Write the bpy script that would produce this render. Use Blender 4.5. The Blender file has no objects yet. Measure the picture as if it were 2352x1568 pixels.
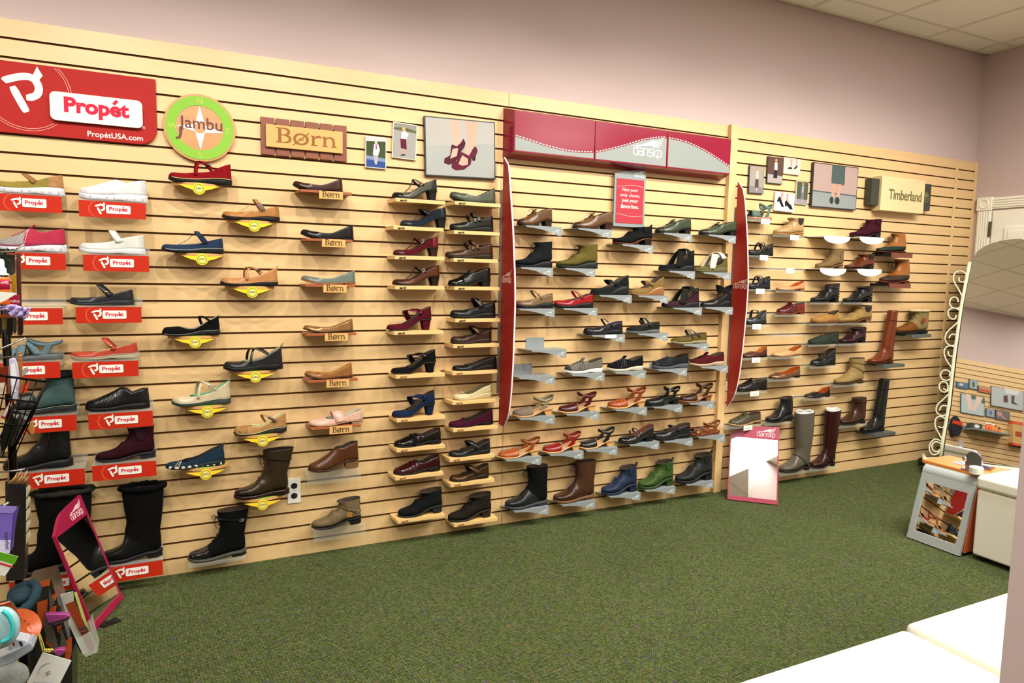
import bpy, math, random
import numpy as np
from mathutils import Vector, Matrix
random.seed(7)
sc = bpy.context.scene
COL = sc.collection
# ---------------------------------------------------------------- camera
FPX, YAW, PITCH, ROLL, DIST, EYE = 1559.97, .44925065, -.0960593, .0194706, 3.478976, 1.439348
_cy, _sy, _cp, _sp, _cr, _sr = math.cos(YAW), math.sin(YAW), math.cos(PITCH), math.sin(PITCH), math.cos(ROLL), math.sin(ROLL)
FW = Vector((_sy*_cp, _cy*_cp, _sp)); _rt = Vector((_cy, -_sy, 0)); _up = _rt.cross(FW)
RT = _rt*_cr + _up*_sr; UP = -_rt*_sr + _up*_cr
EYEP = Vector((0, -DIST, EYE))
cam = bpy.data.cameras.new('camera'); camo = bpy.data.objects.new('camera', cam); COL.objects.link(camo)
cam.sensor_width = 36; cam.lens = 36*FPX/2352; cam.clip_start = .05; cam.clip_end = 60
camo.matrix_world = Matrix((( RT.x, UP.x, -FW.x, 0), (RT.y, UP.y, -FW.y, -DIST), (RT.z, UP.z, -FW.z, EYE), (0, 0, 0, 1)))
sc.camera = camo
# ---------------------------------------------------------------- world, lights, exposure
sc.view_settings.view_transform = 'Standard'; sc.view_settings.look = 'None'
sc.view_settings.gamma = 1; sc.view_settings.use_curve_mapping = False
sc.view_settings.exposure = -0.78
w = bpy.data.worlds.new('world'); sc.world = w; w.use_nodes = True
w.node_tree.nodes['Background'].inputs[0].default_value = (.9, .95, 1, 1)
w.node_tree.nodes['Background'].inputs[1].default_value = .3
CEIL = 3.3
def lamp(kind, name, loc, target, power, color=(1, .93, .8), **kw):
    l = bpy.data.lights.new(name, kind); l.energy = power; l.color = color
    for k, v in kw.items(): setattr(l, k, v)
    o = bpy.data.objects.new(name, l); COL.objects.link(o); o.location = loc
    o.rotation_euler = (Vector(target)-Vector(loc)).to_track_quat('-Z', 'Y').to_euler(); return o
SPOTS = [(-1.5, 1), (-.45, 1), (.55, 1), (1.5, 1), (2.45, .95), (3.4, .85), (4.3, .65), (5.1, .35)]
for i, (x, k) in enumerate(SPOTS):
    lamp('SPOT', 'track_spot_light', (x, -1.5, CEIL-.22), (x+.05, 0, .8), 150*k, color=(1, .94, .85), spot_size=math.radians(100), spot_blend=.7, shadow_soft_size=.035)
TROFFERS = [(.845, -2.945, 62), (-.985, -2.335, 22), (3.285, -2.335, 175), (4.505, -4.775, 60), (2.675, -5.995, 60), (4.505, -2.335, 75), (-.375, -4.165, 150)]  # last panel is added to brighten the camera side of the partition
for x, y, pw_ in TROFFERS:
    lamp('AREA', 'troffer_light', (x, y, CEIL-.035), (x, y, 0), pw_, color=(1, .96, .88), shape='RECTANGLE', size=1.18, size_y=.58)

# ---------------------------------------------------------------- helpers
def ray(u, v): return FW + RT*((u-1176)/FPX) - UP*((v-784)/FPX)
def atY(u, v, Y=0.): d = ray(u, v); return EYEP + d*((Y-EYEP.y)/d.y)
def atZ(u, v, Z=0.): d = ray(u, v); return EYEP + d*((Z-EYEP.z)/d.z)
def atX(u, v, X=0.): d = ray(u, v); return EYEP + d*((X-EYEP.x)/d.x)
def atP(u, v, P, n): d = ray(u, v); return EYEP + d*((P-EYEP).dot(n)/d.dot(n))
def lin(h):
    if isinstance(h, str):
        h = h.lstrip('#'); c = [int(h[i:i+2], 16)/255 for i in (0, 2, 4)]
    else: c = h
    return tuple((x/12.92 if x <= .04045 else ((x+.055)/1.055)**2.4) for x in c)
_M = {}
def mat(col, kind='matte', dk=0):
    key = (str(col), kind, dk)
    if key in _M: return _M[key]
    m = bpy.data.materials.new(kind+'_'+str(col).strip('#')); m.use_nodes = True
    nt = m.node_tree; b = nt.nodes['Principled BSDF']; c = lin(col)
    R, S, ME = dict(matte=(.75, .35, 0), leather=(.30, .38, 0), suede=(.93, .12, 0), patent=(.07, .6, 0), rubber=(.55, .25, 0), fabric=(.85, .2, 0),
                    metal=(.28, .5, 1), satin=(.45, .5, 0), gloss=(.18, .5, 0), print=(.6, .2, 0), bronze=(.32, .5, .55))[kind]
    b.inputs['Roughness'].default_value = R; b.inputs['Metallic'].default_value = ME; b.inputs['Specular IOR Level'].default_value = S
    if dk: c = tuple(min(1, x**1.2*dk) for x in c)
    b.inputs['Base Color'].default_value = (*c, 1)
    if kind in ('leather', 'suede', 'fabric', 'bronze', 'matte', 'patent'):
        n = nt.nodes.new('ShaderNodeTexNoise'); n.inputs['Scale'].default_value = {'suede': 60, 'fabric': 140, 'patent': 38}.get(kind, 45); n.inputs['Detail'].default_value = 3
        tc = nt.nodes.new('ShaderNodeTexCoord'); nt.links.new(tc.outputs['Object'], n.inputs['Vector'])
        mp = nt.nodes.new('ShaderNodeMix'); mp.data_type = 'RGBA'
        k = {'suede': .35, 'fabric': .3, 'leather': .2, 'bronze': .35}.get(kind, .12)
        mp.inputs[6].default_value = (*[x*(1-k) for x in c], 1); mp.inputs[7].default_value = (*[min(1, x*(1+k)) for x in c], 1)
        nt.links.new(n.outputs['Fac'], mp.inputs[0]); nt.links.new(mp.outputs[2], b.inputs['Base Color'])
        bp = nt.nodes.new('ShaderNodeBump'); bp.inputs['Strength'].default_value = {'patent': .28, 'leather': .16, 'suede': .25}.get(kind, .1); bp.inputs['Distance'].default_value = .004
        nt.links.new(n.outputs['Fac'], bp.inputs['Height']); nt.links.new(bp.outputs[0], b.inputs['Normal'])
    _M[key] = m; return m
def wood(col, k=.12, rough=.45, sx=1.2, name='wood'):
    key = (col, k, rough, sx)
    if key in _M: return _M[key]
    m = bpy.data.materials.new(name); m.use_nodes = True; nt = m.node_tree; b = nt.nodes['Principled BSDF']; c = lin(col)
    tc = nt.nodes.new('ShaderNodeTexCoord'); mp = nt.nodes.new('ShaderNodeMapping'); mp.inputs['Scale'].default_value = (sx, 9, 14)
    n = nt.nodes.new('ShaderNodeTexNoise'); n.inputs['Scale'].default_value = 2.2; n.inputs['Detail'].default_value = 6; n.inputs['Distortion'].default_value = .6
    mx = nt.nodes.new('ShaderNodeMix'); mx.data_type = 'RGBA'
    mx.inputs[6].default_value = (*[x*(1-k*1.6) for x in c], 1); mx.inputs[7].default_value = (*[min(1, x*(1+k)) for x in c], 1)
    nt.links.new(tc.outputs['Object'], mp.inputs[0]); nt.links.new(mp.outputs[0], n.inputs['Vector'])
    nt.links.new(n.outputs['Fac'], mx.inputs[0]); nt.links.new(mx.outputs[2], b.inputs['Base Color'])
    b.inputs['Roughness'].default_value = rough; _M[key] = m; return m
def acrylic(tint='#f2f4f2', op=.13):
    key = ('acr', tint, op)
    if key in _M: return _M[key]
    m = bpy.data.materials.new('clear_acrylic'); m.use_nodes = True; nt = m.node_tree; nt.nodes.clear()
    o = nt.nodes.new('ShaderNodeOutputMaterial'); t = nt.nodes.new('ShaderNodeBsdfTransparent'); p = nt.nodes.new('ShaderNodeBsdfPrincipled'); x = nt.nodes.new('ShaderNodeMixShader')
    t.inputs[0].default_value = (.97, .985, .98, 1); p.inputs['Base Color'].default_value = (*lin(tint), 1); p.inputs['Roughness'].default_value = .12
    x.inputs[0].default_value = op; nt.links.new(t.outputs[0], x.inputs[1]); nt.links.new(p.outputs[0], x.inputs[2]); nt.links.new(x.outputs[0], o.inputs[0])
    _M[key] = m; return m
def mirror_mat():
    if 'mir' in _M: return _M['mir']
    m = bpy.data.materials.new('mirror_glass'); m.use_nodes = True; b = m.node_tree.nodes['Principled BSDF']
    b.inputs['Metallic'].default_value = 1; b.inputs['Roughness'].default_value = .01; b.inputs['Base Color'].default_value = (.88, .89, .88, 1); _M['mir'] = m; return m

class MB:
    def __init__(s): s.v = []; s.f = []; s.m = []
    def add(s, vs, fs, m=0):
        b = len(s.v); s.v += [tuple(v) for v in vs]; s.f += [tuple(i+b for i in f) for f in fs]; s.m += [m]*len(fs); return s
    def box(s, x0, x1, y0, y1, z0, z1, m=0):
        vs = [(x, y, z) for z in (z0, z1) for y in (y0, y1) for x in (x0, x1)]
        return s.add(vs, [(0, 2, 3, 1), (4, 5, 7, 6), (0, 1, 5, 4), (2, 6, 7, 3), (0, 4, 6, 2), (1, 3, 7, 5)], m)
    def prism(s, pts, off, m=0):          # planar polygon (3d points) extruded by vector off
        n = len(pts); off = Vector(off); a = [Vector(p) for p in pts]
        return s.add(a+[p+off for p in a], [tuple(range(n)), tuple(range(2*n-1, n-1, -1))]+[(i, i+n, (i+1) % n+n, (i+1) % n) for i in range(n)], m)
    def xz(s, pts, y0, y1, m=0): return s.prism([(p[0], y0, p[1]) for p in pts], (0, y1-y0, 0), m)
    def xy(s, pts, z0, z1, m=0): return s.prism([(p[0], p[1], z0) for p in pts], (0, 0, z1-z0), m)
    def tube(s, pts, r, n=6, m=0, closed=False, cap=True):
        P = [Vector(p) for p in pts]; N = len(P); rr = r if isinstance(r, (list, tuple)) else [r]*N
        vs = []; prev = None
        for i, p in enumerate(P):
            t = (P[(i+1) % N]-P[i-1]) if closed else (P[min(i+1, N-1)]-P[max(i-1, 0)])
            if t.length < 1e-9: t = Vector((1, 0, 0))
            t.normalize()
            if prev is None: a = t.orthogonal().normalized()
            else:
                a = prev - t*prev.dot(t); a = a.normalized() if a.length > 1e-6 else t.orthogonal().normalized()
            prev = a; b = t.cross(a)
            vs += [p+(a*math.cos(2*math.pi*k/n)+b*math.sin(2*math.pi*k/n))*rr[i] for k in range(n)]
        fs = []
        for i in range(N if closed else N-1):
            j = (i+1) % N
            fs += [(i*n+k, i*n+(k+1) % n, j*n+(k+1) % n, j*n+k) for k in range(n)]
        if cap and not closed: fs += [tuple(range(n-1, -1, -1)), tuple((N-1)*n+k for k in range(n))]
        return s.add(vs, fs, m)
    def ribbon(s, pts, width, th, nrm=None, m=0, closed=False):   # flat band swept along pts; nrm(i,p)->outward normal
        P = [Vector(p) for p in pts]; N = len(P); vs = []
        ww = width if isinstance(width, (list, tuple)) else [width]*N
        for i, p in enumerate(P):
            t = (P[(i+1) % N]-P[i-1]) if closed else (P[min(i+1, N-1)]-P[max(i-1, 0)])
            t.normalize(); nn = Vector(nrm(i, p)) if callable(nrm) else Vector(nrm)
            wd = t.cross(nn); wd = wd.normalized() if wd.length > 1e-6 else Vector((1, 0, 0)); nn = wd.cross(t).normalized()
            h = ww[i]/2
            vs += [p-wd*h-nn*th*.2, p-wd*h+nn*th*.6, p+nn*th, p+wd*h+nn*th*.6, p+wd*h-nn*th*.2]
        fs = []
        for i in range(N if closed else N-1):
            j = (i+1) % N; fs += [(i*5+k, j*5+k, j*5+(k+1) % 5, i*5+(k+1) % 5) for k in range(5)]
        if not closed: fs += [(0, 1, 2, 3, 4), tuple((N-1)*5+k for k in (4, 3, 2, 1, 0))]
        return s.add(vs, fs, m)
    def sphere(s, c, rx, ry=None, rz=None, n=10, k=6, m=0):
        ry = ry or rx; rz = rz or rx; vs = [(c[0], c[1], c[2]-rz)]
        for i in range(1, k):
            a = -math.pi/2+math.pi*i/k
            vs += [(c[0]+rx*math.cos(a)*math.cos(2*math.pi*j/n), c[1]+ry*math.cos(a)*math.sin(2*math.pi*j/n), c[2]+rz*math.sin(a)) for j in range(n)]
        vs.append((c[0], c[1], c[2]+rz)); fs = [(0, 1+(j+1) % n, 1+j) for j in range(n)]
        for i in range(k-2): fs += [(1+i*n+j, 1+i*n+(j+1) % n, 1+(i+1)*n+(j+1) % n, 1+(i+1)*n+j) for j in range(n)]
        e = len(vs)-1; fs += [(e, 1+(k-2)*n+j, 1+(k-2)*n+(j+1) % n) for j in range(n)]
        return s.add(vs, fs, m)
    def lathe(s, c, prof, n=16, m=0):     # (r,z) rings about vertical axis
        vs = []
        for r, z in prof: vs += [(c[0]+r*math.cos(2*math.pi*j/n), c[1]+r*math.sin(2*math.pi*j/n), c[2]+z) for j in range(n)]
        fs = [tuple(range(n-1, -1, -1)), tuple((len(prof)-1)*n+j for j in range(n))]
        for i in range(len(prof)-1): fs += [(i*n+j, i*n+(j+1) % n, (i+1)*n+(j+1) % n, (i+1)*n+j) for j in range(n)]
        return s.add(vs, fs, m)
    def build(s, name, mats, parent=None, smooth=False, bevel=0, solid=0, solid_off=0, loc=None, recalc=True, merge=False):
        me = bpy.data.meshes.new(name); me.from_pydata(s.v, [], s.f)
        mats = mats if isinstance(mats, (list, tuple)) else [mats]
        for q in mats: me.materials.append(q)
        me.polygons.foreach_set('material_index', s.m)
        import bmesh
        b = bmesh.new(); b.from_mesh(me)
        if merge: bmesh.ops.remove_doubles(b, verts=b.verts, dist=2e-5)
        if recalc: bmesh.ops.recalc_face_normals(b, faces=b.faces)
        b.to_mesh(me); b.free()
        if smooth: me.polygons.foreach_set('use_smooth', [True]*len(me.polygons))
        o = bpy.data.objects.new(name, me); COL.objects.link(o)
        if loc is not None: o.location = loc
        if parent is not None: o.parent = parent
        if solid:
            md = o.modifiers.new('thickness', 'SOLIDIFY'); md.thickness = solid; md.offset = -1; md.material_offset = solid_off; md.material_offset_rim = solid_off
        if bevel:
            md = o.modifiers.new('bevel', 'BEVEL'); md.width = bevel; md.segments = 3; md.limit_method = 'ANGLE'; md.angle_limit = .6
            if not smooth: me.polygons.foreach_set('use_smooth', [True]*len(me.polygons))
            md.harden_normals = True
        me.update(); return o
def tag(o, label=None, cat=None, group=None, kind=None):
    if label: o['label'] = label
    if cat: o['category'] = cat
    if group: o['group'] = group
    if kind: o['kind'] = kind
    return o
def empty(name, loc, label, cat, group=None, rz=0):
    o = bpy.data.objects.new(name, None); COL.objects.link(o); o.location = loc; o.rotation_euler.z = rz; o.empty_display_size = .05
    return tag(o, label, cat, group)
def struct(o): o['kind'] = 'structure'; return o

# ---------------------------------------------------------------- lettering and logos (flat meshes in local XZ, facing -Y)
def text_data(body, bold=0., shear=0., depth=.001, space=1., res=3):
    c = bpy.data.curves.new('lettering', 'FONT'); c.body = body; c.size = 1; c.offset = bold; c.shear = shear; c.extrude = depth; c.space_character = space
    c.align_x = 'LEFT'; c.resolution_u = res
    o = bpy.data.objects.new('tmp', c); COL.objects.link(o); bpy.context.view_layer.update()
    me = bpy.data.meshes.new_from_object(o.evaluated_get(bpy.context.evaluated_depsgraph_get()))
    bpy.data.objects.remove(o); bpy.data.curves.remove(c)
    co = np.empty(len(me.vertices)*3); me.vertices.foreach_get('co', co); co = co.reshape(-1, 3)
    lo = co.min(0); hi = co.max(0)
    return (co-lo*[1, 1, 0]), [tuple(p.vertices) for p in me.polygons], (hi-lo)[0], (hi-lo)[1]
_T = {}
def put_text(mb, body, x, z, w=None, h=None, y=0., m=0, depth=.0008, rot=0., fn=None, **k):
    key = (body, str(k))
    if key not in _T: _T[key] = text_data(body, **k)
    co, fs, W, H = _T[key]
    sx = (w/W) if w else h/H; sz = (h/H) if h else w/W
    c, s_ = math.cos(rot), math.sin(rot); vs = []
    for a, b, d in co:
        X, Z = a*sx, b*sz; vs.append((x+X*c-Z*s_, y-depth if d > 0 else y, z+X*s_+Z*c))
    if fn: vs = [fn(*v) for v in vs]
    mb.add(vs, fs, m)
_SK = [0]
def smooth2(pts, wd, k=5):
    if len(pts) < 3: return pts, wd
    ww = wd if isinstance(wd, (list, tuple)) else [wd]*len(pts); o = []; ow = []; n = len(pts)
    for i in range(n-1):
        a, b, c, d = pts[max(0, i-1)], pts[i], pts[i+1], pts[min(n-1, i+2)]
        for j in range(k):
            t = j/k; o.append(tuple(.5*(2*b[q]+(c[q]-a[q])*t+(2*a[q]-5*b[q]+4*c[q]-d[q])*t*t+(3*b[q]-a[q]-3*c[q]+d[q])*t**3) for q in (0, 1))); ow.append(ww[i]*(1-t)+ww[i+1]*t)
    o.append(pts[-1]); ow.append(ww[-1]); return o, ow
def stroke(mb, pts, wd, y=0., d=.0008, m=0, fn=None):
    _SK[0] = (_SK[0]+1) % 23; d = d+_SK[0]*.000012
    P = [Vector((p[0], 0, p[1])) for p in pts]; N = len(P); ww = wd if isinstance(wd, (list, tuple)) else [wd]*N
    L = []; Rr = []
    for i in range(N):
        t = P[min(i+1, N-1)]-P[max(i-1, 0)]; t.normalize(); n = Vector((-t.z, 0, t.x)); L.append(P[i]+n*ww[i]/2); Rr.append(P[i]-n*ww[i]/2)
    vs = [(p.x, y, p.z) for p in L+Rr]+[(p.x, y-d, p.z) for p in L+Rr]
    if fn: vs = [fn(*v) for v in vs]
    fs = []; O = 2*N
    for i in range(N-1): fs += [(O+i, O+N+i, O+N+i+1, O+i+1), (i, O+i, O+i+1, i+1), (N+i, N+i+1, O+N+i+1, O+N+i)]
    fs += [(0, N, O+N, O), (N-1, O+N-1, O+2*N-1, 2*N-1)]
    mb.add(vs, fs, m)
def arc(cx, cz, rx, rz, a0, a1, n=12): return [(cx+rx*math.cos(math.radians(a0+(a1-a0)*i/n)), cz+rz*math.sin(math.radians(a0+(a1-a0)*i/n))) for i in range(n+1)]
def rrect(x0, z0, x1, z1, r):
    return arc(x1-r, z1-r, r, r, 0, 90, 5)+arc(x0+r, z1-r, r, r, 90, 180, 5)+arc(x0+r, z0+r, r, r, 180, 270, 5)+arc(x1-r, z0+r, r, r, 270, 360, 5)
def dansko_logo(mb, x, z, w, y=0., m=0, fn=None, k=1.):
    """thin lowercase lettering with a winged flourish; box about 1 wide, .62 high"""
    s = w; t = .035*s*k
    def S(p, wd=t): stroke(mb, [(x+a*s, z+b*s) for a, b in p], wd, y, m=m, fn=fn)
    H = .22; g = .03
    def bowl(x0, x1): return [(x1, H-.01), (x0+g, H-.01), (x0, H-.05), (x0, .05), (x0+g, .01), (x1, .01)]
    S(bowl(0, .14)); S([(.14, 0), (.14, .34)])
    S([(.19, H-.01), (.30, H-.01), (.32, H-.04), (.32, 0)]); S([(.32, .12), (.21, .12), (.185, .09), (.185, .04), (.21, .01), (.32, .01)])
    S([(.37, 0), (.37, H-.01), (.48, H-.01), (.51, H-.05), (.51, 0)])
    S([(.68, H-.01), (.57, H-.01), (.555, H-.04), (.555, .14), (.57, .12), (.66, .12), (.68, .09), (.68, .03), (.66, .01), (.55, .01)])
    S([(.73, 0), (.73, .38)]); S([(.86, H), (.73, .11), (.83, .02), (.9, -.06)])
    S([(.88, .01), (.985, .01), (1, .04), (1, H-.04), (.985, H-.01), (.9, H-.01), (.88, H-.04), (.88, .01)])
    for i, (ex, ez, mz) in enumerate([(1.08, .60, .46), (1.06, .50, .43), (1.03, .43, .40), (.99, .36, .37), (.93, .30, .34)]):
        pts = []
        for j in range(13):
            q = j/12
            X = -.02+q*(ex+.02); Z = .25+(mz-.25)*min(1, q*1.55)**1.6 if q < .645 else mz-.03*math.sin((q-.645)/.355*math.pi)+(ez-mz)*((q-.645)/.355)**1.5
            pts.append((X if i == 0 or q > .2 else X, Z))
        j0 = 0 if i < 2 else 5
        S(pts[j0:], [t*(.25+1.0*math.sin(math.pi*(j+.6)/(len(pts)+.2))) for j in range(j0, len(pts))])
def propet_p(mb, x, z, s, y=0., m=0, fn=None, kz=1.2):
    """slanted P made of a rounded bar, a hook and an accent diamond; about 1 x 1"""
    def S(p, wd): p, wd = smooth2(p, wd); stroke(mb, [(x+a*s, z+b*s*kz) for a, b in p], wd, y, m=m, fn=fn)
    wd = .20*s
    S([(.24, .62), (.30, .50), (.50, .14), (.56, .04)], [wd*.7, wd, wd, wd*.7])
    S([(.03, .72), (.10, .76), (.40, .86), (.62, .89), (.78, .84), (.87, .70), (.87, .56), (.80, .46), (.66, .40), (.56, .39)], [wd*.7]+[wd]*8+[wd*.7])
    q = [(.69, .83), (.79, .70), (.99, .95), (.86, 1.16)]
    vs = [(x+a*s, y-.0012, z+b*s*kz) for a, b in q]+[(x+a*s, y, z+b*s*kz) for a, b in q]
    if fn: vs = [fn(*v) for v in vs]
    mb.add(vs, [(0, 1, 2, 3), (7, 6, 5, 4), (0, 4, 5, 1), (1, 5, 6, 2), (2, 6, 7, 3), (3, 7, 4, 0)], m)
def born_text(mb, x, z, w, y=0., m=0, fn=None, zs=1.):
    """wide serif lettering B o-slash r n with a little crown; 1 wide, .36 high"""
    def S(p, wd): stroke(mb, [(x+a*w, z+b*w*zs) for a, b in p], (wd*w if not isinstance(wd, list) else [q*w for q in wd]), y, m=m, fn=fn)
    S([(.06, 0), (.06, .33)], .05); S([(0, .007), (.14, .007)], .014); S([(0, .323), (.14, .323)], .014); S([(.085, .175), (.13, .175)], .013)
    for cz, rz, rx in ((.25, .072, .075), (.09, .083, .095)):
        S(arc(.13, cz, rx, rz, 90, -90, 10), [.014+.03*math.sin(math.pi*i/10) for i in range(11)])
    S(arc(.40, .115, .105, .115, 0, 360, 22), [.022+.022*abs(math.cos(2*math.pi*i/22)) for i in range(23)]); S([(.27, -.035), (.53, .27)], .016)
    S([(.36, .09), (.44, .09)], .01); S([(.35, .13), (.37, .10), (.385, .145), (.40, .105), (.415, .145), (.43, .10), (.45, .13)], .008)
    S([(.60, 0), (.60, .22)], .042); S([(.56, .007), (.67, .007)], .014); S([(.555, .215), (.61, .215)], .012)
    S([(.615, .16), (.65, .20), (.70, .215), (.73, .19)], [.015, .03, .035, .03])
    S([(.79, 0), (.79, .22)], .042); S([(.75, .007), (.84, .007)], .014); S([(.745, .215), (.80, .215)], .012)
    S([(.805, .16), (.84, .205), (.89, .215), (.93, .18), (.94, .10), (.94, 0)], [.014, .022, .03, .04, .042, .042]); S([(.90, .007), (.99, .007)], .014)

# ---------------------------------------------------------------- room shell
X0, X1, YB = -3.2, 5.885, -7.2
P = .0762; SLH = 32*P
mauve = mat('#bfaca9', 'print')
def carpet():
    m = bpy.data.materials.new('carpet'); m.use_nodes = True; nt = m.node_tree; b = nt.nodes['Principled BSDF']; b.inputs['Roughness'].default_value = .95
    b.inputs['Specular IOR Level'].default_value = .1
    tc = nt.nodes.new('ShaderNodeTexCoord'); L = nt.links.new
    def N(t, **k):
        n = nt.nodes.new(t)
        for a, v in k.items(): n.inputs[a].default_value = v
        return n
    rot = N('ShaderNodeMapping'); rot.inputs['Rotation'].default_value = (0, 0, math.radians(38)); L(tc.outputs['Object'], rot.inputs[0])
    br = nt.nodes.new('ShaderNodeTexBrick'); br.inputs['Scale'].default_value = 1; br.inputs['Brick Width'].default_value = .016; br.inputs['Row Height'].default_value = .0085
    br.inputs['Mortar Size'].default_value = .0022; br.inputs['Mortar Smooth'].default_value = .8; L(rot.outputs[0], br.inputs['Vector'])
    v = N('ShaderNodeTexVoronoi', Scale=120.); L(rot.outputs[0], v.inputs['Vector'])
    cr = nt.nodes.new('ShaderNodeValToRGB'); e = cr.color_ramp.elements
    e[0].position = 0; e[0].color = (*lin('#3f4a28'), 1); e[1].position = 1; e[1].color = (*lin('#6c7846'), 1)
    for p_, c_ in ((.3, '#4b562f'), (.55, '#556335'), (.80, '#5f6b3e'), (.90, '#6e5c48'), (.95, '#4a4c5c')): q = e.new(p_); q.color = (*lin(c_), 1)
    wn = nt.nodes.new('ShaderNodeSeparateColor'); L(v.outputs['Color'], wn.inputs[0]); L(wn.outputs[0], cr.inputs[0])
    mx = nt.nodes.new('ShaderNodeMix'); mx.data_type = 'RGBA'; mx.blend_type = 'MULTIPLY'; mx.inputs[0].default_value = .75
    L(cr.outputs[0], mx.inputs[6]); iv = nt.nodes.new('ShaderNodeMapRange'); iv.inputs[1].default_value = 0; iv.inputs[2].default_value = 1; iv.inputs[3].default_value = 1; iv.inputs[4].default_value = .35
    L(br.outputs['Fac'], iv.inputs[0]); L(iv.outputs[0], mx.inputs[7])
    n2 = N('ShaderNodeTexNoise', Scale=1.6, Detail=3.); L(tc.outputs['Object'], n2.inputs['Vector'])
    mr = nt.nodes.new('ShaderNodeMapRange'); mr.inputs[3].default_value = .82; mr.inputs[4].default_value = 1.15; L(n2.outputs['Fac'], mr.inputs[0])
    m2 = nt.nodes.new('ShaderNodeMix'); m2.data_type = 'RGBA'; m2.blend_type = 'MULTIPLY'; m2.inputs[0].default_value = 1; L(mx.outputs[2], m2.inputs[6]); L(mr.outputs[0], m2.inputs[7])
    L(m2.outputs[2], b.inputs['Base Color'])
    bp = nt.nodes.new('ShaderNodeBump'); bp.inputs['Strength'].default_value = .9; bp.inputs['Distance'].default_value = .004; L(iv.outputs[0], bp.inputs['Height']); L(bp.outputs[0], b.inputs['Normal'])
    return m
def ceil_mat():
    m = bpy.data.materials.new('ceiling_tile'); m.use_nodes = True; nt = m.node_tree; b = nt.nodes['Principled BSDF']; b.inputs['Roughness'].default_value = .9
    n = nt.nodes.new('ShaderNodeTexNoise'); n.inputs['Scale'].default_value = 90; tc = nt.nodes.new('ShaderNodeTexCoord'); nt.links.new(tc.outputs['Object'], n.inputs['Vector'])
    cr = nt.nodes.new('ShaderNodeValToRGB'); cr.color_ramp.elements[0].color = (*lin('#f2eedd'), 1); cr.color_ramp.elements[1].color = (*lin('#fbf8ec'), 1)
    nt.links.new(n.outputs['Fac'], cr.inputs[0]); nt.links.new(cr.outputs[0], b.inputs['Base Color']); return m
struct(MB().box(X0, X1, YB, .02, -.06, 0).build('floor', carpet()))
struct(MB().box(X0, X1, YB, .02, CEIL, CEIL+.05).build('ceiling', ceil_mat()))
g = MB(); cw = .012
yy = -.2
while yy > YB: g.box(X0, X1, yy-cw, yy+cw, CEIL-.004, CEIL+.001); yy -= .61
xx = 5.725
while xx > X0: g.box(xx-cw, xx+cw, YB, 0, CEIL-.0035, CEIL+.001); xx -= .61
g.box(X0, X1, -.022, .0, CEIL-.012, CEIL+.001); g.box(X1-.022, X1, YB, 0, CEIL-.012, CEIL+.001)
tag(struct(g.build('trim_1', mat('#dedac4', 'satin'))), 'painted metal grid holding the ceiling tiles')
struct(MB().box(X0, X1+.1, .02, .12, -.06, CEIL).build('wall_back', mauve))
struct(MB().box(X1, X1+.1, YB, .02, -.06, CEIL).build('wall_right', mauve))
struct(MB().box(X0-.1, X0, YB, .12, -.06, CEIL).build('wall_left', mauve))
struct(MB().box(X0-.1, X1+.1, YB-.1, YB, -.06, CEIL).build('wall_front', mauve))
maple = wood('#d8b682', .10, .42, 1.0, 'maple')
groove = mat('#7a5227', 'matte')
def slat_mesh(x0, x1, fn=None, y0=0., th=.019):
    mb = MB(); gh = .0095; gd = .0115
    prof = [(0, 0)]
    for i in range(32):
        z = SLH-P*(i+1)
    pr = [(0., SLH)]
    for i in range(1, 32):
        z = SLH-P*i; pr += [(0., z+gh/2), (gd, z+gh/2), (gd, z-gh/2), (0., z-gh/2)]
    pr += [(0., 0.)]
    for x, s_ in ((x0, 0),): pass
    n = len(pr)
    vs = [(x0, y0+d, z) for d, z in pr]+[(x1, y0+d, z) for d, z in pr]
    if fn: vs = [fn(*v) for v in vs]
    for i in range(n-1):
        d0, d1 = pr[i][0], pr[i+1][0]
        mb.add([vs[i], vs[i+1], vs[n+i+1], vs[n+i]], [(0, 1, 2, 3)], 0 if (d0 == 0 and d1 == 0) else 1)
    e = [(x0, y0, SLH), (x1, y0, SLH), (x1, y0+th, SLH), (x0, y0+th, SLH), (x0, y0, 0), (x1, y0, 0), (x1, y0+th, 0), (x0, y0+th, 0)]
    if fn: e = [fn(*v) for v in e]
    mb.add(e, [(0, 1, 2, 3), (0, 3, 7, 4), (1, 5, 6, 2)], 0)
    return mb
for (a, b_, lb) in ((X0, 1.6295, 'left maple slat wall panel behind the red-label and wood shelves'), (1.6325, 3.206, 'middle maple slat wall panel between the red blades'),
                (3.266, 5.598, 'right maple slat wall panel beyond the second red blade'), (5.628, 5.85, 'narrow maple slat wall panel in the corner')):
    o = slat_mesh(a, b_).build('wall_panel', [maple, groove], merge=True, recalc=False); tag(struct(o), lb)
for i, (a, b_, y) in enumerate(((3.206, 3.266, -.032), (5.598, 5.628, -.006), (5.85, 5.884, -.008))):
    struct(MB().box(a, b_, y, .019, 0, SLH+.003).build('trim_%d' % (i+2), maple, bevel=.002))
struct(MB().box(1.6295, 1.6325, .004, .019, 0, SLH).build('trim_5', groove))
struct(MB().box(X0, X1, .0005, .019, 0, .004).build('baseboard_back', mat('#3a3326')))
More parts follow.
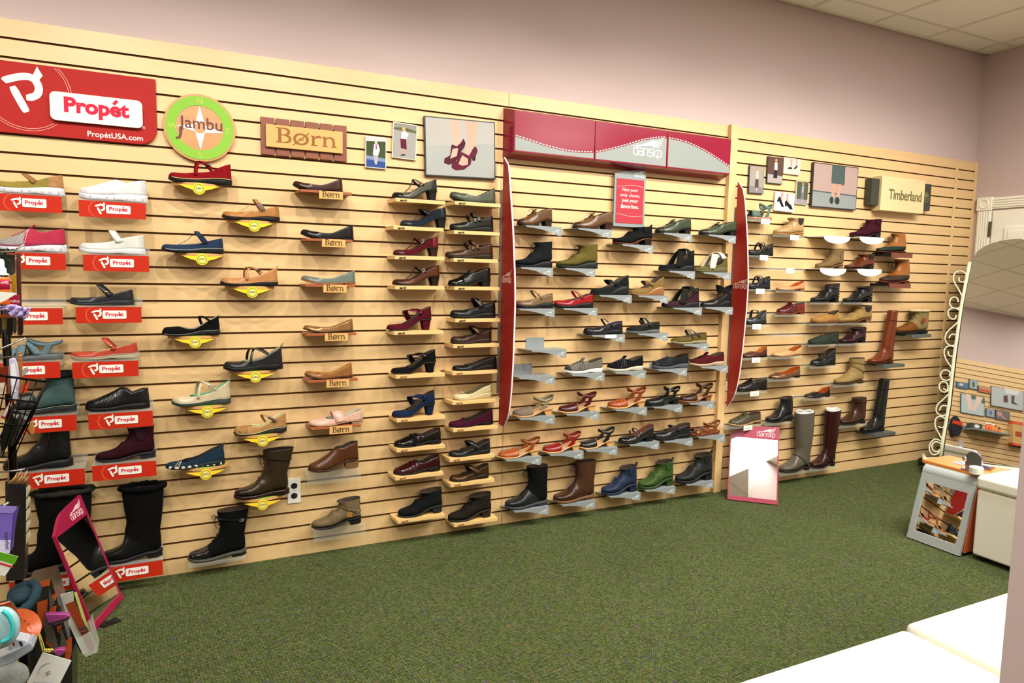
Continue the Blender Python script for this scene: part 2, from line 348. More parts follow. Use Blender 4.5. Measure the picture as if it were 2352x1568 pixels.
# oblique partition whose near end is the mauve edge at the right of the picture
PHI, WD = 1.3875, 4.7657
MP0 = Vector((5.27, -.22, .1)); WM = Vector((math.sin(PHI), math.cos(PHI), 0)); WO = MP0-WM*WD; WO.z = 0
WT = Vector((WM.y, -WM.x, 0))       # runs away from the shoe wall
bk = WO-WM*.10
e1 = atP(2322, 1280, bk, WM); s0 = (e1-bk).dot(WT)
def wp(s, d, z): return WO+WT*s-WM*d+Vector((0, 0, z))      # s along, d into the wall from its mirror-side face
pw = MB(); pw.prism([wp(s0, .022, 0), wp(s0, .10, 0), wp(s0+3.4, .10, 0), wp(s0+3.4, .022, 0)], (0, 0, CEIL))
tag(struct(pw.build('wall_partition', mauve)), 'mauve partition wall ending at the right edge of the picture')
o = slat_mesh(0, 3.3, fn=lambda x, y, z: wp(s0+.05+x, y, z)).build('wall_panel', [maple, groove], merge=True, recalc=False); tag(struct(o), 'maple slat wall panel on the partition, seen in the tall mirror')
# door in the right wall
white = mat('#eceadc', 'satin')
db = MB(); yc = -.04; zt = 2.147
def dbox(y0, y1, z0, z1, t0, t1, m=0): db.box(X1-t1, X1-t0, y1, y0, z0, z1, m)
dw = .105
dbox(yc-dw-.01, yc-dw-.83, 0, zt-dw-.005, 0, .012)
for (a, b_) in ((yc, yc-dw), (yc-dw-.85, yc-2*dw-.85)):
    dbox(a, b_, 0, zt-dw, 0, .018)
    for k in range(5): y = a-.012-k*.019; dbox(y, y-.009, .1, zt-dw, .018, .024)
dbox(yc-dw, yc-dw-.85, zt-dw+.008, zt-.008, 0, .018)
for k in range(4): z = zt-dw+.02+k*.019; dbox(yc-dw, yc-dw-.85, z, z+.009, .018, .024)
for a in (yc, yc-dw-.85):
    dbox(a+.004, a-dw-.004, zt-dw, zt, 0, .03)
door = struct(db.build('door_1', white, bevel=.002)); tag(door, 'white panelled door in the right wall behind the arched mirror')
rp = MB()
for a in (yc-dw/2, yc-dw*1.5-.85): rp.tube([(X1-.031, a+.033*math.cos(t/12*math.pi), zt-dw/2+.033*math.sin(t/12*math.pi)) for t in range(24)], .005, 5, closed=True)
rp.build('corner_rosette', white, door)
pn = MB()
for (ya, yb) in ((yc-dw-.11, yc-dw-.39), (yc-dw-.47, yc-dw-.75)):
    for (za, zb) in ((1.35, 1.9), (.8, 1.25), (.15, .7)):
        pn.box(X1-.022, X1-.012, yb, ya, za, zb); 
        pn.box(X1-.028, X1-.022, yb+.03, ya-.03, za+.03, zb-.03)
pn.build('door_panel', white, door, bevel=.003)
tag(MB().box(X1-.03, X1-.018, yc-dw-.012, yc-dw+.006, 1.83, 1.95).build('hinge', mat('#6a6658', 'metal'), door), 'dark metal hinge')
# added partition spot, then the recessed ceiling lights
lamp('SPOT', 'added_partition_light', (3.0, -4.0, 3.1), (1.1, -4.4, 2.1), 110, spot_size=math.radians(80), spot_blend=.8, shadow_soft_size=.05)  # added spot without a fixture, brightens the upper partition for the mirrors
for i, (x, y, pw_) in enumerate(TROFFERS):
    e = empty('ceiling_light', (x, y, CEIL-.03), ['rectangular ceiling light panel in the tiled ceiling, '+q for q in ('above the middle of the floor', 'over the left floor', 'over the right floor', 'furthest from the shoe wall at the right', 'behind the partition', 'nearest the right wall', 'added behind the camera to brighten the partition')][i], 'light', 'ceiling light panels')
    f_ = MB()
    for a in ((-.62, .62, -.32, -.29), (-.62, .62, .29, .32), (-.62, -.59, -.29, .29), (.59, .62, -.29, .29)): f_.box(*a, 0, .03)
    f_.build('frame', white, e)
    m_ = bpy.data.materials.new('light_diffuser'); m_.use_nodes = True; bb = m_.node_tree.nodes['Principled BSDF']
    bb.inputs['Emission Color'].default_value = (1, .96, .9, 1); bb.inputs['Emission Strength'].default_value = 5
    MB().box(-.59, .59, -.29, .29, .005, .02).build('diffuser', m_, e)
for i, (x, k) in enumerate(SPOTS):
    e = empty('track_spotlight', (x, -1.5, CEIL), 'small white ceiling spotlight above the shoe wall, spotlight number %d from the left' % (i+1), 'spotlight', 'spotlights above the shoe wall')
    e['label'] = 'small white ceiling spotlight, %s of the row above the shoe wall' % ('first second third fourth fifth sixth seventh eighth'.split()[i]+' from the left')
    MB().tube([(0, 0, 0), (0, 0, -.09)], .008, 8).build('stem', white, e)
    MB().tube([(0, .045, -.10), (0, 0, -.12), (0, -.09, -.05)][::-1], [.03, .05, .055], 14, cap=True).build('lamp_head', white, e, smooth=True)

# ---------------------------------------------------------------- shoe library
def ci(pts, s):
    """smooth interpolation through (s, value) pairs"""
    if s <= pts[0][0]: return pts[0][1]
    if s >= pts[-1][0]: return pts[-1][1]
    for i in range(len(pts)-1):
        if pts[i][0] <= s <= pts[i+1][0]: break
    x0, y0 = pts[i]; x1, y1 = pts[i+1]; h = x1-x0
    def sl(a):
        if a <= 0 or a >= len(pts)-1: return None
        d0 = (pts[a][1]-pts[a-1][1])/(pts[a][0]-pts[a-1][0]); d1 = (pts[a+1][1]-pts[a][1])/(pts[a+1][0]-pts[a][0])
        return 0 if d0*d1 <= 0 else 2*d0*d1/(d0+d1)
    d = (y1-y0)/h; m0 = sl(i); m1 = sl(i+1); m0 = d if m0 is None else m0; m1 = d if m1 is None else m1
    t = (s-x0)/h
    return y0*(2*t**3-3*t*t+1)+h*m0*(t**3-2*t*t+t)+y1*(3*t*t-2*t**3)+h*m1*(t**3-t*t)
def sm(a, b, x): t = min(1, max(0, (x-a)/(b-a))); return t*t*(3-2*t)
def plan(s):
    return ci([(.10, .86), (.2, .96), (.32, 1), (.6, .76), (.85, .78), (.93, .72)], s)*min(1, (max(0, s)/.13))**.52*min(1, max(0, (1-s))/.10)**.5
class Last:
    def __init__(q, L, P):
        q.L = L; q.P = P; q.hw = min(.046, max(.036, L*.17))*P.get('wide', 1)
    def w(q, s): return plan(s)*q.hw
    def bed(q, s):
        P = q.P; spr = P.get('spr', .03)
        return (P['pt']+P['hh']*sm(.34, .80, s)+spr*max(0, 1-s/P.get('spl', .2))**2)*q.L
    def zb(q, s):
        P = q.P; spr = P.get('spr', .03)*max(0, 1-s/P.get('spl', .2))**2
        if P['sole'] in ('wedge', 'flat'):
            a = P.get('arch', 0); return (spr+a*math.exp(-((s-.6)/.09)**2))*q.L
        return max(0, q.bed(s)/q.L-P['pt'])*q.L if s > P.get('spl', .2) else spr*q.L
    def top(q, s):
        P = q.P; sv, vh, sh, bh = P['sv'], P['vh'], P['sh'], P['bh']; th = P.get('th', .115)
        if s < sv: return ci([(0, .035), (.04, th*.8), (.10, th), (sv, vh)], s)*q.L
        mid = max(P.get('mid', .62), sv+.16); return ci([(sv, vh), (sv+.10, vh*.5+sh*.5 if vh > sh else vh*.9+sh*.1), (mid, sh), (.86, sh*.35+bh*.65), (1, bh)], s)*q.L
    def ax(q, s, zr):        # x with a slight backward/forward curve at the heel
        b = q.P.get('lean', .0); return (s+b*sm(.7, 1, s)*zr/q.L - .012*sm(.85, 1, s)*sm(.10, .25, zr/q.L))*q.L
    def surf(q, s, th, H=None, out=0.):
        H = H if H is not None else q.top(s)*(1+q.P.get('wall', 1.6)*sm(q.P['sv'], q.P['sv']+.16, s))
        z = H*math.sin(th)**.9 if th > 0 else 0
        return q.ax(s, z), (q.w(s)+out)*max(0, math.cos(th))**.72, q.bed(s)+z+out*math.sin(th)
def stations(n, a=0., b=1.): return [a+(b-a)*(1-math.cos(math.pi*i/n))/2 for i in range(n+1)]
def m_upper(q, P):
    mb = MB(); sv = P['sv']; end = P.get('end', 1.); S = [s for s in stations(34) if s <= end+.001]; nj = 8; rows = []
    if end < 1: S.append(end)
    for s in S:
        t = q.top(s); H = t*(1+P.get('wall', 1.6)*sm(sv, sv+.16, s)); thc = math.asin(min(1, (t/H)**(1/.9))) if end >= 1 or s < sv else math.pi/2
        if t/H > .9995: thc = math.pi/2
        near = []; far = []
        for j in range(nj+1):
            th = thc*j/nj; x, y, z = q.surf(s, th, H); near.append((x, -y, z)); far.append((x, y, z))
        rows.append(near+far[::-1])
    m = 2*(nj+1)
    for r in rows: mb.v += r
    cap = P.get('cap', 0); ctr = P.get('ctr', 2)
    for i in range(len(rows)-1):
        smid = (S[i]+S[i+1])/2
        for k in range(m-1):
            if k == nj: continue
            mt = 1 if smid < cap else (2 if smid > ctr else 0)
            a = i*m+k; mb.f.append((a, a+1, a+m+1, a+m)); mb.m.append(mt)
    return mb
def m_sole(q, P, grow=.0022, a=0., b=1.):
    mb = MB(); S = stations(26, a, b); n = len(S); lip = P.get('lip', .006)*q.L
    rows = []
    for s in S:
        w_ = q.w(s)+grow*(1 if 0 < s < 1 else 0); zt = q.bed(s)+lip; z0 = q.zb(s); x = s*q.L
        if s <= a+1e-6: x -= grow
        if s >= b-1e-6: x += grow
        zt = max(zt, z0+.002)
        rows.append([(x, -w_*.97, zt), (x, -w_*1.02, (zt*2+z0)/3), (x, -w_, z0+(zt-z0)*.12), (x, -w_*.93, z0), (x, w_*.93, z0), (x, w_, z0+(zt-z0)*.12), (x, w_*1.02, (zt*2+z0)/3), (x, w_*.97, zt)])
    for r in rows: mb.v += r
    for i in range(n-1):
        for k in range(8): mb.f.append((i*8+k, i*8+(k+1) % 8, (i+1)*8+(k+1) % 8, (i+1)*8+k)); mb.m.append(0)
    mb.f += [tuple(range(8)), tuple((n-1)*8+k for k in range(7, -1, -1))]; mb.m += [0, 0]
    return mb
def m_heel(q, P):
    mb = MB(); h0 = P.get('h0', .74); tx = P.get('tx', .72); ty = P.get('ty', .82); sh = P.get('hshift', .0)
    S = stations(8, h0, .995); rings = []
    for k in range(5):
        v = k/4; f = v**P.get('flare', .7); r = []
        xc = .5*(h0+1)+sh*v+.02*v
        for sgn in (-1, 1):
            for s in (S if sgn < 0 else S[::-1]):
                sx = xc+(s-.5*(h0+1))*(1+(tx-1)*f); yw = max(q.w(s), q.hw*.12)*(1+(ty-1)*f)
                ztop = q.bed(s)-P['pt']*q.L*.5; z = ztop*(1-v)
                r.append((sx*q.L, sgn*yw, z))
        rings.append(r)
    m = len(rings[0])
    for r in rings: mb.v += r
    for i in range(4):
        for k in range(m): mb.f.append((i*m+k, i*m+(k+1) % m, (i+1)*m+(k+1) % m, (i+1)*m+k)); mb.m.append(0)
    mb.f += [tuple(range(m)), tuple(4*m+k for k in range(m))]; mb.m += [0, 0]
    return mb
def m_insole(q, P):
    mb = MB(); S = stations(20, .02, .985); vs = []
    for s in S:
        w_ = q.w(s)*.93; z = q.bed(s)+.010*q.L; vs += [(s*q.L, -w_, z), (s*q.L, 0, z-.002), (s*q.L, w_, z)]
    fs = []
    for i in range(len(S)-1): a = i*3; fs += [(a, a+1, a+4, a+3), (a+1, a+2, a+5, a+4)]
    return mb.add(vs, fs)
def strap_pts(q, s0, z0, s1, z1, sm_, zm, n=18, out=.002):
    """near side (s0,z0) over the instep (sm_,zm) to the far side (s1,z1); fractions of the length, heights above the bed"""
    pts = []; nr = []
    for i in range(n+1):
        t = i/n; a = math.pi*t; k = math.sin(a)
        sl = (s0*(1-t)+s1*t); zl = (z0*(1-t)+z1*t); s = sl+(sm_-(s0+s1)/2)*k; z = zl+(zm-(z0+z1)/2)*k
        y = -(q.w(min(s, .9))+out)*(1 if math.cos(a) >= 0 else -1)*abs(math.cos(a))**.6*(1-.12*k)
        pts.append((s*q.L, y, q.bed(min(1, s))+z*q.L)); nr.append((0, -math.cos(a), .25+math.sin(a)))
    return pts, nr
def m_strap(q, *a, w=.06, th=.0022, **k):
    pts, nr = strap_pts(q, *a, **k); return MB().ribbon(pts, w*q.L, th, lambda i, p: nr[i])
def heel_loop(q, zf, zb_, sf, s1=1.0, n=28, out=.003):
    """ankle strap closing round the back of the heel: front at sf, height zf; back height zb_"""
    pts = []; nr = []; L = q.L
    for i in range(n):
        a = 2*math.pi*i/n; cx = (sf+s1)/2; rx = (s1-sf)/2
        s = cx-rx*math.cos(a); y = -q.hw*.74*math.sin(a); z = zf+(zb_-zf)*(1-math.cos(a))/2-.13*math.sin(a)**2
        pts.append((s*L, y, q.bed(.9)+z*L)); nr.append((-math.cos(a), -math.sin(a), .0))
    return pts, nr
def m_buckle(q, p, r=.012, th=.0016, round_=False, tilt=.6, off=.004):
    c, s_ = math.cos(tilt), math.sin(tilt); pts = []
    if round_: loop = [(r*math.cos(2*math.pi*i/14), r*math.sin(2*math.pi*i/14)) for i in range(14)]
    else: loop = [(-r, -r*.8), (-r, r*.8), (r, r*.8), (r, -r*.8)]
    mb = MB()
    for a, b in loop: pts.append((p[0]+a*c-b*s_, p[1]-off, p[2]+a*s_+b*c))
    mb.tube(pts, th, 6, closed=True)
    if not round_: mb.tube([pts[0][:1]+(pts[0][1],)+pts[0][2:], ((pts[2][0]+pts[3][0])/2, pts[2][1]-.0005, (pts[2][2]+pts[3][2])/2)], th*.7, 5)
    return mb
def m_button(p, r=.008, off=.004): return MB().sphere((p[0], p[1]-off, p[2]), r, r*.4, r, 12, 6)
def m_laces(q, s0, s1, n, H, r=.0014, bow=True, cross=True, zoff=.0):
    """laces zigzagging over the front between stations; H(s)->height above bed (m)"""
    mb = MB(); pr = []
    for i in range(n):
        s = s0+(s1-s0)*i/max(1, n-1); z = q.bed(s)+H(s)+.0035+zoff; yw = .013
        pr.append(((s*q.L, -yw, z-.004), (s*q.L, yw, z-.004), (s*q.L, 0, z+.001)))
    for i in range(n):
        a, b, c = pr[i]; mb.tube([a, c, b], r, 5)
        if cross and i < n-1: a2, b2, c2 = pr[i+1]; mb.tube([a, tuple((np.array(a)+np.array(b2))/2+[0, 0, .003]), b2], r, 5); mb.tube([b, tuple((np.array(b)+np.array(a2))/2+[0, 0, .003]), a2], r, 5)
    if bow:
        c = Vector(pr[-1][2])
        for sg in (-1, 1):
            mb.tube([c+Vector((0, 0, .002)), c+Vector((-.012, sg*.012, .014)), c+Vector((-.022, sg*.022, .008)), c+Vector((-.012, sg*.016, -.004)), c], r, 5)
            mb.tube([c, c+Vector((.004, sg*.018, .004)), c+Vector((-.002, sg*.034, -.014)), c+Vector((-.006, sg*.036, -.030))], r, 5)
    return mb
# boots: rings given by (front x,z) (back x,z) half width
BOOT = [((-.0, .045), (.004, .004), .10), ((.03, .105), (.03, 0), .45), ((.10, .145), (.10, 0), .78), ((.2, .172), (.22, 0), .95), ((.31, .215), (.36, 0), 1.0), ((.41, .285), (.55, 0), .92),
        ((.475, .37), (.78, 0), .86), ((.52, .46), (.965, .03), .84), ((.545, .55), (.985, .18), .84), ((.555, .64), (.975, .38), .86)]
def boot_rings(ht, P):
    """control rings up to shaft height ht (in lengths); P: topf, topb x of the shaft top, waist"""
    R = []
    lo = min(1, ht/.75)
    for (f, b, w) in BOOT:
        R.append(((f[0]-P.get('fsh', 0)*sm(.15, .5, f[1]), f[1]*(lo if f[1] > .3 else 1)), (b[0], b[1]*lo), w))
    fx, bx = P.get('topf', .55), P.get('topb', .985); zf = R[-1][0][1]; zb_ = R[-1][1][1]
    n = 2 if ht < .9 else 6
    for i in range(1, n+1):
        t = i/n; e = t
        f0_ = .555-P.get('fsh', 0); R.append(((f0_+(fx-f0_)*e+P.get('calf', 0)*-.03*math.sin(math.pi*t), zf+(ht+P.get('dip', 0)-zf)*t), (.975+(bx-.975)*e+P.get('calf', 0)*.06*math.sin(math.pi*min(1, t*1.1)), zb_+(ht-zb_)*t), .86+(P.get('topw', .86)-.86)*t+P.get('calf', 0)*.15*math.sin(math.pi*t)))
    return R
def boot_surface(q, ht, P):
    R = boot_rings(ht, P); K = len(R); sub = []
    for i in range(K-1):
        p0, p1, p2, p3 = R[max(0, i-1)], R[i], R[i+1], R[min(K-1, i+2)]
        for j in range(5):
            t = j/5
            def cr(a, b, c, d): return .5*((2*b)+(-a+c)*t+(2*a-5*b+4*c-d)*t*t+(-a+3*b-3*c+d)*t**3)
            sub.append(((cr(p0[0][0], p1[0][0], p2[0][0], p3[0][0]), cr(p0[0][1], p1[0][1], p2[0][1], p3[0][1])),
                        (cr(p0[1][0], p1[1][0], p2[1][0], p3[1][0]), cr(p0[1][1], p1[1][1], p2[1][1], p3[1][1])), cr(p0[2], p1[2], p2[2], p3[2])))
    sub.append(R[-1]); return sub
def m_boot(q, ht, P):
    sub = boot_surface(q, ht, P); n = 28; mb = MB(); L = q.L
    for ri, (f, b, w) in enumerate(sub):
        hb = q.bed(min(1, b[0])); hf = q.bed(min(1, max(f[0], min(b[0], .6))))
        F = Vector((f[0]*L, 0, f[1]*L+hf)); B = Vector((b[0]*L, 0, b[1]*L+hb)); c = (F+B)/2; a = (F-B)/2
        ex = .62 if f[1] < .35 else .9
        for k in range(n):
            th = 2*math.pi*k/n; cs, sn = math.cos(th), math.sin(th)
            p = c+a*(abs(cs)**.85*(1 if cs >= 0 else -1)); y = -q.hw*w*abs(sn)**ex*(1 if sn >= 0 else -1); mb.v.append((p.x, y, p.z))
    m = len(sub); tt = P.get('tone', 9); cap = P.get('cap', 0); lo_ = P.get('lower', -1)
    for i in range(m-1):
        for k in range(n):
            f = sub[i][0]; mt = 0
            if f[0] < cap and f[1] < .3: mt = 1
            if f[1] > tt: mt = 2
            if 0:
                zz = (sub[i][0][1]*(1+math.cos(2*math.pi*(k+.5)/n))+sub[i][1][1]*(1-math.cos(2*math.pi*(k+.5)/n)))/2
                mt = 1 if zz < lo_ else mt
            mb.f.append((i*n+k, i*n+(k+1) % n, (i+1)*n+(k+1) % n, (i+1)*n+k)); mb.m.append(mt)
    mb.f.append(tuple(range(n))); mb.m.append(1 if cap else 0)
    return mb, sub
def band(q, sub, zc, w=.03, out=.003, m=0):
    """strap round the shaft at shaft height zc (lengths, at the front)"""
    best = min(sub[14:], key=lambda r: abs(r[0][1]-zc)); f, b, wd = best; L = q.L
    hb = q.bed(min(1, b[0])); hf = q.bed(min(1, max(f[0], min(b[0], .6)))); F = Vector((f[0]*L, 0, f[1]*L+hf)); B = Vector((b[0]*L, 0, b[1]*L+hb)); c = (F+B)/2; a = (F-B)/2; pts = []; nr = []
    for k in range(24):
        th = 2*math.pi*k/24; cs, sn = math.cos(th), math.sin(th); p = c+a*1.03*(abs(cs)**.85*(1 if cs >= 0 else -1))
        pts.append((p.x, -(q.hw*wd+out)*abs(sn)**.9*(1 if sn >= 0 else -1), p.z)); nr.append((cs*(1 if a.x > 0 else -1), -sn, 0))
    return MB().ribbon(pts, w*L, .0022, lambda i, p: nr[i], closed=True), pts
def front_pt(sub, q, z):
    """front line of a boot at height z (lengths) -> (x, z) metres"""
    best = min(sub, key=lambda r: abs(r[0][1]-z)); f, b, w = best; return f[0]*q.L, f[1]*q.L+q.bed(min(1, max(f[0], min(b[0], .6)))), q.hw*w
# templates -------------------------------------------------------
T = {
 'ballet': dict(hh=.02, pt=.018, sole='low', sv=.24, vh=.12, sh=.10, bh=.28, th=.115, spr=.09, spl=.42, h0=.76, tx=.95, ty=.97, mid=.52),
 'wflat': dict(hh=.09, pt=.03, sole='wedge', sv=.27, vh=.12, sh=.13, bh=.24, th=.105, mid=.55),
 'flat': dict(hh=.06, pt=.02, sole='low', sv=.28, vh=.13, sh=.12, bh=.22, th=.105, h0=.75, tx=.92, ty=.93),
 'loafer': dict(hh=.05, pt=.022, sole='low', sv=.42, vh=.24, sh=.15, bh=.27, th=.11, h0=.72, tx=.93, ty=.95, wall=1.3),
 'wloafer': dict(hh=.14, pt=.05, sole='wedge', sv=.44, vh=.27, sh=.19, bh=.28, th=.13, wall=1.3),
 'mj': dict(hh=.05, pt=.055, sole='wedge', sv=.29, vh=.13, sh=.14, bh=.26, th=.12, arch=.02, spr=.045),
 'clogmj': dict(hh=.08, pt=.07, sole='wedge', sv=.30, vh=.15, sh=.16, bh=.28, th=.14, arch=.03, spr=.035),
 'sport': dict(hh=.05, pt=.06, sole='wedge', sv=.44, vh=.24, sh=.16, bh=.25, th=.12, arch=.02, wall=1.3),
 'slip': dict(hh=.04, pt=.08, sole='wedge', sv=.52, vh=.29, sh=.20, bh=.27, th=.13, wall=1.2, arch=.015),
 'heel': dict(hh=.24, pt=.022, sole='heel', sv=.30, vh=.15, sh=.16, bh=.30, th=.135, h0=.775, tx=.66, ty=.75, spr=.03, hshift=-.01),
 'hheel': dict(hh=.27, pt=.025, sole='heel', sv=.32, vh=.14, sh=.15, bh=.33, th=.12, h0=.76, tx=.6, ty=.72, hshift=-.02),
 'oxheel': dict(hh=.16, pt=.03, sole='heel', sv=.46, vh=.31, sh=.24, bh=.32, th=.14, h0=.73, tx=.75, ty=.85, wall=1.1),
 'oxford': dict(hh=.07, pt=.035, sole='low', sv=.46, vh=.27, sh=.19, bh=.25, th=.13, h0=.72, tx=.94, ty=.95, wall=1.1),
 'wedgemj': dict(hh=.24, pt=.035, sole='wedge', sv=.36, vh=.19, sh=.17, bh=.34, th=.13, spr=.03),
 'xstrap': dict(hh=.15, pt=.06, sole='wedge', sv=.34, vh=.17, sh=.13, bh=.56, th=.14, mid=.70),
 'clog': dict(hh=.20, pt=.06, sole='heel', sv=.42, end=.43, vh=.27, sh=.2, bh=.3, th=.185, h0=.70, tx=.62, ty=.8, spr=.03, lip=.004),
 'sandal': dict(hh=.05, pt=.07, sole='wedge', sv=.2, vh=.1, sh=.1, bh=.2),
 'boot_low': dict(hh=.05, pt=.045, sole='low', sv=.5, vh=.1, sh=.1, bh=.1, h0=.72, tx=.95, ty=.97, ht=.72),
 'boot_heel': dict(hh=.17, pt=.035, sole='heel', sv=.5, vh=.1, sh=.1, bh=.1, h0=.73, tx=.78, ty=.88, ht=.62),
 'boot_block': dict(hh=.08, pt=.04, sole='heel', sv=.5, vh=.1, sh=.1, bh=.1, h0=.72, tx=.92, ty=.95, ht=.72),
 'boot_wedge': dict(hh=.13, pt=.06, sole='wedge', sv=.5, vh=.1, sh=.1, bh=.1, ht=.66),
 'tall': dict(hh=.07, pt=.04, sole='heel', sv=.5, vh=.1, sh=.1, bh=.1, h0=.73, tx=.9, ty=.93, ht=1.7, calf=1, topw=1.15, topf=.46, topb=1.06),
}
GOLD = mat('#b99a56', 'metal'); SILV = mat('#b9b9b4', 'metal'); DARKM = mat('#3c3a38', 'metal')
def M(spec):
    """'leather #aabbcc' -> material"""
    if not isinstance(spec, str): return spec
    if ' ' in spec: k, c = spec.split(); return wood(c, .18, .5, 3, 'wood_sole') if k == 'wood' else mat(c, k, dk=.9)
    return {'gold': GOLD, 'silver': SILV, 'dark': DARKM}[spec]
def make_shoe(kind, u0, u1, vb, vt, up, o):
    """returns the Empty of the shoe; u0 toe px, u1 heel px, vb underside px at the middle, vt topmost px"""
    tpl = dict(T[kind]); tpl.update({k: v for k, v in o.items() if k in ('hh', 'pt', 'sole', 'sv', 'vh', 'sh', 'bh', 'th', 'arch', 'spr', 'h0', 'tx', 'ty', 'mid', 'ht', 'calf', 'topf', 'topb', 'topw', 'cap', 'ctr', 'tone', 'lower', 'wall', 'hshift', 'wide', 'dip', 'lip', 'fsh')})
    yc = o.get('y', -.066); um = (u0+u1)/2
    zb = atY(um, vb, yc-.028).z; a = atY(u0, vb, yc); b = atY(u1, vb, yc); L = b.x-a.x
    ut = u0+(u1-u0)*o.get('tf', .85); ztop = atY(ut, vt, yc).z
    q = Last(L, tpl); parts = []
    U = M(up); SO = M(o.get('so', 'rubber #1d1d1d')); LI = M(o.get('li', 'matte #5a4a3c')); C1 = M(o.get('c1', up)); C2 = M(o.get('c2', up)); HE = M(o.get('he', o.get('so', 'rubber #1d1d1d')))
    st = M(o.get('st', up)); LA = M(o.get('la', 'fabric #1c1a18'))
    def add(n, mb, mats, **k): parts.append((n, mb, mats, k)); return len(parts)-1
    sub = None
    if 'boot' in kind or kind == 'tall':
        mb, sub = m_boot(q, tpl['ht'], tpl); add('shaft_and_upper', mb, [U, C1, C2, LI], smooth=True, solid=.003, solid_off=3)
        add('sole', m_sole(q, tpl), SO, smooth=True)
        if 'lower' in tpl:
            rf = MB(); rf.v = [(x-.0015 if x < .3*L else x+.0008, y*1.035, min(z, (tpl['lower']+.10*sm(.55, .2, x/L)*0)*L+q.bed(.5))) for x, y, z in mb.v]; rf.f = list(mb.f); rf.m = [0]*len(mb.f); add('rubber_foot', rf, C1, smooth=False)
    elif kind == 'sandal' or kind == 'clog':
        if kind == 'clog': add('vamp', m_upper(q, tpl), [U, C1, C2, LI], smooth=True, solid=.003, solid_off=3, merge=True)
        add('sole', m_sole(q, tpl), SO, smooth=True); add('insole', m_insole(q, tpl), M(o.get('ins', 'leather #c9a887')), smooth=True)
    else:
        add('upper', m_upper(q, tpl), [U, C1, C2, LI], smooth=True, solid=.0026, solid_off=3, merge=True)
        add('sole', m_sole(q, tpl), SO, smooth=True); add('insole', m_insole(q, tpl), LI, smooth=True)
    if tpl['sole'] in ('heel', 'low'): add('heel', m_heel(q, tpl), HE, smooth=False)
    L_ = L
    if 'pods' in o:
        mb = MB()
        for i in range(9):
            s = .08+.105*i; mb.lathe((0, 0, 0), [(0.001, 0), (.008, 0), (.008, .002), (.006, .003), (.001, .003)], 12)
            n0 = len(mb.v)-60
            for k in range(n0, len(mb.v)): x, y, z = mb.v[k]; mb.v[k] = (s*L+x, -q.w(s)-.001-z+.0015, q.zb(s)+.011+y)
        add('sole_pods', mb, M(o['pods']))
    if 'line' in o:   # piping along the sole edge
        pts = [(s*L, -(q.w(s)+.004), q.bed(s)+.002) for s in stations(24, .05, .98)]; add('piping', MB().tube(pts, .0018, 5), M(o['line']))
    for sp in o.get('straps', []):
        if sp == 'std': sp = (.64, .10, .64, .10, .50, .40, .065)
        *pa, wd = sp; mb = m_strap(q, *pa, w=wd); add('strap', mb, st, smooth=True)
    if 'strap0' in o:                                   # strap helpers with a fastener
        pass
    fa = o.get('fast')
    if fa and o.get('straps'):
        for si in range(1 if fa[0] != 'two' else 2):
            sp = o['straps'][si]; sp = (.64, .10, .64, .10, .50, .40, .065) if sp == 'std' else sp
            pts, nr = strap_pts(q, *sp[:-1]); i = int(len(pts)*fa[2] if len(fa) > 2 else len(pts)*.14); p = pts[i]
            if fa[0] in ('buckle', 'two'): add('buckle', m_buckle(q, p, .0105 if fa[0] == 'buckle' else .008), M(fa[1]), smooth=True)
            elif fa[0] == 'round': add('buckle', m_buckle(q, p, .009, round_=True), M(fa[1]), smooth=True)
            elif fa[0] == 'button': add('button', m_button(p), M(fa[1]), smooth=True)
            elif fa[0] == 'tab':
                pp = pts[max(0, i-2):i+3]; add('strap_tab', MB().ribbon([(a_[0], a_[1]-.003, a_[2]) for a_ in pp], sp[-1]*L*1.25, .003, lambda i_, p_: (0, -1, .2)), M(fa[1]))
    if o.get('tbar'):
        sb, zbr = o['tbar']; s0 = tpl['sv']-.02; mb = MB()
        for yo in ((0,) if not o.get('tbar2') else (-.008, .008)):
            mb.ribbon([(s0*L, yo, q.bed(s0)+tpl['vh']*L), ((s0*.5+sb*.5)*L, yo, q.bed((s0+sb)/2)+(tpl['vh']*.45+zbr*.42)*L), (sb*L, yo, q.bed(sb)+zbr*L)], (.045 if not o.get('tbar2') else .025)*L, .002, (-.5, 0, 1))
        add('t_bar', mb, st)
    if 'ankle' in o:                                    # clog / sandal ankle strap with side pieces
        zf, zk, sf = o['ankle']; pts, nr = heel_loop(q, zf, zk, sf); add('ankle_strap', MB().ribbon(pts, .105*L, .003, lambda i, p: nr[i], closed=True), st, smooth=True)
        for sg in (-1, 1):
            mb = MB(); y = sg*q.hw*.76; mb.ribbon([(.66*L, sg*q.w(.66), q.bed(.66)-.004), (.74*L, y, q.bed(.74)+.12*L), (.80*L, y, q.bed(.85)+((zf+zk)/2-.12)*L)], [.15*L, .11*L, .09*L], .0025, (0, sg, 0))
            add('side_strap', mb, st)
        if o.get('bk'): i = 4; p = pts[i]; add('buckle', m_buckle(q, p, .011, tilt=-.2), M(o['bk']), smooth=True)
    if 'xs' in o:                                       # crossing elastic straps to the top of the heel counter
        for k_, (s0, z0, s1, z1, smx, zm, wd) in enumerate(o['xs']): add('elastic_strap', m_strap(q, s0, z0, s1, z1, smx, zm, w=wd, th=.003), M(o.get('xm', up)), smooth=True)
    if 'collar' in o:                                   # elastic ankle band
        zf, zk, sf = o['collar']; pts, nr = heel_loop(q, zf, zk, sf); add('elastic_band', MB().ribbon(pts, .17*L, .003, lambda i, p: nr[i], closed=True), M(o.get('xm', up)))
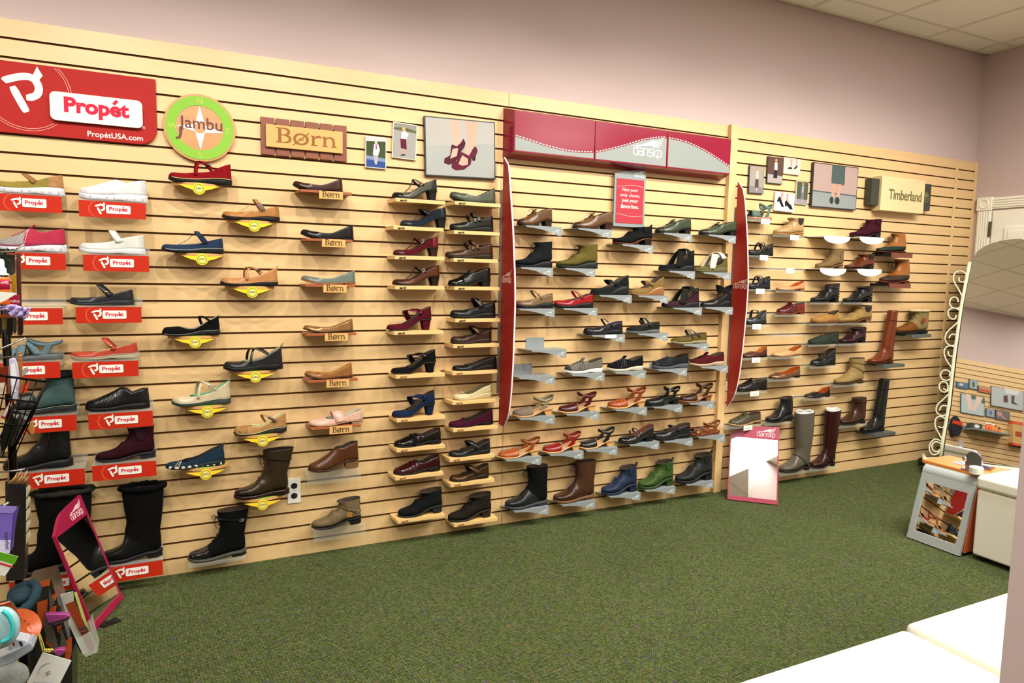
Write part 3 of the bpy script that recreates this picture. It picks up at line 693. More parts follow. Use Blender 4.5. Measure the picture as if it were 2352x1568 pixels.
    if 'lac' in o and sub is None:
        s0, s1, n = o['lac']; add('laces', m_laces(q, s0, s1, n, lambda s: q.top(min(s, tpl['sv']))+(.0 if s < tpl['sv'] else 0), bow=o.get('bow', True)), LA)
        if 'tongue' in o or True:
            sv = tpl['sv']; pts = [(s*L, 0, q.bed(s)+(tpl['vh']+(s-sv)*.9)*L) for s in (sv-.05, sv, sv+.06)]; add('tongue', MB().ribbon(pts, [.03, .032, .03], .003, (-.6, 0, 1)), U)
    if 'lac' in o and sub is not None:
        z0, z1, n = o['lac']; mb = MB(); eye = MB(); prev = None; r = .0015
        for i in range(n):
            z = z0+(z1-z0)*i/(n-1); x, zz, hw = front_pt(sub, q, z); yw = .014; c = [(x+.012, -yw-.004, zz-.006), (x-.003, 0, zz+.003), (x+.012, yw+.004, zz-.006)]
            mb.tube(c, r, 5)
            if prev: mb.tube([prev[0], (c[1][0]*.5+prev[1][0]*.5-.003, 0, (c[1][2]+prev[1][2])/2+.002), c[2]], r, 5); mb.tube([prev[2], (c[1][0]*.5+prev[1][0]*.5-.003, 0, (c[1][2]+prev[1][2])/2+.002), c[0]], r, 5)
            eye.sphere((c[0][0]+.002, c[0][1]-.001, c[0][2]), .0035, .002, .0035, 8, 4); prev = c
        cc = Vector(prev[1])
        if o.get('bow', True):
            for sg in (-1, 1):
                mb.tube([cc, cc+Vector((-.016, sg*.010, .012)), cc+Vector((-.030, sg*.018, .004)), cc+Vector((-.018, sg*.014, -.008)), cc], r, 5)
                mb.tube([cc, cc+Vector((-.008, sg*.018, -.004)), cc+Vector((-.016, sg*.026, -.030)), cc+Vector((-.004, sg*.030, -.055))], r, 5)
        add('laces', mb, LA); add('eyelets', eye, M(o.get('eye', 'silver')), smooth=True)
    if 'bands' in o and sub is not None:
        for zc, mt, bkm in o['bands']:
            mb, pts = band(q, sub, zc, w=.045); add('strap', mb, M(mt))
            if bkm: add('buckle', m_buckle(q, pts[o.get('bi', 8)], .009, tilt=0, off=.004), M(bkm), smooth=True)
    if 'fur' in o and sub is not None:
        f, b_, wd = sub[-1]; cx = (f[0]+b_[0])/2*L; rx = (b_[0]-f[0])/2*L; zz = f[1]*L+q.bed(.7); mb = MB(); rnd = random.Random(3)
        pts = [(cx-rx*1.02*math.cos(2*math.pi*k/40), -q.hw*wd*1.04*math.sin(2*math.pi*k/40), zz-.004+rnd.uniform(-.002, .002)) for k in range(40)]
        mb.tube(pts, [.011+rnd.uniform(-.002, .003) for _ in pts], 8, closed=True)
        for _ in range(260):
            k = rnd.randrange(40); p = Vector(pts[k]); d = Vector((rnd.uniform(-1, 1), rnd.uniform(-1, 1), rnd.uniform(-1, 1))).normalized(); mb.tube([p+d*.006, p+d*.017], [.0016, .0004], 3)
        add('fur_cuff', mb, M(o['fur']), smooth=True)
    if 'gore_notch' in o and sub is not None:                 # elastic side panel; on cut-out booties a dark patch painted as the shaded notch
        ht = tpl['ht']
        for sg in (-1, 1):
            mb = MB(); pts = [(s_*L, sg*(q.hw*.87+.0015), q.bed(.75)+z_*L) for s_, z_ in ((.66, ht-.03), (.69, ht*.66), (.735, ht*.52), (.80, ht*.52), (.845, ht*.66), (.87, ht-.03))]
            mb.prism(pts, (0, sg*.0012, 0)); add('gore_or_notch', mb, M(o['gore_notch']))
    if 'zip' in o and sub is not None:
        ht = tpl['ht']; s0, z0, s1, z1 = o['zip']; mb = MB(); mb.tube([((s0+(s1-s0)*t)*L, -q.hw*(.93-.06*t)-.001, q.bed(.6)+(z0+(z1-z0)*t)*L) for t in (0, .25, .5, .75, 1)], .0022, 5); add('zipper', mb, M('metal #5a5650'))
    if 'tab' in o:
        x = .975*L; zt = (tpl.get('ht') or 0)*L if sub else tpl['bh']*L; z = q.bed(1)+zt
        add('pull_tab', MB().ribbon([(x, -.001, z-.02), (x+.006, 0, z+.004), (x+.010, 0, z+.016), (x+.002, 0, z+.012), (x-.006, 0, z-.012)], .012, .0015, (1, 0, 0)), M(o['tab']))
    if 'bow_' in o:
        s = tpl['sv']-.03; c = Vector((s*L, 0, q.bed(s)+tpl['vh']*L+.002)); mb = MB()
        for sg in (-1, 1): mb.tube([c, c+Vector((-.006, sg*.012, .009)), c+Vector((.004, sg*.02, .004)), c], .0022, 5)
        mb.sphere(c, .004, m=0); add('bow', mb, M(o['bow_']), smooth=True)
    if 'pen' in o:                                      # saddle strap across a loafer vamp
        s = o['pen']; pts = []
        for i in range(13):
            th = math.pi*i/12; tt = min(th, math.pi-th); x, y, z = q.surf(s, tt, out=.0015); pts.append((x, -y if th < math.pi/2 else y, z))
        add('saddle', MB().ribbon(pts, .06*L, .0012, lambda i, p: (0, p[1], max(.001, p[2]-q.bed(s)))), M(o.get('penm', up)), smooth=True)
    if 'rib' in o:                                      # seams / pleats fanned over the toe
        for s0, s1 in o['rib']:
            mb = MB()
            s0 = min(s0, tpl['sv']-.02); s1 = min(s1, tpl['sv']-.01)
            pts = []
            for i in range(9):
                t = i/8; th = .15+t*1.3; x, y, z = q.surf(s0+(s1-s0)*t, th, out=.0012); pts.append((x, -y, z))
            mb.tube(pts, .0012, 4); add('seam', mb, M(o.get('ribm', up)))
    if 'ptag' in o:
        s_, z_, w_, h_, c_ = o['ptag']; y_ = -(q.hw*1.02+.006); x_ = s_*L; zz_ = q.bed(s_)+z_*L; mb = MB(); mb.tube([(x_+.004, y_+.004, zz_+h_*1.5), (x_-.004, y_-.002, zz_+h_*1.15), (x_, y_-.003, zz_+h_*.9)], .0012, 5); add('tag_string', mb, M('fabric #a88a4c'))
        mb = MB(); mb.xz(rrect(x_-w_/2, zz_, x_+w_/2, zz_+h_, .003), y_-.0045, y_-.003); add('paper_tag', mb, M(c_))
    if 'paper' in o and sub is not None:
        f, b_, wd = sub[-1]; cx = (f[0]+b_[0])/2*L; rx = (b_[0]-f[0])/2*L*.93; zz_ = f[1]*L+q.bed(.7); mb = MB(); n_ = 24
        for dz in (-.02, .012): mb.v += [(cx-rx*math.cos(2*math.pi*k_/n_), -q.hw*wd*.93*math.sin(2*math.pi*k_/n_), zz_+dz+.004*math.sin(5*k_)) for k_ in range(n_)]
        mb.f = [(k_, (k_+1) % n_, n_+(k_+1) % n_, n_+k_) for k_ in range(n_)]; mb.m = [0]*n_; add('paper_insert', mb, M('print #e4e4e0'), smooth=True, solid=.001)
    # vertical fit
    zmx = max(v[2] for n, mb, mt, k in parts if n not in ('laces', 'pull_tab') or (n == 'laces' and o.get('fitlace')) for v in mb.v)
    k = (ztop-zb)/zmx
    root = empty(o.get('name', 'shoe'), (a.x, yc, zb+.0006), None, None)
    for n, mb, mt, kw in parts:
        mb.v = [(x, y, z*k) for x, y, z in mb.v]
        ob = mb.build(n, mt, root, **kw)
    if abs(L-.25) > .055 or not .55 < k < 1.6: print('CHECK', kind, u0, u1, 'L %.3f k %.2f' % (L, k))
    return root, zb

# ---------------------------------------------------------------- shelves
SD = .118
redl = mat('#b0240a', 'print'); wht = mat('#dedfd6', 'print'); redt = mat('#c41a3a', 'print'); lw = wood('#d8b478', .08, .4, 1.5, 'light_wood'); rw = wood('#9a5430', .15, .4, 1.5, 'red_wood')
bam = wood('#c99a5c', .12, .4, 2, 'bamboo'); tan_ = mat('#c9a062', 'print'); ink = mat('#5a3c1c', 'print'); grey = mat('#838b8d', 'satin'); greyd = mat('#7e8686', 'satin')
green = mat('#7fb23c', 'print'); yel = mat('#ecc52c', 'print'); blk = mat('#1b1a19', 'print'); pale = mat('#e8ece6', 'print'); brown = wood('#6f3a24', .15, .45, 2, 'brown_wood'); dgrey = mat('#4c5450', 'satin')
maroon = mat('#9c1b3c', 'gloss'); maroon2 = mat('#8a1a22', 'satin')
def xat(u, z, d):       # world x of a point at pixel column u on the plane d in front of the wall, at height z
    v = 700.
    for _ in range(6):
        p = atY(u, v, -d); c = (Vector((p.x, -d, z))-EYEP); v = 784-FPX*c.dot(UP)/c.dot(FW)
    return atY(u, v, -d).x
def shelf(kind, ul, ur, zt, short, labelled=True, tagpx=None):
    if kind == 'propet':
        x0, x1 = xat(ul, zt-.04, SD+.004), xat(ur, zt-.04, SD+.004); e = empty('shoe_shelf', (x0, 0, zt), 'red-labelled clear shelf under the '+short, 'shelf', 'clear shelves with red labels'); W = x1-x0
        m = MB(); m.box(0, W, -SD, -.001, -.004, 0); m.box(0, W, -.006, -.001, 0, .03); m.box(0, .003, -SD, -.001, -.03, -.004); m.box(W-.003, W, -SD, -.001, -.03, -.004); m.box(0, W, -SD-.001, -SD+.002, -.074, -.004)
        m.build('acrylic_shelf', acrylic(), e)
        lb = MB().box(0, W, -SD-.0035, -SD-.0015, -.074, -.006).build('label_strip', redl, e); tag(lb, 'red label strip with white lettering')
        c = W*.60; h = .068; y = -SD-.004
        t = MB(); pts = rrect(W*.40, -.056, W*.765, -.021, .005); t.xz(pts, y, y-.0012, 0); propet_p(t, W*.235, -.062, W*.155, y, 0)
        r = MB()
        put_text(t, 'Propet', W*.445, -.050, w=W*.275, h=.0215, y=y-.0014, m=1, bold=.03, depth=.0004); stroke(t, [(W*.645, -.0325), (W*.668, -.0265)], .0034, y-.0014, d=.0004, m=1)
        for rr in (.035, .039): t.tube([(W*.30+rr*math.cos(q), y, -.04+rr*math.sin(q)) for q in [math.radians(110+140*i/14) for i in range(15)] if -.073 < -.04+rr*math.sin(q) < -.007], .0005, 4, m=2)
        o = t.build('lettering', [wht, redt, mat('#f08a60', 'print')], lb); tag(o, 'white slanted P logo and name in red on white')
    elif kind == 'earth' or kind == 'born':
        th = .019 if kind == 'earth' else .012; ch = .05 if kind == 'earth' else .04
        x1 = xat(ur, zt-.01, SD); x0 = xat(ul, zt, .0); W = x1-x0; d = SD
        cl = (xat(ul+(17 if kind == 'earth' else 13), zt, SD)-x0)
        cl = max(.01, cl)
        e = empty('shoe_shelf', (x0, 0, zt), ('light wood shelf under the ' if kind == 'earth' else 'reddish wood shelf under the ')+short, 'shelf', 'light wood shelves' if kind == 'earth' else 'reddish wood shelves')
        MB().xy([(0, -.001), (0, -.03), (cl, -d), (W, -d), (W, -.001)], -th, 0).build('shelf_board', lw if kind == 'earth' else rw, e, bevel=.0012)
        if kind == 'earth':
            mb = MB(); put_text(mb, 'earth', cl+.022, -.0165, w=.036, y=-d-.0006, bold=.03, shear=.3, depth=.0004); tag(mb.build('lettering', blk if labelled else mat('#8a5a3c', 'print'), e), 'small black slanted lettering')
            MB().box(cl+.01, W-.02, -.11, -.03, 0, .0004).build('inlay', mat('#d0a765', 'matte'), e)
        else:
            c = W*.60; pl = MB().box(c-.056, c+.056, -d-.006, -d-.001, -.038, -.001).build('name_plate', tan_, e); mb = MB(); born_text(mb, c-.042, -.029, .084, -d-.007); tag(mb.build('lettering', ink, pl), 'brown serif lettering')
    elif kind == 'jambu':
        x0, x1 = xat(ul, zt-.01, .05), xat(ur, zt-.01, .05); W = x1-x0
        e = empty('shoe_shelf', (x0, 0, zt), 'bamboo badge shelf under the '+short, 'shelf', 'bamboo shelves with yellow badges')
        front = [(0, -.055)]+[(W*t, -.055-.065*math.sin(math.pi*t)**.8) for t in [i/14 for i in range(1, 14)]]+[(W, -.055)]
        MB().xy([(W*.06, -.001)]+front+[(W*.94, -.001)], -.0125, -.0005).build('shelf_board', bam, e)
        MB().xy([(W*.12, -.012)]+[(W/2+(x-W/2)*.9, y*.93) for x, y in front]+[(W*.88, -.012)], -.0005, .0003).build('green_pad', green, e)
        b = MB(); y = -.125; c = W*.52; b.xz([(c-.082, -.012), (c-.02, -.014), (c, -.010), (c+.02, -.014), (c+.082, -.012), (c+.05, -.026), (c+.02, -.034), (c, -.03), (c-.02, -.034), (c-.05, -.026)], y, y+.002)
        b.xz(arc(c, -.027, .0255, .0255, 0, 360, 28)[:-1], y-.0005, y+.0025)
        bo = b.build('winged_badge', yel, e)
        r = MB(); r.tube([(c+.019*math.cos(a/28*2*math.pi), y-.001, -.027+.019*math.sin(a/28*2*math.pi)) for a in range(28)], .0016, 5, closed=True); r.xz(arc(c, -.027, .0155, .0155, 0, 360, 22)[:-1], y-.0012, y-.0002, 1)
        put_text(r, 'Jambu', c-.0135, -.031, w=.027, y=y-.0015, m=2, bold=.01, depth=.0003)
        for p in ([(0, .014), (.0025, 0), (0, -.014), (-.0025, 0)], [(.014, 0), (0, .0025), (-.014, 0), (0, -.0025)]): r.xz([(c+a, -.027+b_) for a, b_ in p], y-.0015, y-.0011, 3)
        r.build('round_emblem', [green, mat('#d9c86a', 'print'), mat('#6a4a2c', 'print'), wht], bo)
    elif kind == 'dansko':
        x0, x1 = xat(ul, zt-.01, SD), xat(ur, zt-.01, SD); W = x1-x0
        e = empty('shoe_shelf', (x0, 0, zt), ('grey bracket shelf under the ' if short[:5] != 'EMPTY' else '')+short.replace('EMPTY', ''), 'shelf', 'grey metal bracket shelves')
        m = MB(); m.xy([(-.035, -.001), (-.02, -.04), (0, -SD), (W, -SD), (W-.005, -.001)], -.002, 0)
        bh_ = .058 if short[:5] == 'EMPTY' else .026; m.box(W*.10, W*.62, -.004, -.001, 0, bh_); m.box(W*.10, W*.62, -.004, -.001, bh_, bh_+.002); m.build('bracket_plate', grey, e)
        lip = MB(); lip.xz([(0, 0), (W, 0), (W, -.044), (W-.006, -.05), (W-.022, -.049), (W*.7, -.034), (W*.45, -.019), (W*.2, -.011), (.008, -.009), (0, -.004)], -SD-.002, -SD); lo = lip.build('tapered_lip', grey, e)
        lg = MB(); dansko_logo(lg, W-.062, -.040, .048, -SD-.0024, k=.8); lg.build('lettering', mat('#c6cecc', 'print'), lo)
        if tagpx: xa = xat(tagpx[0], zt, SD)-x0; xb = xat(tagpx[1], zt, SD)-x0; MB().box(xa, xb, -SD-.0045, -SD-.003, -.020, .001).build('white_card', wht, e)
    elif kind == 'clear':
        x0, x1 = xat(ul, zt, SD), xat(ur, zt, SD); W = x1-x0
        e = empty('shoe_shelf', (x0, 0, zt), ('clear shelf under the ' if short[:5] != 'EMPTY' else '')+short.replace('EMPTY', ''), 'shelf', 'clear acrylic shelves')
        m = MB(); m.box(0, W, -SD, -.001, -.004, 0); m.box(0, W, -SD, -SD+.003, -.014, 0); m.box(0, W, -.005, -.001, 0, .006); m.build('acrylic_shelf', acrylic('#dfe6e0', .09), e)
        if tagpx:
            a, b, va, vb = tagpx; xa = xat(a, zt, SD+.002)-x0; xb = xat(b, zt, SD+.002)-x0
            t = MB().box(xa, xb, -SD-.004, -SD-.002, -.030, .004).build('white_tag', wht, e); l = MB(); stroke(l, [(xa+(xb-xa)*.3, -.016), (xa+(xb-xa)*.55, -.017), (xa+(xb-xa)*.72, -.013), (xa+(xb-xa)*.72, -.006)], .002, -SD-.0042); l.build('lettering', greyd, t)
    elif kind == 'block':       # clear shelf with a deep front
        x0, x1 = xat(ul, zt, SD), xat(ur, zt, SD); W = x1-x0
        e = empty('shoe_shelf', (x0, 0, zt), 'clear riser shelf under the '+short, 'shelf', 'clear acrylic shelves')
        m = MB(); m.box(0, W, -SD, -.001, -.004, 0); m.box(0, W, -SD, -SD+.003, -.055, -.004); m.box(0, .003, -SD, -.001, -.03, -.004); m.build('acrylic_shelf', acrylic('#e6ebe4', .06), e)
    elif kind == 'white':
        x0 = xat(ul, zt, SD); x1 = xat(ur, zt, SD); W = x1-x0
        e = empty('shoe_shelf', (x0, 0, zt), ('white curved shelf under the ' if short[:5] != 'EMPTY' else '')+short.replace('EMPTY', ''), 'shelf', 'white curved-front shelves')
        MB().xy([(-.03, -.001), (-.02, -.03), (0, -SD), (W, -SD), (W, -.001)], -.006, 0).build('shelf_board', mat('#d9d3bf', 'satin'), e)
        f = MB(); f.xz([(0, .002), (W, .002)]+[(W/2+W/2*math.cos(math.radians(a)), -.008-.042*math.sin(math.radians(a))) for a in range(0, 181, 15)], -SD-.003, -SD); fo = f.build('curved_front', wht, e)
        k = MB()
        for a in (.47, .50, .53): stroke(k, [(W*a, -.012), (W*a, -.03)], .0025, -SD-.0032)
        k.build('lettering', mat('#b8b4a8', 'print'), fo)
    elif kind in ('brown', 'dark'):
        x0 = xat(ul, zt, SD+.02); x1 = xat(ur, zt, SD+.02); W = x1-x0; D = SD+.02
        e = empty('shoe_shelf', (x0, 0, zt), ('thick brown wood shelf under the ' if kind == 'brown' else 'dark grey shelf under the ')+short, 'shelf', 'brown wood shelves' if kind == 'brown' else 'dark grey shelves')
        mt = brown if kind == 'brown' else dgrey; th = .034 if kind == 'brown' else .024
        MB().xy([(-.02, -.001), (-.02, -.05), (0, -D), (W, -D), (W, -.001)], -th*.6, 0).build('shelf_board', blk if kind == 'brown' else mt, e)
        MB().box(0, W, -D-.008, -D, -th, .001).build('front_board', mt, e, bevel=.001)

# ---------------------------------------------------------------- the shoes: kind, toe px, heel px, underside px, top px, material, shelf, shelf px, name, label, options
X2 = [(.42, .06, .84, .34, .62, .62, .16), (.80, .34, .42, .06, .62, .62, .16)]
GRP = dict(propet='shoes on the red-labelled shelves', jambu='shoes on the bamboo shelves', born='shoes on the reddish wood shelves', earth='shoes on the light wood shelves', dansko='shoes on the grey bracket shelves')
SUF = dict(propet=' on a red-labelled shelf', jambu=' on a bamboo badge shelf', born=' on a reddish wood shelf', earth=' on a light wood shelf', dansko=' on a grey bracket shelf', clear=' on a clear shelf', white=' on a white curved shelf', brown=' on a brown shelf', dark=' on a dark grey shelf', block=' on a clear riser')
BL = 'leather #1e1e20'
D = [
 # red-label columns
 ('mj', -12, 147, 445, 402, 'fabric #9a8a48', 'propet', -12, 142, 'mary_jane_shoe', 'olive mesh strap shoe with white bubble sole', dict(so='rubber #dcdde0', pt=.085, c2='suede #b58e66', ctr=.80, straps=[(.60, .10, .60, .10, .44, .28, .09)], st='suede #9c7650', pods='rubber #bab8cc')),
 ('slip', 183, 338, 461, 411, 'leather #d6d8da', 'propet', 181, 335, 'slip_on_shoe', 'white slip-on shoe with white bubble sole', dict(so='rubber #dcdde0', pods='rubber #bab8cc', li='matte #e0e0e0', tf=.5)),
 ('sport', -6, 152, 577, 515, 'fabric #b8405a', 'propet', -4, 151, 'running_shoe', 'pink and grey running shoe with pink laces', dict(so='rubber #dcdde0', pods='rubber #bab8cc', sv=.5, vh=.33, sh=.22, bh=.30, cap=.42, c1='fabric #a09a98', c2='fabric #c84064', li='matte #cbb58a', lac=(.22, .50, 7), la='fabric #c01c6c', bow=False, line='rubber #b03070', tf=.42, pt=.085, rib=[(.30, .46), (.36, .52), (.42, .49)], ribm='fabric #c9c9c4')),
 ('mj', 183, 333, 583, 529, 'leather #d4d6d0', 'propet', 191, 342, 'mary_jane_shoe', 'white leather strap walking shoe', dict(so='rubber #d6d7d8', pt=.085, sv=.34, vh=.18, sh=.24, bh=.34, th=.15, straps=[(.62, .16, .62, .16, .50, .46, .11)], li='matte #dcdcd4', tf=.5)),
 ('EMPTY', 0, 0, 704, 0, '', 'propet', -6, 144, '', 'EMPTY', {}),
 ('mj', 160, 308, 701, 652, 'leather #2b3036', 'propet', 174, 325, 'mary_jane_shoe', 'charcoal leather shoe with a wide fastened strap', dict(so='rubber #363a3d', hh=.07, straps=[(.64, .12, .64, .12, .46, .44, .10)], fast=('button', 'gold'), tf=.47)),
 ('sandal', 0, 145, 827, 776, 'fabric #6d7674', 'propet', -13, 138, 'sport_sandal', 'grey and light blue strappy sport sandal', dict(so='rubber #6f7476', pt=.11, ins='fabric #565c5e', ankle=(.46, .40, .44), st='fabric #6f858c', straps=[(.16, .02, .20, .02, .26, .24, .13), (.34, .02, .30, .02, .36, .34, .13), (.62, .02, .50, .02, .46, .44, .12)], tf=.6)),
 ('mj', 162, 317, 825, 775, 'leather #b4503c', 'propet', 166, 318, 'mary_jane_shoe', 'coral red shoe with a strap and beige sole', dict(so='rubber #b9b39c', hh=.06, li='matte #cdbf90', straps=[(.66, .12, .66, .12, .50, .42, .08)], fast=('button', 'gold'), line='rubber #c9c2ac', tf=.52)),
 ('boot_low', 30, 176, 950, 852, 'suede #4d6462', 'propet', 28, 176, 'snow_boot', 'teal grey snow boot with black fur cuff', dict(so='rubber #3a3d3c', cap=.30, c1='rubber #232526', fur='fabric #111111', pt=.09, topf=.46, ht=.68, line='rubber #8b938c', lac=(.30, .60, 4), bow=False, tf=.75)),
 ('slip', 197, 344, 942, 889, BL, 'propet', 203, 351, 'fisherman_shoe', 'black leather shoe with cut-out petals over the vamp', dict(so='rubber #1a1a1a', sv=.56, vh=.34, pt=.06, hh=.05, rib=[(.18, .30), (.24, .36), (.30, .42), (.36, .48), (.42, .54)], ribm='patent #0c0c0c', tf=.5)),
 ('boot_low', 8, 168, 1078, 968, BL, 'propet', 37, 195, 'ankle_boot', 'plain black leather ankle boot with a side zip', dict(so='rubber #1f2122', ht=.70, zip=(.62, .12, .72, .62), pt=.06, arch=.02, sole='wedge', hh=.07, tf=.75)),
 ('boot_block', 220, 358, 1057, 977, 'suede #3a1420', 'propet', 212, 359, 'chelsea_boot', 'burgundy suede pull-on boot with short block heel', dict(so='rubber #2b2c30', ht=.62, gore_notch='fabric #2f101a', topf=.53, tf=.75, hh=.10)),
 ('tall', 12, 212, 1316, 1118, 'suede #141515', 'propet', 22, 200, 'tall_boot', 'tall black suede boot with furry rim behind the floor mirror', dict(so='rubber #17191a', ht=1.05, fur='fabric #2a2a24', sole='wedge', hh=.06, pt=.06, calf=.2, fsh=.15, topf=.36, topb=1.04, tf=.7, topw=1.15)),
 ('tall', 232, 374, 1288, 1108, 'leather #17181a', 'propet', 230, 374, 'tall_boot', 'tall black boot with leather foot and suede shaft', dict(so='rubber #1f2226', ht=1.25, c2='suede #0d0d0e', tone=.42, hh=.07, pt=.05, topf=.36, fsh=.13, topb=1.06, topw=1.1, calf=.2, fur='suede #0d0d0e', tf=.7)),
 # bamboo badge shelves
 ('mj', 388, 532, 421, 375, 'suede #8e1a26', 'jambu', 393, 513, 'mary_jane_shoe', 'red suede cut-out shoe with thick black sole', dict(so='rubber #1b1e20', line='rubber #d8c890', li='matte #c8a860', wide=.95, straps=[(.68, .20, .42, .06, .46, .36, .05), (.42, .08, .70, .16, .5, .36, .05)], fast=('button', BL), bh=.32, tf=.9)),
 ('mj', 511, 642, 506, 457, 'leather #b08048', 'jambu', 520, 635, 'mary_jane_shoe', 'tan shoe with T-strap and black sole', dict(so='rubber #22242a', line='rubber #b98858', li='matte #c4b48a', straps=[(.70, .14, .70, .14, .56, .42, .07)], tbar=(.56, .42), fast=('tab', 'leather #6b452a'), tf=.55)),
 ('mj', 372, 513, 581, 531, 'suede #33445c', 'jambu', 400, 520, 'mary_jane_shoe', 'navy blue shoe with T-strap and grey piping', dict(so='rubber #191c20', line='rubber #b9bfc4', li='matte #b9b08a', straps=[(.70, .14, .70, .14, .56, .42, .08)], tbar=(.56, .42), fast=('tab', 'suede #2b3a50'), tf=.55)),
 ('mj', 507, 638, 657, 612, 'leather #b98a5c', 'jambu', 516, 630, 'mary_jane_shoe', 'tan cross-strap shoe with pink lining', dict(so='rubber #1c2124', line='rubber #d8a88c', li='matte #e0a080', straps=[(.72, .22, .42, .06, .46, .38, .04), (.44, .08, .72, .16, .52, .38, .05)], fast=('button', 'leather #4a3020'), bh=.33, tab='suede #b98a5c', tf=.5)),
 ('wflat', 372, 505, 771, 724, 'suede #101413', 'jambu', 385, 504, 'ankle_strap_flat', 'black suede flat with open sides and ankle strap', dict(so='rubber #1a1a1a', line='rubber #8a8a88', li='matte #a09c8c', sh=.10, bh=.38, sv=.30, vh=.2, th=.18, straps=[(.86, .20, .70, .10, .66, .38, .05)], rib=[(.10, .2), (.16, .24), (.2, .3)], tf=.95)),
 ('mj', 514, 649, 851, 795, 'leather #2a2c2c', 'jambu', 525, 636, 'mary_jane_shoe', 'black leather cross-strap shoe with grey lining', dict(so='rubber #1a1c1d', line='rubber #4a4c4c', li='matte #a8a48c', straps=[(.74, .22, .40, .06, .46, .36, .045), (.44, .08, .76, .2, .52, .36, .04)], bh=.36, tab='leather #3a2c28', tf=.92)),
 ('mj', 395, 530, 931, 872, 'leather #c9bda0', 'jambu', 414, 530, 'mary_jane_shoe', 'cream cross-strap shoe with mint green lining', dict(so='rubber #47524c', line='rubber #b9c0b0', li='matte #8cc09a', straps=[(.74, .20, .40, .06, .48, .38, .05), (.44, .08, .72, .18, .52, .38, .045)], fast=('buckle', 'silver'), bh=.34, tab='fabric #9cc8a8', tf=.95)),
 ('wflat', 537, 658, 997, 944, 'suede #b08a5c', 'jambu', 538, 655, 'ankle_strap_flat', 'light tan flat with pleated toe and ankle strap', dict(so='rubber #3a3630', line='rubber #c0c8a0', li='matte #d8cfa0', sh=.12, bh=.36, sv=.28, vh=.17, th=.15, straps=[(.78, .16, .62, .12, .54, .36, .05)], fast=('tab', 'leather #5a4634'), rib=[(.08, .16), (.12, .2), (.18, .24), (.22, .28)], ribm='suede #94713f', tf=.95)),
 ('wflat', 381, 516, 1074, 1021, 'fabric #1f3a4c', 'jambu', 411, 526, 'ballet_flat', 'dark teal fabric slip-on with white dotted sole', dict(so='rubber #22323c', bh=.34, sh=.15, vh=.13, li='matte #2a3038', pods='rubber #d9d2b4', tab='metal #8a7440', rib=[(.14, .22), (.18, .26), (.22, .28)], ribm='fabric #c9c0a0', tf=.95)),
 ('boot_low', 538, 664, 1142, 1030, 'leather #3d3020', 'jambu', 538, 655, 'lace_up_boot', 'tall brown lace-up boot beside the wall outlet', dict(so='rubber #2e2420', ht=1.0, cap=.22, c1='leather #2a1c14', pt=.06, line='leather #5c3424', lac=(.28, .84, 6), la='fabric #2a211a', bands=[(.84, 'leather #33261b', None)], topf=.52, topb=1.10, tf=.75, li='fabric #3a2f22')),
 ('boot_block', 432, 566, 1284, 1167, 'suede #101112', 'clear', 433, 565, 'lace_up_boot', 'tall black lace-up boot with grey welt near the floor', dict(so='rubber #55564e', he='rubber #1c1d1e', ht=1.0, cap=.32, c1='patent #202224', pt=.05, hh=.06, lac=(.26, .84, 6), la='fabric #1a1a1a', bands=[(.84, 'leather #1a1a1b', 'silver')], topf=.50, topb=1.06, tf=.75)),
 # reddish wood shelves
 ('ballet', 673, 787, 438, 409, 'leather #47261c', 'born', 677, 808, 'ballet_flat', 'dark brown leather ballet flat', dict(so='rubber #2a1a14', li='matte #5a3a28')),
 ('ballet', 691, 812, 549, 515, 'leather #1b1c1c', 'born', 690, 810, 'ballet_flat', 'smooth black leather ballet flat', dict(so='rubber #151515', bh=.30, li='matte #2a2a28')),
 ('ballet', 692, 816, 653, 621, 'leather #77807a', 'born', 688, 816, 'ballet_flat', 'grey leather ballet flat with tan sole', dict(so='leather #a06c38', li='matte #8a8f88')),
 ('ballet', 697, 811, 764, 732, 'bronze #a8845a', 'born', 692, 819, 'ballet_flat', 'metallic bronze ballet flat', dict(so='rubber #2c221c', bh=.30, li='matte #9c7a48')),
 ('ballet', 700, 809, 870, 833, 'leather #95693a', 'born', 695, 822, 'ballet_flat', 'caramel tan ballet flat with ridged sole', dict(so='rubber #4a3626', bh=.31, li='matte #b98a4c')),
 ('flat', 709, 833, 976, 938, 'leather #d8b4a4', 'born', 702, 829, 'laced_flat', 'pale pink flat with perforated laced instep', dict(so='rubber #a98f70', li='matte #c8c0a8', straps=[(.56, .02, .56, .02, .50, .27, .20)], lac=(.46, .5, 2), la='leather #d8a898', vh=.15, bh=.25, tf=.95)),
 ('oxheel', 708, 823, 1080, 1013, 'leather #5c3820', 'block', 705, 829, 'clog_bootie', 'brown leather slip-in bootie with stacked wooden heel', dict(so='leather #4a2c18', he='wood #6a4a30', sv=.52, vh=.40, sh=.32, bh=.40, pt=.04, hh=.18, h0=.70, tf=.92, tx=.9)),
 ('boot_heel', 716, 829, 1210, 1143, 'suede #7d6e54', 'block', 720, 840, 'ankle_boot', 'taupe suede ankle boot with hanging brown paper tag', dict(so='rubber #22242a', ht=.52, hh=.14, bands=[(.40, 'suede #776848', 'silver')], topf=.5, tx=.9, tf=.8, dip=.0, ptag=(.72, .10, .027, .034, 'print #a87c44'))),
 # light wood shelves, left column
 ('heel', 900, 1003, 458, 411, 'leather #56574e', 'earth', 890, 1023, 't_strap_heel', 'pewter and black T-strap heeled shoe', dict(cap=.2, c1='patent #1f2022', c2='leather #26282c', ctr=.84, straps=[(.66, .15, .66, .15, .47, .44, .055)], tbar=(.47, .44), tbar2=1, st='leather #22241f', fast=('buckle', 'gold'))),
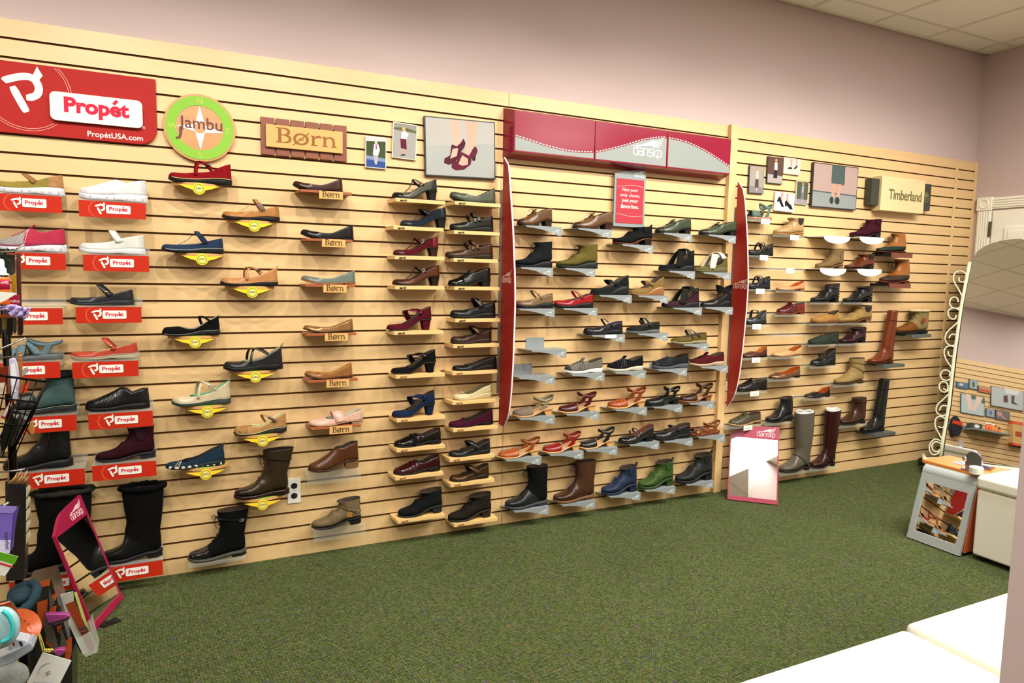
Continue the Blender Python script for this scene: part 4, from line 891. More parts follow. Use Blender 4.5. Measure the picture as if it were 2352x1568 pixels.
 ('heel', 919, 1024, 522, 475, 'fabric #1c2a38', 'earth', 885, 1019, 't_strap_heel', 'navy blue and black T-strap heeled shoe', dict(cap=.2, c1='leather #24303c', c2='leather #2a3038', ctr=.84, straps=[(.62, .15, .62, .15, .44, .42, .09)], tbar=(.44, .42), st='leather #1c2229')),
 ('heel', 903, 1006, 588, 543, 'suede #5c1824', 'earth', 888, 1021, 't_strap_heel', 'burgundy T-strap heeled shoe with small buckle', dict(cap=.2, c1='leather #581a26', c2='leather #7a2430', ctr=.84, straps=[(.66, .15, .66, .15, .47, .42, .05)], tbar=(.47, .42), tbar2=1, fast=('buckle', 'silver'), so='rubber #3a2420')),
 ('heel', 901, 1009, 656, 609, 'leather #5f3418', 'earth', 889, 1021, 't_strap_heel', 'chestnut brown T-strap heeled shoe', dict(cap=.2, c1='leather #3f2212', so='rubber #241a14', straps=[(.66, .15, .66, .15, .49, .42, .05)], tbar=(.49, .42), tbar2=1, st='leather #4a2a18', fast=('buckle', 'silver'))),
 ('hheel', 888, 990, 759, 703, 'suede #5a1626', 'earth', 886, 1018, 'strap_heel', 'burgundy heel with wide buttoned patent strap', dict(so='rubber #3a2c22', he='suede #5a1626', straps=[(.76, .16, .56, .10, .44, .46, .13)], st='patent #5e1228', fast=('button', 'suede #5a1626'), tf=.92)),
 ('hheel', 898, 1000, 858, 802, 'suede #121413', 'earth', 891, 1022, 'strap_heel', 'black suede heel with wide patent strap', dict(so='rubber #3a3020', he='suede #121413', straps=[(.76, .16, .56, .10, .44, .44, .13)], st='patent #141415', fast=('button', 'patent #141415'), tf=.92)),
 ('hheel', 900, 998, 957, 896, 'suede #20304c', 'earth', 893, 1023, 'strap_heel', 'navy suede heel with wide buttoned strap', dict(so='rubber #2b2018', he='suede #20304c', straps=[(.76, .16, .56, .10, .44, .44, .13)], st='suede #20304c', fast=('button', 'suede #16203a'), tf=.92)),
 ('loafer', 905, 1012, 1024, 982, 'patent #101012', 'earth', 893, 1022, 'loafer', 'black patent loafer', dict(pen=.38, penm='suede #141416', hh=.07, tf=.95, pt=.03)),
 ('loafer', 904, 1010, 1087, 1043, 'patent #3c0f1c', 'earth', 890, 1019, 'loafer', 'burgundy patent loafer', dict(pen=.38, penm='patent #4a1220', hh=.07, tf=.95, pt=.03)),
 ('boot_heel', 914, 1015, 1184, 1121, 'suede #1c1f20', 'earth', 895, 1022, 'lace_up_bootie', 'black suede lace-up heeled bootie on the lowest light shelf', dict(lac=(.22, .40, 3), ht=.46, topf=.47, la='fabric #151515', so='rubber #2c3034', hh=.18, tf=.8)),
 # light wood shelves, right column
 ('ballet', 1033, 1137, 465, 431, 'leather #5c6052', 'earth', 1023, 1150, 'ballet_flat', 'pewter textured ballet flat', dict(so='rubber #4a4c44', vh=.14, li='matte #55574c')),
 ('mj', 1033, 1132, 531, 488, 'leather #23241f', 'earth', 1021, 1148, 'double_buckle_shoe', 'black T-strap shoe with two small buckles', dict(so='rubber #232420', hh=.08, vh=.18, sh=.19, bh=.30, straps=[(.66, .14, .66, .14, .50, .42, .05), (.56, .14, .56, .14, .40, .36, .05)], fast=('two', 'silver'), tf=.5)),
 ('mj', 1023, 1131, 594, 551, 'leather #4c3220', 'earth', 1020, 1144, 'double_buckle_shoe', 'brown T-strap shoe with two small buckles', dict(so='rubber #33261c', hh=.08, vh=.18, sh=.19, bh=.30, straps=[(.66, .14, .66, .14, .52, .44, .05), (.56, .14, .56, .14, .42, .38, .05)], fast=('two', 'gold'), tf=.5)),
 ('oxheel', 1029, 1126, 658, 615, 'leather #1b1d1d', 'earth', 1022, 1148, 'oxford_heel', 'black patent-toed oxford heel', dict(cap=.3, c1='patent #0e0e10', c2='patent #17181a', ctr=.86, lac=(.3, .42, 2), bow=False, tf=.9)),
 ('clogmj', 1034, 1137, 731, 684, 'leather #1e2022', 'earth', 1024, 1149, 'mary_jane_clog', 'black clog-soled shoe with ring-buckle strap', dict(straps=[(.66, .16, .66, .16, .52, .44, .12)], fast=('round', 'silver', .2), tab=BL, tf=.55)),
 ('clogmj', 1035, 1128, 789, 748, 'leather #40281c', 'earth', 1020, 1146, 'mary_jane_clog', 'dark brown clog-soled shoe with ring-buckle strap', dict(so='rubber #3a2c24', straps=[(.66, .16, .66, .16, .50, .44, .12)], fast=('round', 'gold', .2), tab='leather #2c1c14', tf=.5)),
 ('wflat', 1039, 1140, 850, 818, 'leather #1a1c1c', 'earth', 1018, 1143, 'ballet_flat', 'black low wedge ballet flat', dict(so='rubber #141414', hh=.12)),
 ('wflat', 1040, 1129, 917, 880, 'leather #cdc19a', 'earth', 1018, 1142, 'ballet_flat', 'cream low wedge ballet flat with ruffled collar', dict(so='leather #c2b48c', hh=.12, li='matte #8a8060', bow_='leather #cdc19a')),
 ('flat', 1031, 1131, 979, 937, 'suede #4c1630', 'earth', 1020, 1144, 'ghillie_flat', 'plum suede flat with scalloped laced top', dict(so='rubber #221418', sh=.17, bh=.33, lac=(.3, .62, 4), bow=False, cross=False, la='fabric #3a1424', tf=.95)),
 ('mj', 1031, 1125, 1046, 1007, 'leather #202628', 'earth', 1012, 1136, 'mary_jane_shoe', 'black crinkled leather shoe with wide closure strap', dict(so='rubber #16181a', hh=.10, pt=.03, straps=[(.70, .06, .60, .06, .46, .38, .13)], bh=.30, tf=.95)),
 ('mj', 1033, 1122, 1103, 1063, 'bronze #5a4228', 'earth', 1014, 1136, 'mary_jane_shoe', 'antique bronze shoe with wide closure strap', dict(so='rubber #201a16', hh=.10, pt=.03, straps=[(.70, .06, .60, .06, .46, .38, .13)], bh=.30, tf=.95)),
 ('boot_heel', 1029, 1127, 1194, 1131, 'suede #2c2820', 'earth', 1022, 1143, 'lace_up_bootie', 'dark brown nubuck lace-up heeled bootie on the lowest shelf', dict(lac=(.22, .40, 3), ht=.46, topf=.47, la='fabric #1c1a16', so='rubber #33302a', hh=.18, tf=.8)),
 # grey bracket shelves
 ('oxheel', 1188, 1267, 519, 477, 'leather #6b4c2c', 'dansko', 1208, 1290, 'oxford_heel', 'brown oxford heel with ruched laces, left of its twin', dict(lac=(.3, .46, 4), la='fabric #3c3018', cap=.14, c1='leather #402818', so='rubber #3a2618')),
 ('oxheel', 1316, 1405, 526, 486, 'leather #6f5230', 'dansko', 1328, 1404, 'oxford_heel', 'brown oxford heel with dangling bow laces', dict(lac=(.3, .46, 4), la='fabric #33301c', so='rubber #4a2c20', cap=.14, c1='leather #4a3018', tf=.9)),
 ('boot_heel', 1408, 1495, 562, 518, 'suede #1e2220', 'dansko', 1429, 1500, 'chelsea_boot', 'black suede low chelsea boot with brown sole', dict(so='leather #6b3c24', he='rubber #2c1c14', ht=.38, gore_notch='fabric #141616', tab='fabric #1a1c1c', topf=.5, tf=.6)),
 ('oxheel', 1506, 1585, 536, 501, 'leather #45503c', 'dansko', 1524, 1589, 'oxford_heel', 'dark green oxford heel with trailing laces', dict(lac=(.3, .46, 4), la='fabric #22281c', cap=.14, c1='leather #22281e', so='rubber #302420', tf=.9)),
 ('oxheel', 1606, 1689, 540, 508, 'leather #48523c', 'dansko', 1627, 1690, 'oxford_heel', 'olive green oxford heel beside the second red blade', dict(lac=(.3, .44, 4), la='fabric #22281c', cap=.14, c1='leather #262c20', so='rubber #26201c', tf=.9)),
 ('boot_wedge', 1183, 1267, 614, 554, 'suede #22262a', 'dansko', 1196, 1270, 'wedge_boot', 'black nubuck lace-up wedge boot', dict(ht=.60, lac=(.26, .54, 4), la='fabric #1c201c', topf=.50, tf=.8)),
 ('boot_wedge', 1278, 1371, 616, 560, 'suede #6e6436', 'dansko', 1298, 1367, 'wedge_boot', 'olive nubuck lace-up wedge boot', dict(ht=.56, lac=(.26, .52, 4), la='fabric #3c3c24', topf=.50, so='rubber #2c3030', tf=.8)),
 ('xstrap', 1514, 1592, 622, 571, 'suede #1c1f24', 'dansko', 1537, 1596, 'cross_strap_wedge', 'black wedge with crossed black elastic straps', dict(xs=X2, xm='fabric #1a1b1c', so='rubber #24272a', ctr=.84, tf=.9)),
 ('xstrap', 1592, 1668, 625, 579, 'suede #6e6540', 'dansko', 1615, 1678, 'cross_strap_wedge', 'olive wedge with crossed cream straps', dict(xs=X2, xm='satin #d8d4c4', so='rubber #6c6a4c', tf=.9)),
 ('wedgemj', 1357, 1442, 677, 632, 'suede #202826', 'dansko', 1377, 1451, 'wedge_mary_jane', 'black suede wedge with square buckle strap', dict(so='rubber #202624', straps=[(.62, .12, .62, .12, .44, .40, .12)], fast=('buckle', 'silver', .24), tf=.95)),
 ('wedgemj', 1445, 1523, 678, 633, 'suede #8a7248', 'dansko', 1466, 1535, 'wedge_mary_jane', 'tan suede wedge with wooden heel and buckle strap', dict(so='leather #9c7048', straps=[(.62, .12, .62, .12, .44, .38, .12)], fast=('buckle', 'gold', .24), tf=.95)),
 ('clogmj', 1183, 1269, 708, 667, 'leather #80684e', 'dansko', 1192, 1274, 'mary_jane_shoe', 'taupe leather shoe with slim strap and round buckle', dict(straps=[(.64, .14, .64, .14, .44, .42, .055)], fast=('round', 'gold', .2), rib=[(.12, .2), (.17, .26), (.22, .3)], ribm='leather #a08864', li='matte #9a8460', tf=.92)),
 ('clogmj', 1272, 1361, 707, 668, 'leather #9e1b20', 'dansko', 1294, 1372, 'mary_jane_shoe', 'bright red leather shoe with slim strap and round buckle', dict(straps=[(.66, .14, .66, .14, .48, .40, .055)], fast=('round', 'gold', .2), rib=[(.12, .2), (.17, .26), (.22, .3)], ribm='leather #7a1216', tf=.95)),
 ('xstrap', 1521, 1603, 706, 657, 'suede #4a2a38', 'dansko', 1546, 1612, 'cross_strap_wedge', 'plum wedge with crossed dark elastic straps', dict(xs=X2, xm='fabric #23261f', so='rubber #2b2628', tf=.95)),
 ('wedgemj', 1610, 1677, 705, 654, 'leather #1c1e20', 'dansko', 1620, 1683, 'wedge_pump', 'black leather wedge pump with wide elastic ankle band', dict(so='rubber #1c1e22', sv=.34, sh=.16, bh=.34, collar=(.42, .42, .52), xm='fabric #17181a', hh=.18)),
 ('clogmj', 1341, 1428, 768, 731, 'leather #22222a', 'dansko', 1360, 1435, 'mary_jane_shoe', 'black crinkled shoe with a white card on its bracket', dict(straps=[(.66, .12, .66, .12, .48, .42, .045)], fast=('button', 'silver', .16), li='matte #4a3c50', tf=.92), (1389, 1415, 768, 777)),
 ('sport', 1439, 1513, 765, 729, 'fabric #20241f', 'dansko', 1466, 1534, 'sport_mary_jane', 'black and grey sport shoe with looped straps', dict(sv=.34, vh=.17, sh=.19, so='rubber #6c7272', straps=[(.66, .12, .66, .12, .48, .42, .09), (.5, .1, .6, .1, .42, .34, .04)], st='fabric #3a3e38', cap=.12, c1='fabric #1a1c1c', tf=.93)),
 ('sport', 1542, 1621, 789, 756, 'suede #6c5e36', 'dansko', 1570, 1627, 'sport_mary_jane', 'olive tan sport shoe with grey straps', dict(sv=.34, vh=.17, sh=.19, so='rubber #a09474', straps=[(.72, .12, .60, .1, .46, .40, .045), (.5, .1, .66, .1, .44, .38, .035)], st='fabric #43463c', tf=.93)),
 ('EMPTY', 0, 0, 803, 0, '', 'dansko', 1221, 1301, '', 'EMPTYempty grey bracket shelf, upper of the two bare ones', {}),
 ('EMPTY', 0, 0, 865, 0, '', 'dansko', 1192, 1274, '', 'EMPTYempty grey bracket shelf, lower of the two bare ones', {}),
 ('sport', 1297, 1382, 857, 820, 'suede #77746c', 'dansko', 1313, 1388, 'sneaker', 'light grey strappy sneaker with white sole', dict(so='rubber #dcdad4', lac=(.24, .44, 4), la='fabric #5c5c58', bow=False, cap=.10, c1='rubber #3a3a3a', tf=.93, rib=[(.26, .40), (.34, .48), (.5, .44)], ribm='fabric #4c4c4a')),
 ('sport', 1395, 1475, 852, 815, 'suede #1a1b1e', 'dansko', 1413, 1483, 'sneaker', 'black and grey sneaker with cream sole', dict(so='rubber #c8c2b0', lac=(.24, .44, 4), la='fabric #4c4c4c', bow=False, tf=.93, rib=[(.26, .40), (.34, .48), (.5, .44)], ribm='fabric #6c6c6a')),
 ('sport', 1498, 1579, 846, 812, 'fabric #20262a', 'dansko', 1512, 1578, 'sneaker', 'charcoal sneaker with grey sole', dict(so='rubber #5a6264', rib=[(.26, .40), (.34, .48), (.5, .44)], ribm='fabric #4c5456', tf=.93, cap=.1, c1='rubber #26282a')),
 ('sport', 1586, 1660, 840, 807, 'suede #5a1f26', 'dansko', 1610, 1672, 'sneaker', 'burgundy sneaker with cream sole', dict(so='rubber #c0a88c', lac=(.26, .42, 3), la='fabric #401820', bow=False, tf=.93)),
 ('clog', 1177, 1269, 956, 906, 'suede #84796a', 'dansko', 1193, 1274, 'clog_sandal', 'grey suede clog sandal on wood sole', dict(so='wood #c9955c', he='wood #c9955c', ankle=(.40, .44, .52), st='leather #8f8468', bk='gold', tf=.85)),
 ('clog', 1283, 1367, 947, 899, 'leather #4f181c', 'dansko', 1301, 1376, 'clog_sandal', 'burgundy clog sandal on wood sole', dict(so='wood #c9955c', he='wood #c9955c', ankle=(.46, .42, .50), st='leather #5c1e20', bk='gold', tf=.52)),
 ('clog', 1396, 1480, 937, 890, 'leather #9c4c22', 'dansko', 1414, 1486, 'clog_sandal', 'orange brown woven-strap clog sandal', dict(so='wood #c9955c', he='wood #c9955c', ankle=(.44, .44, .52), st='leather #8c4620', bk='gold', rib=[(.12, .12), (.2, .2), (.28, .3), (.36, .38)], ribm='matte #c9a078', tf=.55)),
 ('clog', 1483, 1558, 931, 887, 'leather #191b1b', 'dansko', 1501, 1567, 'clog_sandal', 'all black clog sandal with platform', dict(so='rubber #1c1d1d', ins='suede #3c4238', ankle=(.44, .42, .55), st='leather #191b1b', bk='silver', tf=.57)),
 ('clog', 1561, 1633, 923, 879, 'leather #3c2418', 'dansko', 1584, 1640, 'clog_sandal', 'dark brown clog sandal with wooden heel', dict(so='wood #84502c', he='wood #84502c', ankle=(.46, .42, .52), st='leather #4a2e1c', bk='gold', tf=.55)),
 ('clog', 1144, 1238, 1050, 1003, 'leather #a65a2a', 'dansko', 1162, 1243, 'clog_sandal', 'light orange clog sandal below the first red blade', dict(so='wood #cd9c62', he='wood #cd9c62', ankle=(.42, .46, .56), st='leather #9c5426', bk='gold', tf=.9)),
 ('clog', 1246, 1331, 1038, 990, 'leather #8e1c1e', 'dansko', 1263, 1340, 'clog_sandal', 'red clog sandal on wood sole', dict(so='wood #cd9c62', he='wood #cd9c62', ankle=(.42, .46, .56), st='leather #94201f', bk='gold', tf=.9)),
 ('clog', 1329, 1408, 1029, 980, 'leather #191c1a', 'dansko', 1347, 1418, 'clog_sandal', 'black clog sandal on pale wood sole', dict(so='wood #cd9c62', he='wood #cd9c62', ankle=(.42, .46, .56), st='leather #20262a', bk='gold', tf=.9)),
 ('wedgemj', 1421, 1499, 1017, 974, 'leather #292b2e', 'dansko', 1446, 1514, 'double_strap_heel', 'black heeled shoe with two slim straps', dict(sole='heel', hh=.18, pt=.06, h0=.70, tx=.85, straps=[(.56, .12, .56, .12, .44, .40, .04), (.48, .10, .48, .10, .36, .34, .04)], fast=('two', 'silver'), cap=.2, c1='patent #17181a', li='leather #8a5c48', tf=.92)),
 ('clogmj', 1501, 1583, 1009, 971, 'leather #25272a', 'dansko', 1526, 1591, 'mary_jane_clog', 'plain black clog with a single strap', dict(vh=.19, sh=.21, bh=.30, straps=[(.62, .12, .62, .12, .46, .34, .07)], tf=.92)),
 ('sandal', 1584, 1650, 1000, 964, 'leather #8a5528', 'dansko', 1604, 1665, 'strap_sandal', 'tan leather sandal with crossing straps', dict(so='leather #7c4220', pt=.09, ins='leather #8a5528', ankle=(.34, .40, .48), st='leather #8a5528', straps=[(.16, .03, .20, .03, .22, .19, .16), (.50, .04, .36, .10, .42, .24, .1)], tf=.95)),
 ('boot_low', 1160, 1256, 1166, 1068, 'leather #2c2f31', 'dansko', 1181, 1261, 'snow_boot', 'tall black and grey snow boot with front lacing', dict(ht=.98, c1='leather #2c2f31', c2='suede #121415', tone=.38, cap=.0, lac=(.22, .86, 6), la='fabric #1a1a1a', eye='metal #8b8f8c', so='rubber #4a4d50', pt=.06, topf=.50, topb=.98, ctr=.9, tf=.75)),
 ('boot_low', 1271, 1363, 1152, 1058, 'leather #4c3220', 'dansko', 1291, 1367, 'snow_boot', 'tall brown snow boot with purple laces', dict(ht=.98, lac=(.22, .86, 6), la='fabric #3a2048', eye='metal #4a3858', so='rubber #7c5e40', pt=.06, topf=.50, topb=1.02, tf=.75, c2='suede #553c28', tone=.4)),
 ('boot_heel', 1382, 1460, 1134, 1070, 'rubber #2c3a56', 'dansko', 1401, 1471, 'rain_boot', 'navy blue rubber ankle rain boot', dict(so='rubber #26334c', he='rubber #26334c', pt=.06, hh=.18, th=.2, ht=.54, gore_notch='rubber #26334c', tab='fabric #26334c', topf=.5, topb=.96, tx=.92, tf=.6)),
 ('boot_heel', 1466, 1543, 1120, 1058, 'rubber #45602e', 'dansko', 1484, 1551, 'rain_boot', 'green rubber ankle rain boot', dict(so='rubber #3c5428', he='rubber #3c5428', pt=.06, hh=.18, th=.2, ht=.54, gore_notch='rubber #3f5a2a', tab='fabric #3c5428', topf=.5, topb=.96, tx=.92, tf=.6)),
 ('boot_heel', 1552, 1632, 1107, 1042, 'rubber #2c302e', 'dansko', 1577, 1639, 'rain_boot', 'black rubber ankle rain boot', dict(so='rubber #232625', he='rubber #232625', pt=.06, hh=.18, th=.2, ht=.54, gore_notch='rubber #232625', tab='fabric #1c1e1e', topf=.5, topb=.96, tx=.92, tf=.6)),
 # right panel
 ('sandal', 1718, 1770, 504, 468, 'leather #9a7850', 'clear', 1716, 1775, 'ankle_cuff_sandal', 'teal and tan sandal with ankle cuff', dict(so='leather #b98c70', ins='leather #a06c4a', ankle=(.46, .46, .5), st='suede #6a8078', straps=[(.15, .03, .36, .03, .25, .26, .28), (.3, .03, .12, .03, .22, .2, .1)], tagpx=1, tf=.8), (1748, 1768, 502, 516)),
 ('boot_block', 1778, 1842, 541, 499, 'leather #b89a70', 'clear', 1775, 1848, 'cut_out_bootie', 'beige leather bootie with cut-out side', dict(so='leather #a8834c', he='leather #a8834c', ht=.5, c2='suede #a89c7c', li='matte #3a342c', gore_notch='matte #2a2824', topf=.47, tf=.55, pt=.05), (1815, 1835, 534, 546)),
 ('mj', 1716, 1773, 587, 557, BL, 'clear', 1716, 1772, 'mary_jane_shoe', 'black cross-strap shoe right of the second blade', dict(straps=[(.66, .10, .44, .06, .5, .40, .08), (.44, .06, .7, .12, .5, .36, .06)], fast=('round', 'silver', .2), pt=.07, bh=.34, tf=.95), (1745, 1764, 583, 595)),
 ('EMPTY', 0, 0, 617, 0, '', 'clear', 1762, 1850, '', 'EMPTYempty clear shelf with a white tag right of the red blade', {}, (1806, 1824, 611, 624)),
 ('mj', 1714, 1766, 664, 633, 'leather #1c2438', 'clear', 1712, 1772, 'mary_jane_shoe', 'navy cross-strap shoe right of the second blade', dict(straps=[(.66, .10, .44, .06, .5, .40, .08), (.44, .06, .7, .12, .5, .36, .06)], pt=.08, bh=.36, tf=.95), (1736, 1756, 661, 674)),
 ('flat', 1784, 1844, 667, 645, 'leather #c99c74', 'clear', 1782, 1848, 'flat_shoe', 'nude pointed flat on the right panel', dict(so='leather #a87448', li='leather #b5622c', tf=.95, th=.09, sh=.10, bh=.26)),
 ('oxford', 1785, 1845, 722, 692, 'leather #5c1a20', 'clear', 1780, 1853, 'oxford_shoe', 'burgundy lace-up oxford shoe', dict(lac=(.26, .44, 4), la='fabric #5c1420', so='leather #7c3c24', c2='leather #7c2820', ctr=.6, tf=.9)),
 ('mj', 1708, 1757, 745, 711, 'bronze #5c6466', 'clear', 1706, 1768, 'mary_jane_shoe', 'silver grey shoe with flower ornament', dict(straps=[(.60, .10, .48, .06, .46, .40, .12)], fast=('button', 'leather #222624', .3), pt=.07, bh=.36, tf=.95), (1728, 1748, 740, 752)),
 ('loafer', 1704, 1759, 821, 794, 'leather #5c3426', 'clear', 1700, 1762, 'loafer', 'brown low loafer behind the second blade', dict(li='leather #c07838', bh=.34, sh=.12, vh=.20, so='rubber #241c18', tf=.95), (1727, 1746, 818, 830)),
 ('loafer', 1774, 1838, 818, 792, 'leather #c9a478', 'clear', 1770, 1842, 'loafer', 'beige low loafer', dict(li='leather #b06c34', bh=.32, sh=.12, vh=.20, so='leather #a87c54', tf=.95)),
 ('EMPTY', 0, 0, 768, 0, '', 'clear', 1773, 1845, '', 'EMPTYempty clear shelf below the burgundy oxford shoe', {}),
 ('flat', 1768, 1834, 869, 841, 'bronze #8e6c50', 'clear', 1765, 1838, 'flat_shoe', 'bronze flat with orange lining', dict(li='leather #b05a24', so='rubber #3a2c24', bh=.30, sh=.13, tf=.95, vh=.16)),
 ('oxford', 1690, 1758, 898, 866, BL, 'clear', 1688, 1762, 'oxford_shoe', 'black lace-up oxford shoe', dict(lac=(.26, .44, 4), tf=.9), (1723, 1743, 895, 908)),
 ('oxford', 1675, 1744, 976, 943, 'leather #5a5444', 'clear', 1664, 1750, 'oxford_shoe', 'grey lace-up oxford shoe with tan sole', dict(lac=(.26, .44, 4), la='fabric #5c5c3c', so='leather #c0a070', he='rubber #6c4c34', tf=.93), (1708, 1728, 973, 985)),
 ('boot_wedge', 1760, 1817, 969, 910, 'leather #25272a', 'clear', 1757, 1818, 'wedge_boot', 'black leather wedge ankle boot with side zip', dict(ht=.78, hh=.20, pt=.05, topf=.52, topb=.93, zip=(.72, .3, .80, .75), tf=.8)),
 ('tall', 1791, 1856, 1083, 943, 'leather #6c675c', 'clear', 1790, 1868, 'tall_boot', 'tall grey leather boot with ankle strap', dict(ht=1.75, so='rubber #2c2a28', bands=[(.42, 'leather #5c574c', 'dark')], topf=.46, topb=1.04, calf=.4, tf=.75, topw=1.05, paper=1)),
 ('tall', 1862, 1914, 1074, 938, 'leather #401c1c', 'clear', 1868, 1930, 'tall_boot', 'tall burgundy leather boot with gold buckle', dict(ht=1.9, so='rubber #2a1c1a', bands=[(.42, 'leather #3a1818', 'gold')], topf=.55, topb=1.08, calf=.3, tf=.75, paper=1)),
 ('boot_heel', 1864, 1923, 694, 650, 'leather #24262a', 'clear', 1860, 1932, 'ankle_boot', 'black heeled bootie with buckled collar', dict(ht=.52, hh=.22, bands=[(.46, 'leather #3c3a2c', 'silver')], tf=.6)),
 ('boot_heel', 1938, 1999, 694, 656, 'leather #26292c', 'clear', 1937, 2007, 'cut_out_bootie', 'black heeled bootie with notched collar', dict(ht=.52, gore_notch='matte #2c2622', topf=.47, tx=.85, hh=.22, tf=.55)),
 ('boot_heel', 1954, 2019, 545, 501, 'suede #4a1a2c', 'white', 1974, 2030, 'ankle_boot', 'burgundy suede heeled bootie', dict(ht=.56, hh=.15, so='rubber #302428', gore_notch='suede #42162a', tf=.6, tx=.9)),
 ('EMPTY', 0, 0, 543, 0, '', 'white', 1892, 1952, '', 'EMPTYempty white shelf with a curved front', {}),
 ('boot_heel', 1875, 1933, 617, 570, 'suede #84704e', 'white', 1883, 1943, 'ankle_boot', 'taupe suede heeled bootie', dict(ht=.6, hh=.14, zip=(.74, .25, .80, .56), so='leather #7c6448', tf=.65)),
 ('boot_heel', 1942, 2003, 618, 582, 'leather #6c3820', 'white', 1969, 2025, 'cut_out_bootie', 'chestnut leather heeled bootie with notched collar', dict(ht=.52, gore_notch='matte #2c2622', topf=.47, tx=.85, so='rubber #2c221c', hh=.15, tf=.55)),
 ('slip', 1864, 1923, 742, 712, 'suede #a8834e', 'clear', 1858, 1924, 'slip_on_shoe', 'tan suede slip-on shoe', dict(so='leather #7c5430', pt=.05, vh=.22, sh=.17, bh=.32, tf=.93)),
 ('boot_heel', 1924, 1998, 741, 701, 'suede #a08858', 'clear', 1926, 1998, 'cut_out_bootie', 'tan suede heeled bootie', dict(ht=.52, gore_notch='matte #2c2622', topf=.47, tx=.85, so='leather #7c5430', he='wood #7c5434', hh=.14, tf=.55)),
 ('wloafer', 1858, 1923, 790, 761, 'suede #3c463c', 'clear', 1856, 1924, 'wedge_loafer', 'grey green wedge loafer', dict(so='rubber #2c342e', tf=.93)),
 ('boot_heel', 1928, 1984, 788, 751, 'leather #42262c', 'clear', 1926, 2000, 'cut_out_bootie', 'plum leather heeled bootie', dict(ht=.52, gore_notch='matte #2c2622', topf=.47, tx=.85, so='rubber #26181c', hh=.18, tf=.55)),
 ('wedgemj', 1863, 1915, 840, 799, 'leather #25292b', 'clear', 1860, 1926, 'wedge_mary_jane', 'black wedge shoe with cut-out vamp', dict(straps=[(.55, .12, .55, .12, .42, .36, .06)], rib=[(.2, .24), (.28, .34)], ribm='metal #6a6458', pt=.07, tf=.93)),
 ('boot_low', 1918, 1979, 882, 822, 'suede #a08c60', 'clear', 1914, 1992, 'buckle_boot', 'tan suede mid boot with two buckles', dict(ht=.9, so='rubber #4c3c2c', bands=[(.78, 'suede #94804f', 'dark'), (.6, 'suede #94804f', 'dark')], topf=.52, tf=.7)),
 ('loafer', 1849, 1903, 913, 888, 'leather #1c1e20', 'clear', 1846, 1920, 'loafer', 'small black flat with orange lining', dict(li='leather #b0582c', sh=.12, vh=.2, bh=.34, tf=.93)),
 ('boot_low', 1928, 1983, 975, 913, 'leather #4c2c20', 'clear', 1927, 1992, 'buckle_boot', 'brown leather mid boot with side lacing', dict(ht=.9, so='rubber #2c2420', bands=[(.8, 'leather #40241a', None)], topf=.5, topb=.98, tf=.7)),
 ('tall', 1978, 2027, 993, 871, 'leather #1e2221', 'dark', 2006, 2055, 'tall_boot', 'tall black leather riding boot', dict(ht=1.95, bands=[(1.6, 'leather #17191a', None)], topf=.76, topb=1.06, topw=.8, calf=0, tf=.9)),
 ('tall', 1996, 2047, 836, 713, 'leather #7a3c18', 'dark', 2026, 2076, 'tall_boot', 'tall tan leather riding boot', dict(ht=1.95, so='rubber #5c3018', bands=[(1.6, 'leather #6b3414', 'gold')], topf=.76, topb=1.03, topw=.8, calf=0, tf=.9)),
 ('boot_low', 2056, 2127, 767, 710, 'suede #84582c', 'dark', 2092, 2137, 'snow_boot', 'short tan boot with cream fur cuff and red tag', dict(ht=.66, fur='fabric #d8c8a0', so='rubber #1c201e', tone=.3, c2='fabric #94845c', lac=(.25, .55, 4), la='fabric #5c4c2c', pt=.06, topf=.48, tf=.75, ptag=(.66, .28, .03, .05, 'print #b81c24'))),
 ('boot_low', 2016, 2076, 581, 536, 'leather #a8733c', 'brown', 2046, 2094, 'duck_boot', 'tan lace-up duck boot with green rubber foot', dict(ht=.72, lower=.22, c1='rubber #234030', so='rubber #5c2c1c', lac=(.26, .62, 5), la='fabric #2c3c2c', topf=.5, tf=.75, topb=.92)),
 ('boot_low', 2023, 2084, 651, 595, 'leather #a46a30', 'brown', 2041, 2090, 'duck_boot', 'tan lace-up duck boot with dark brown rubber foot', dict(ht=.72, lower=.22, c1='rubber #4c3c34', so='rubber #6c3420', lac=(.26, .62, 5), la='fabric #2c2418', topf=.5, tf=.75, topb=.92)),
]
BOOTS = {'boot_low', 'boot_heel', 'boot_block', 'boot_wedge', 'tall'}
for row in D:
    kind, u0, u1, vb, vt, up, sk, sl, sr, nm, lb, op = row[:12]; tg = row[12] if len(row) > 12 else None
    if kind == 'EMPTY':
        z = atY((sl+sr)/2, vb, -SD).z
        if sk == 'propet': shelf(sk, sl, sr, z, 'bare slat wall left of the charcoal strap shoe'); continue
        shelf(sk, sl, sr, z, lb, tagpx=tg); continue
    op = dict(op); op['name'] = nm; r, zb = make_shoe(kind, u0, u1, vb, vt, up, op)
    suf = SUF[sk]; txt = lb+suf
    if len(txt.split()) > 16: txt = lb
    tag(r, txt, 'boot' if kind in BOOTS and 'bootie' not in nm else ('sandal' if kind in ('clog', 'sandal') else 'shoe'), GRP.get(sk, 'shoes on the right wall panel'))
    shelf(sk, sl, sr, zb, ' '.join(lb.split()[:10]), labelled=not (sk == 'earth' and vb > 840), tagpx=tg)
for o in bpy.data.objects:
    if o.name.startswith('shoe_shelf') and 'bare slat wall' in o.get('label', ''): o['label'] = 'empty clear acrylic shelf with a red front label, no shoe on it'

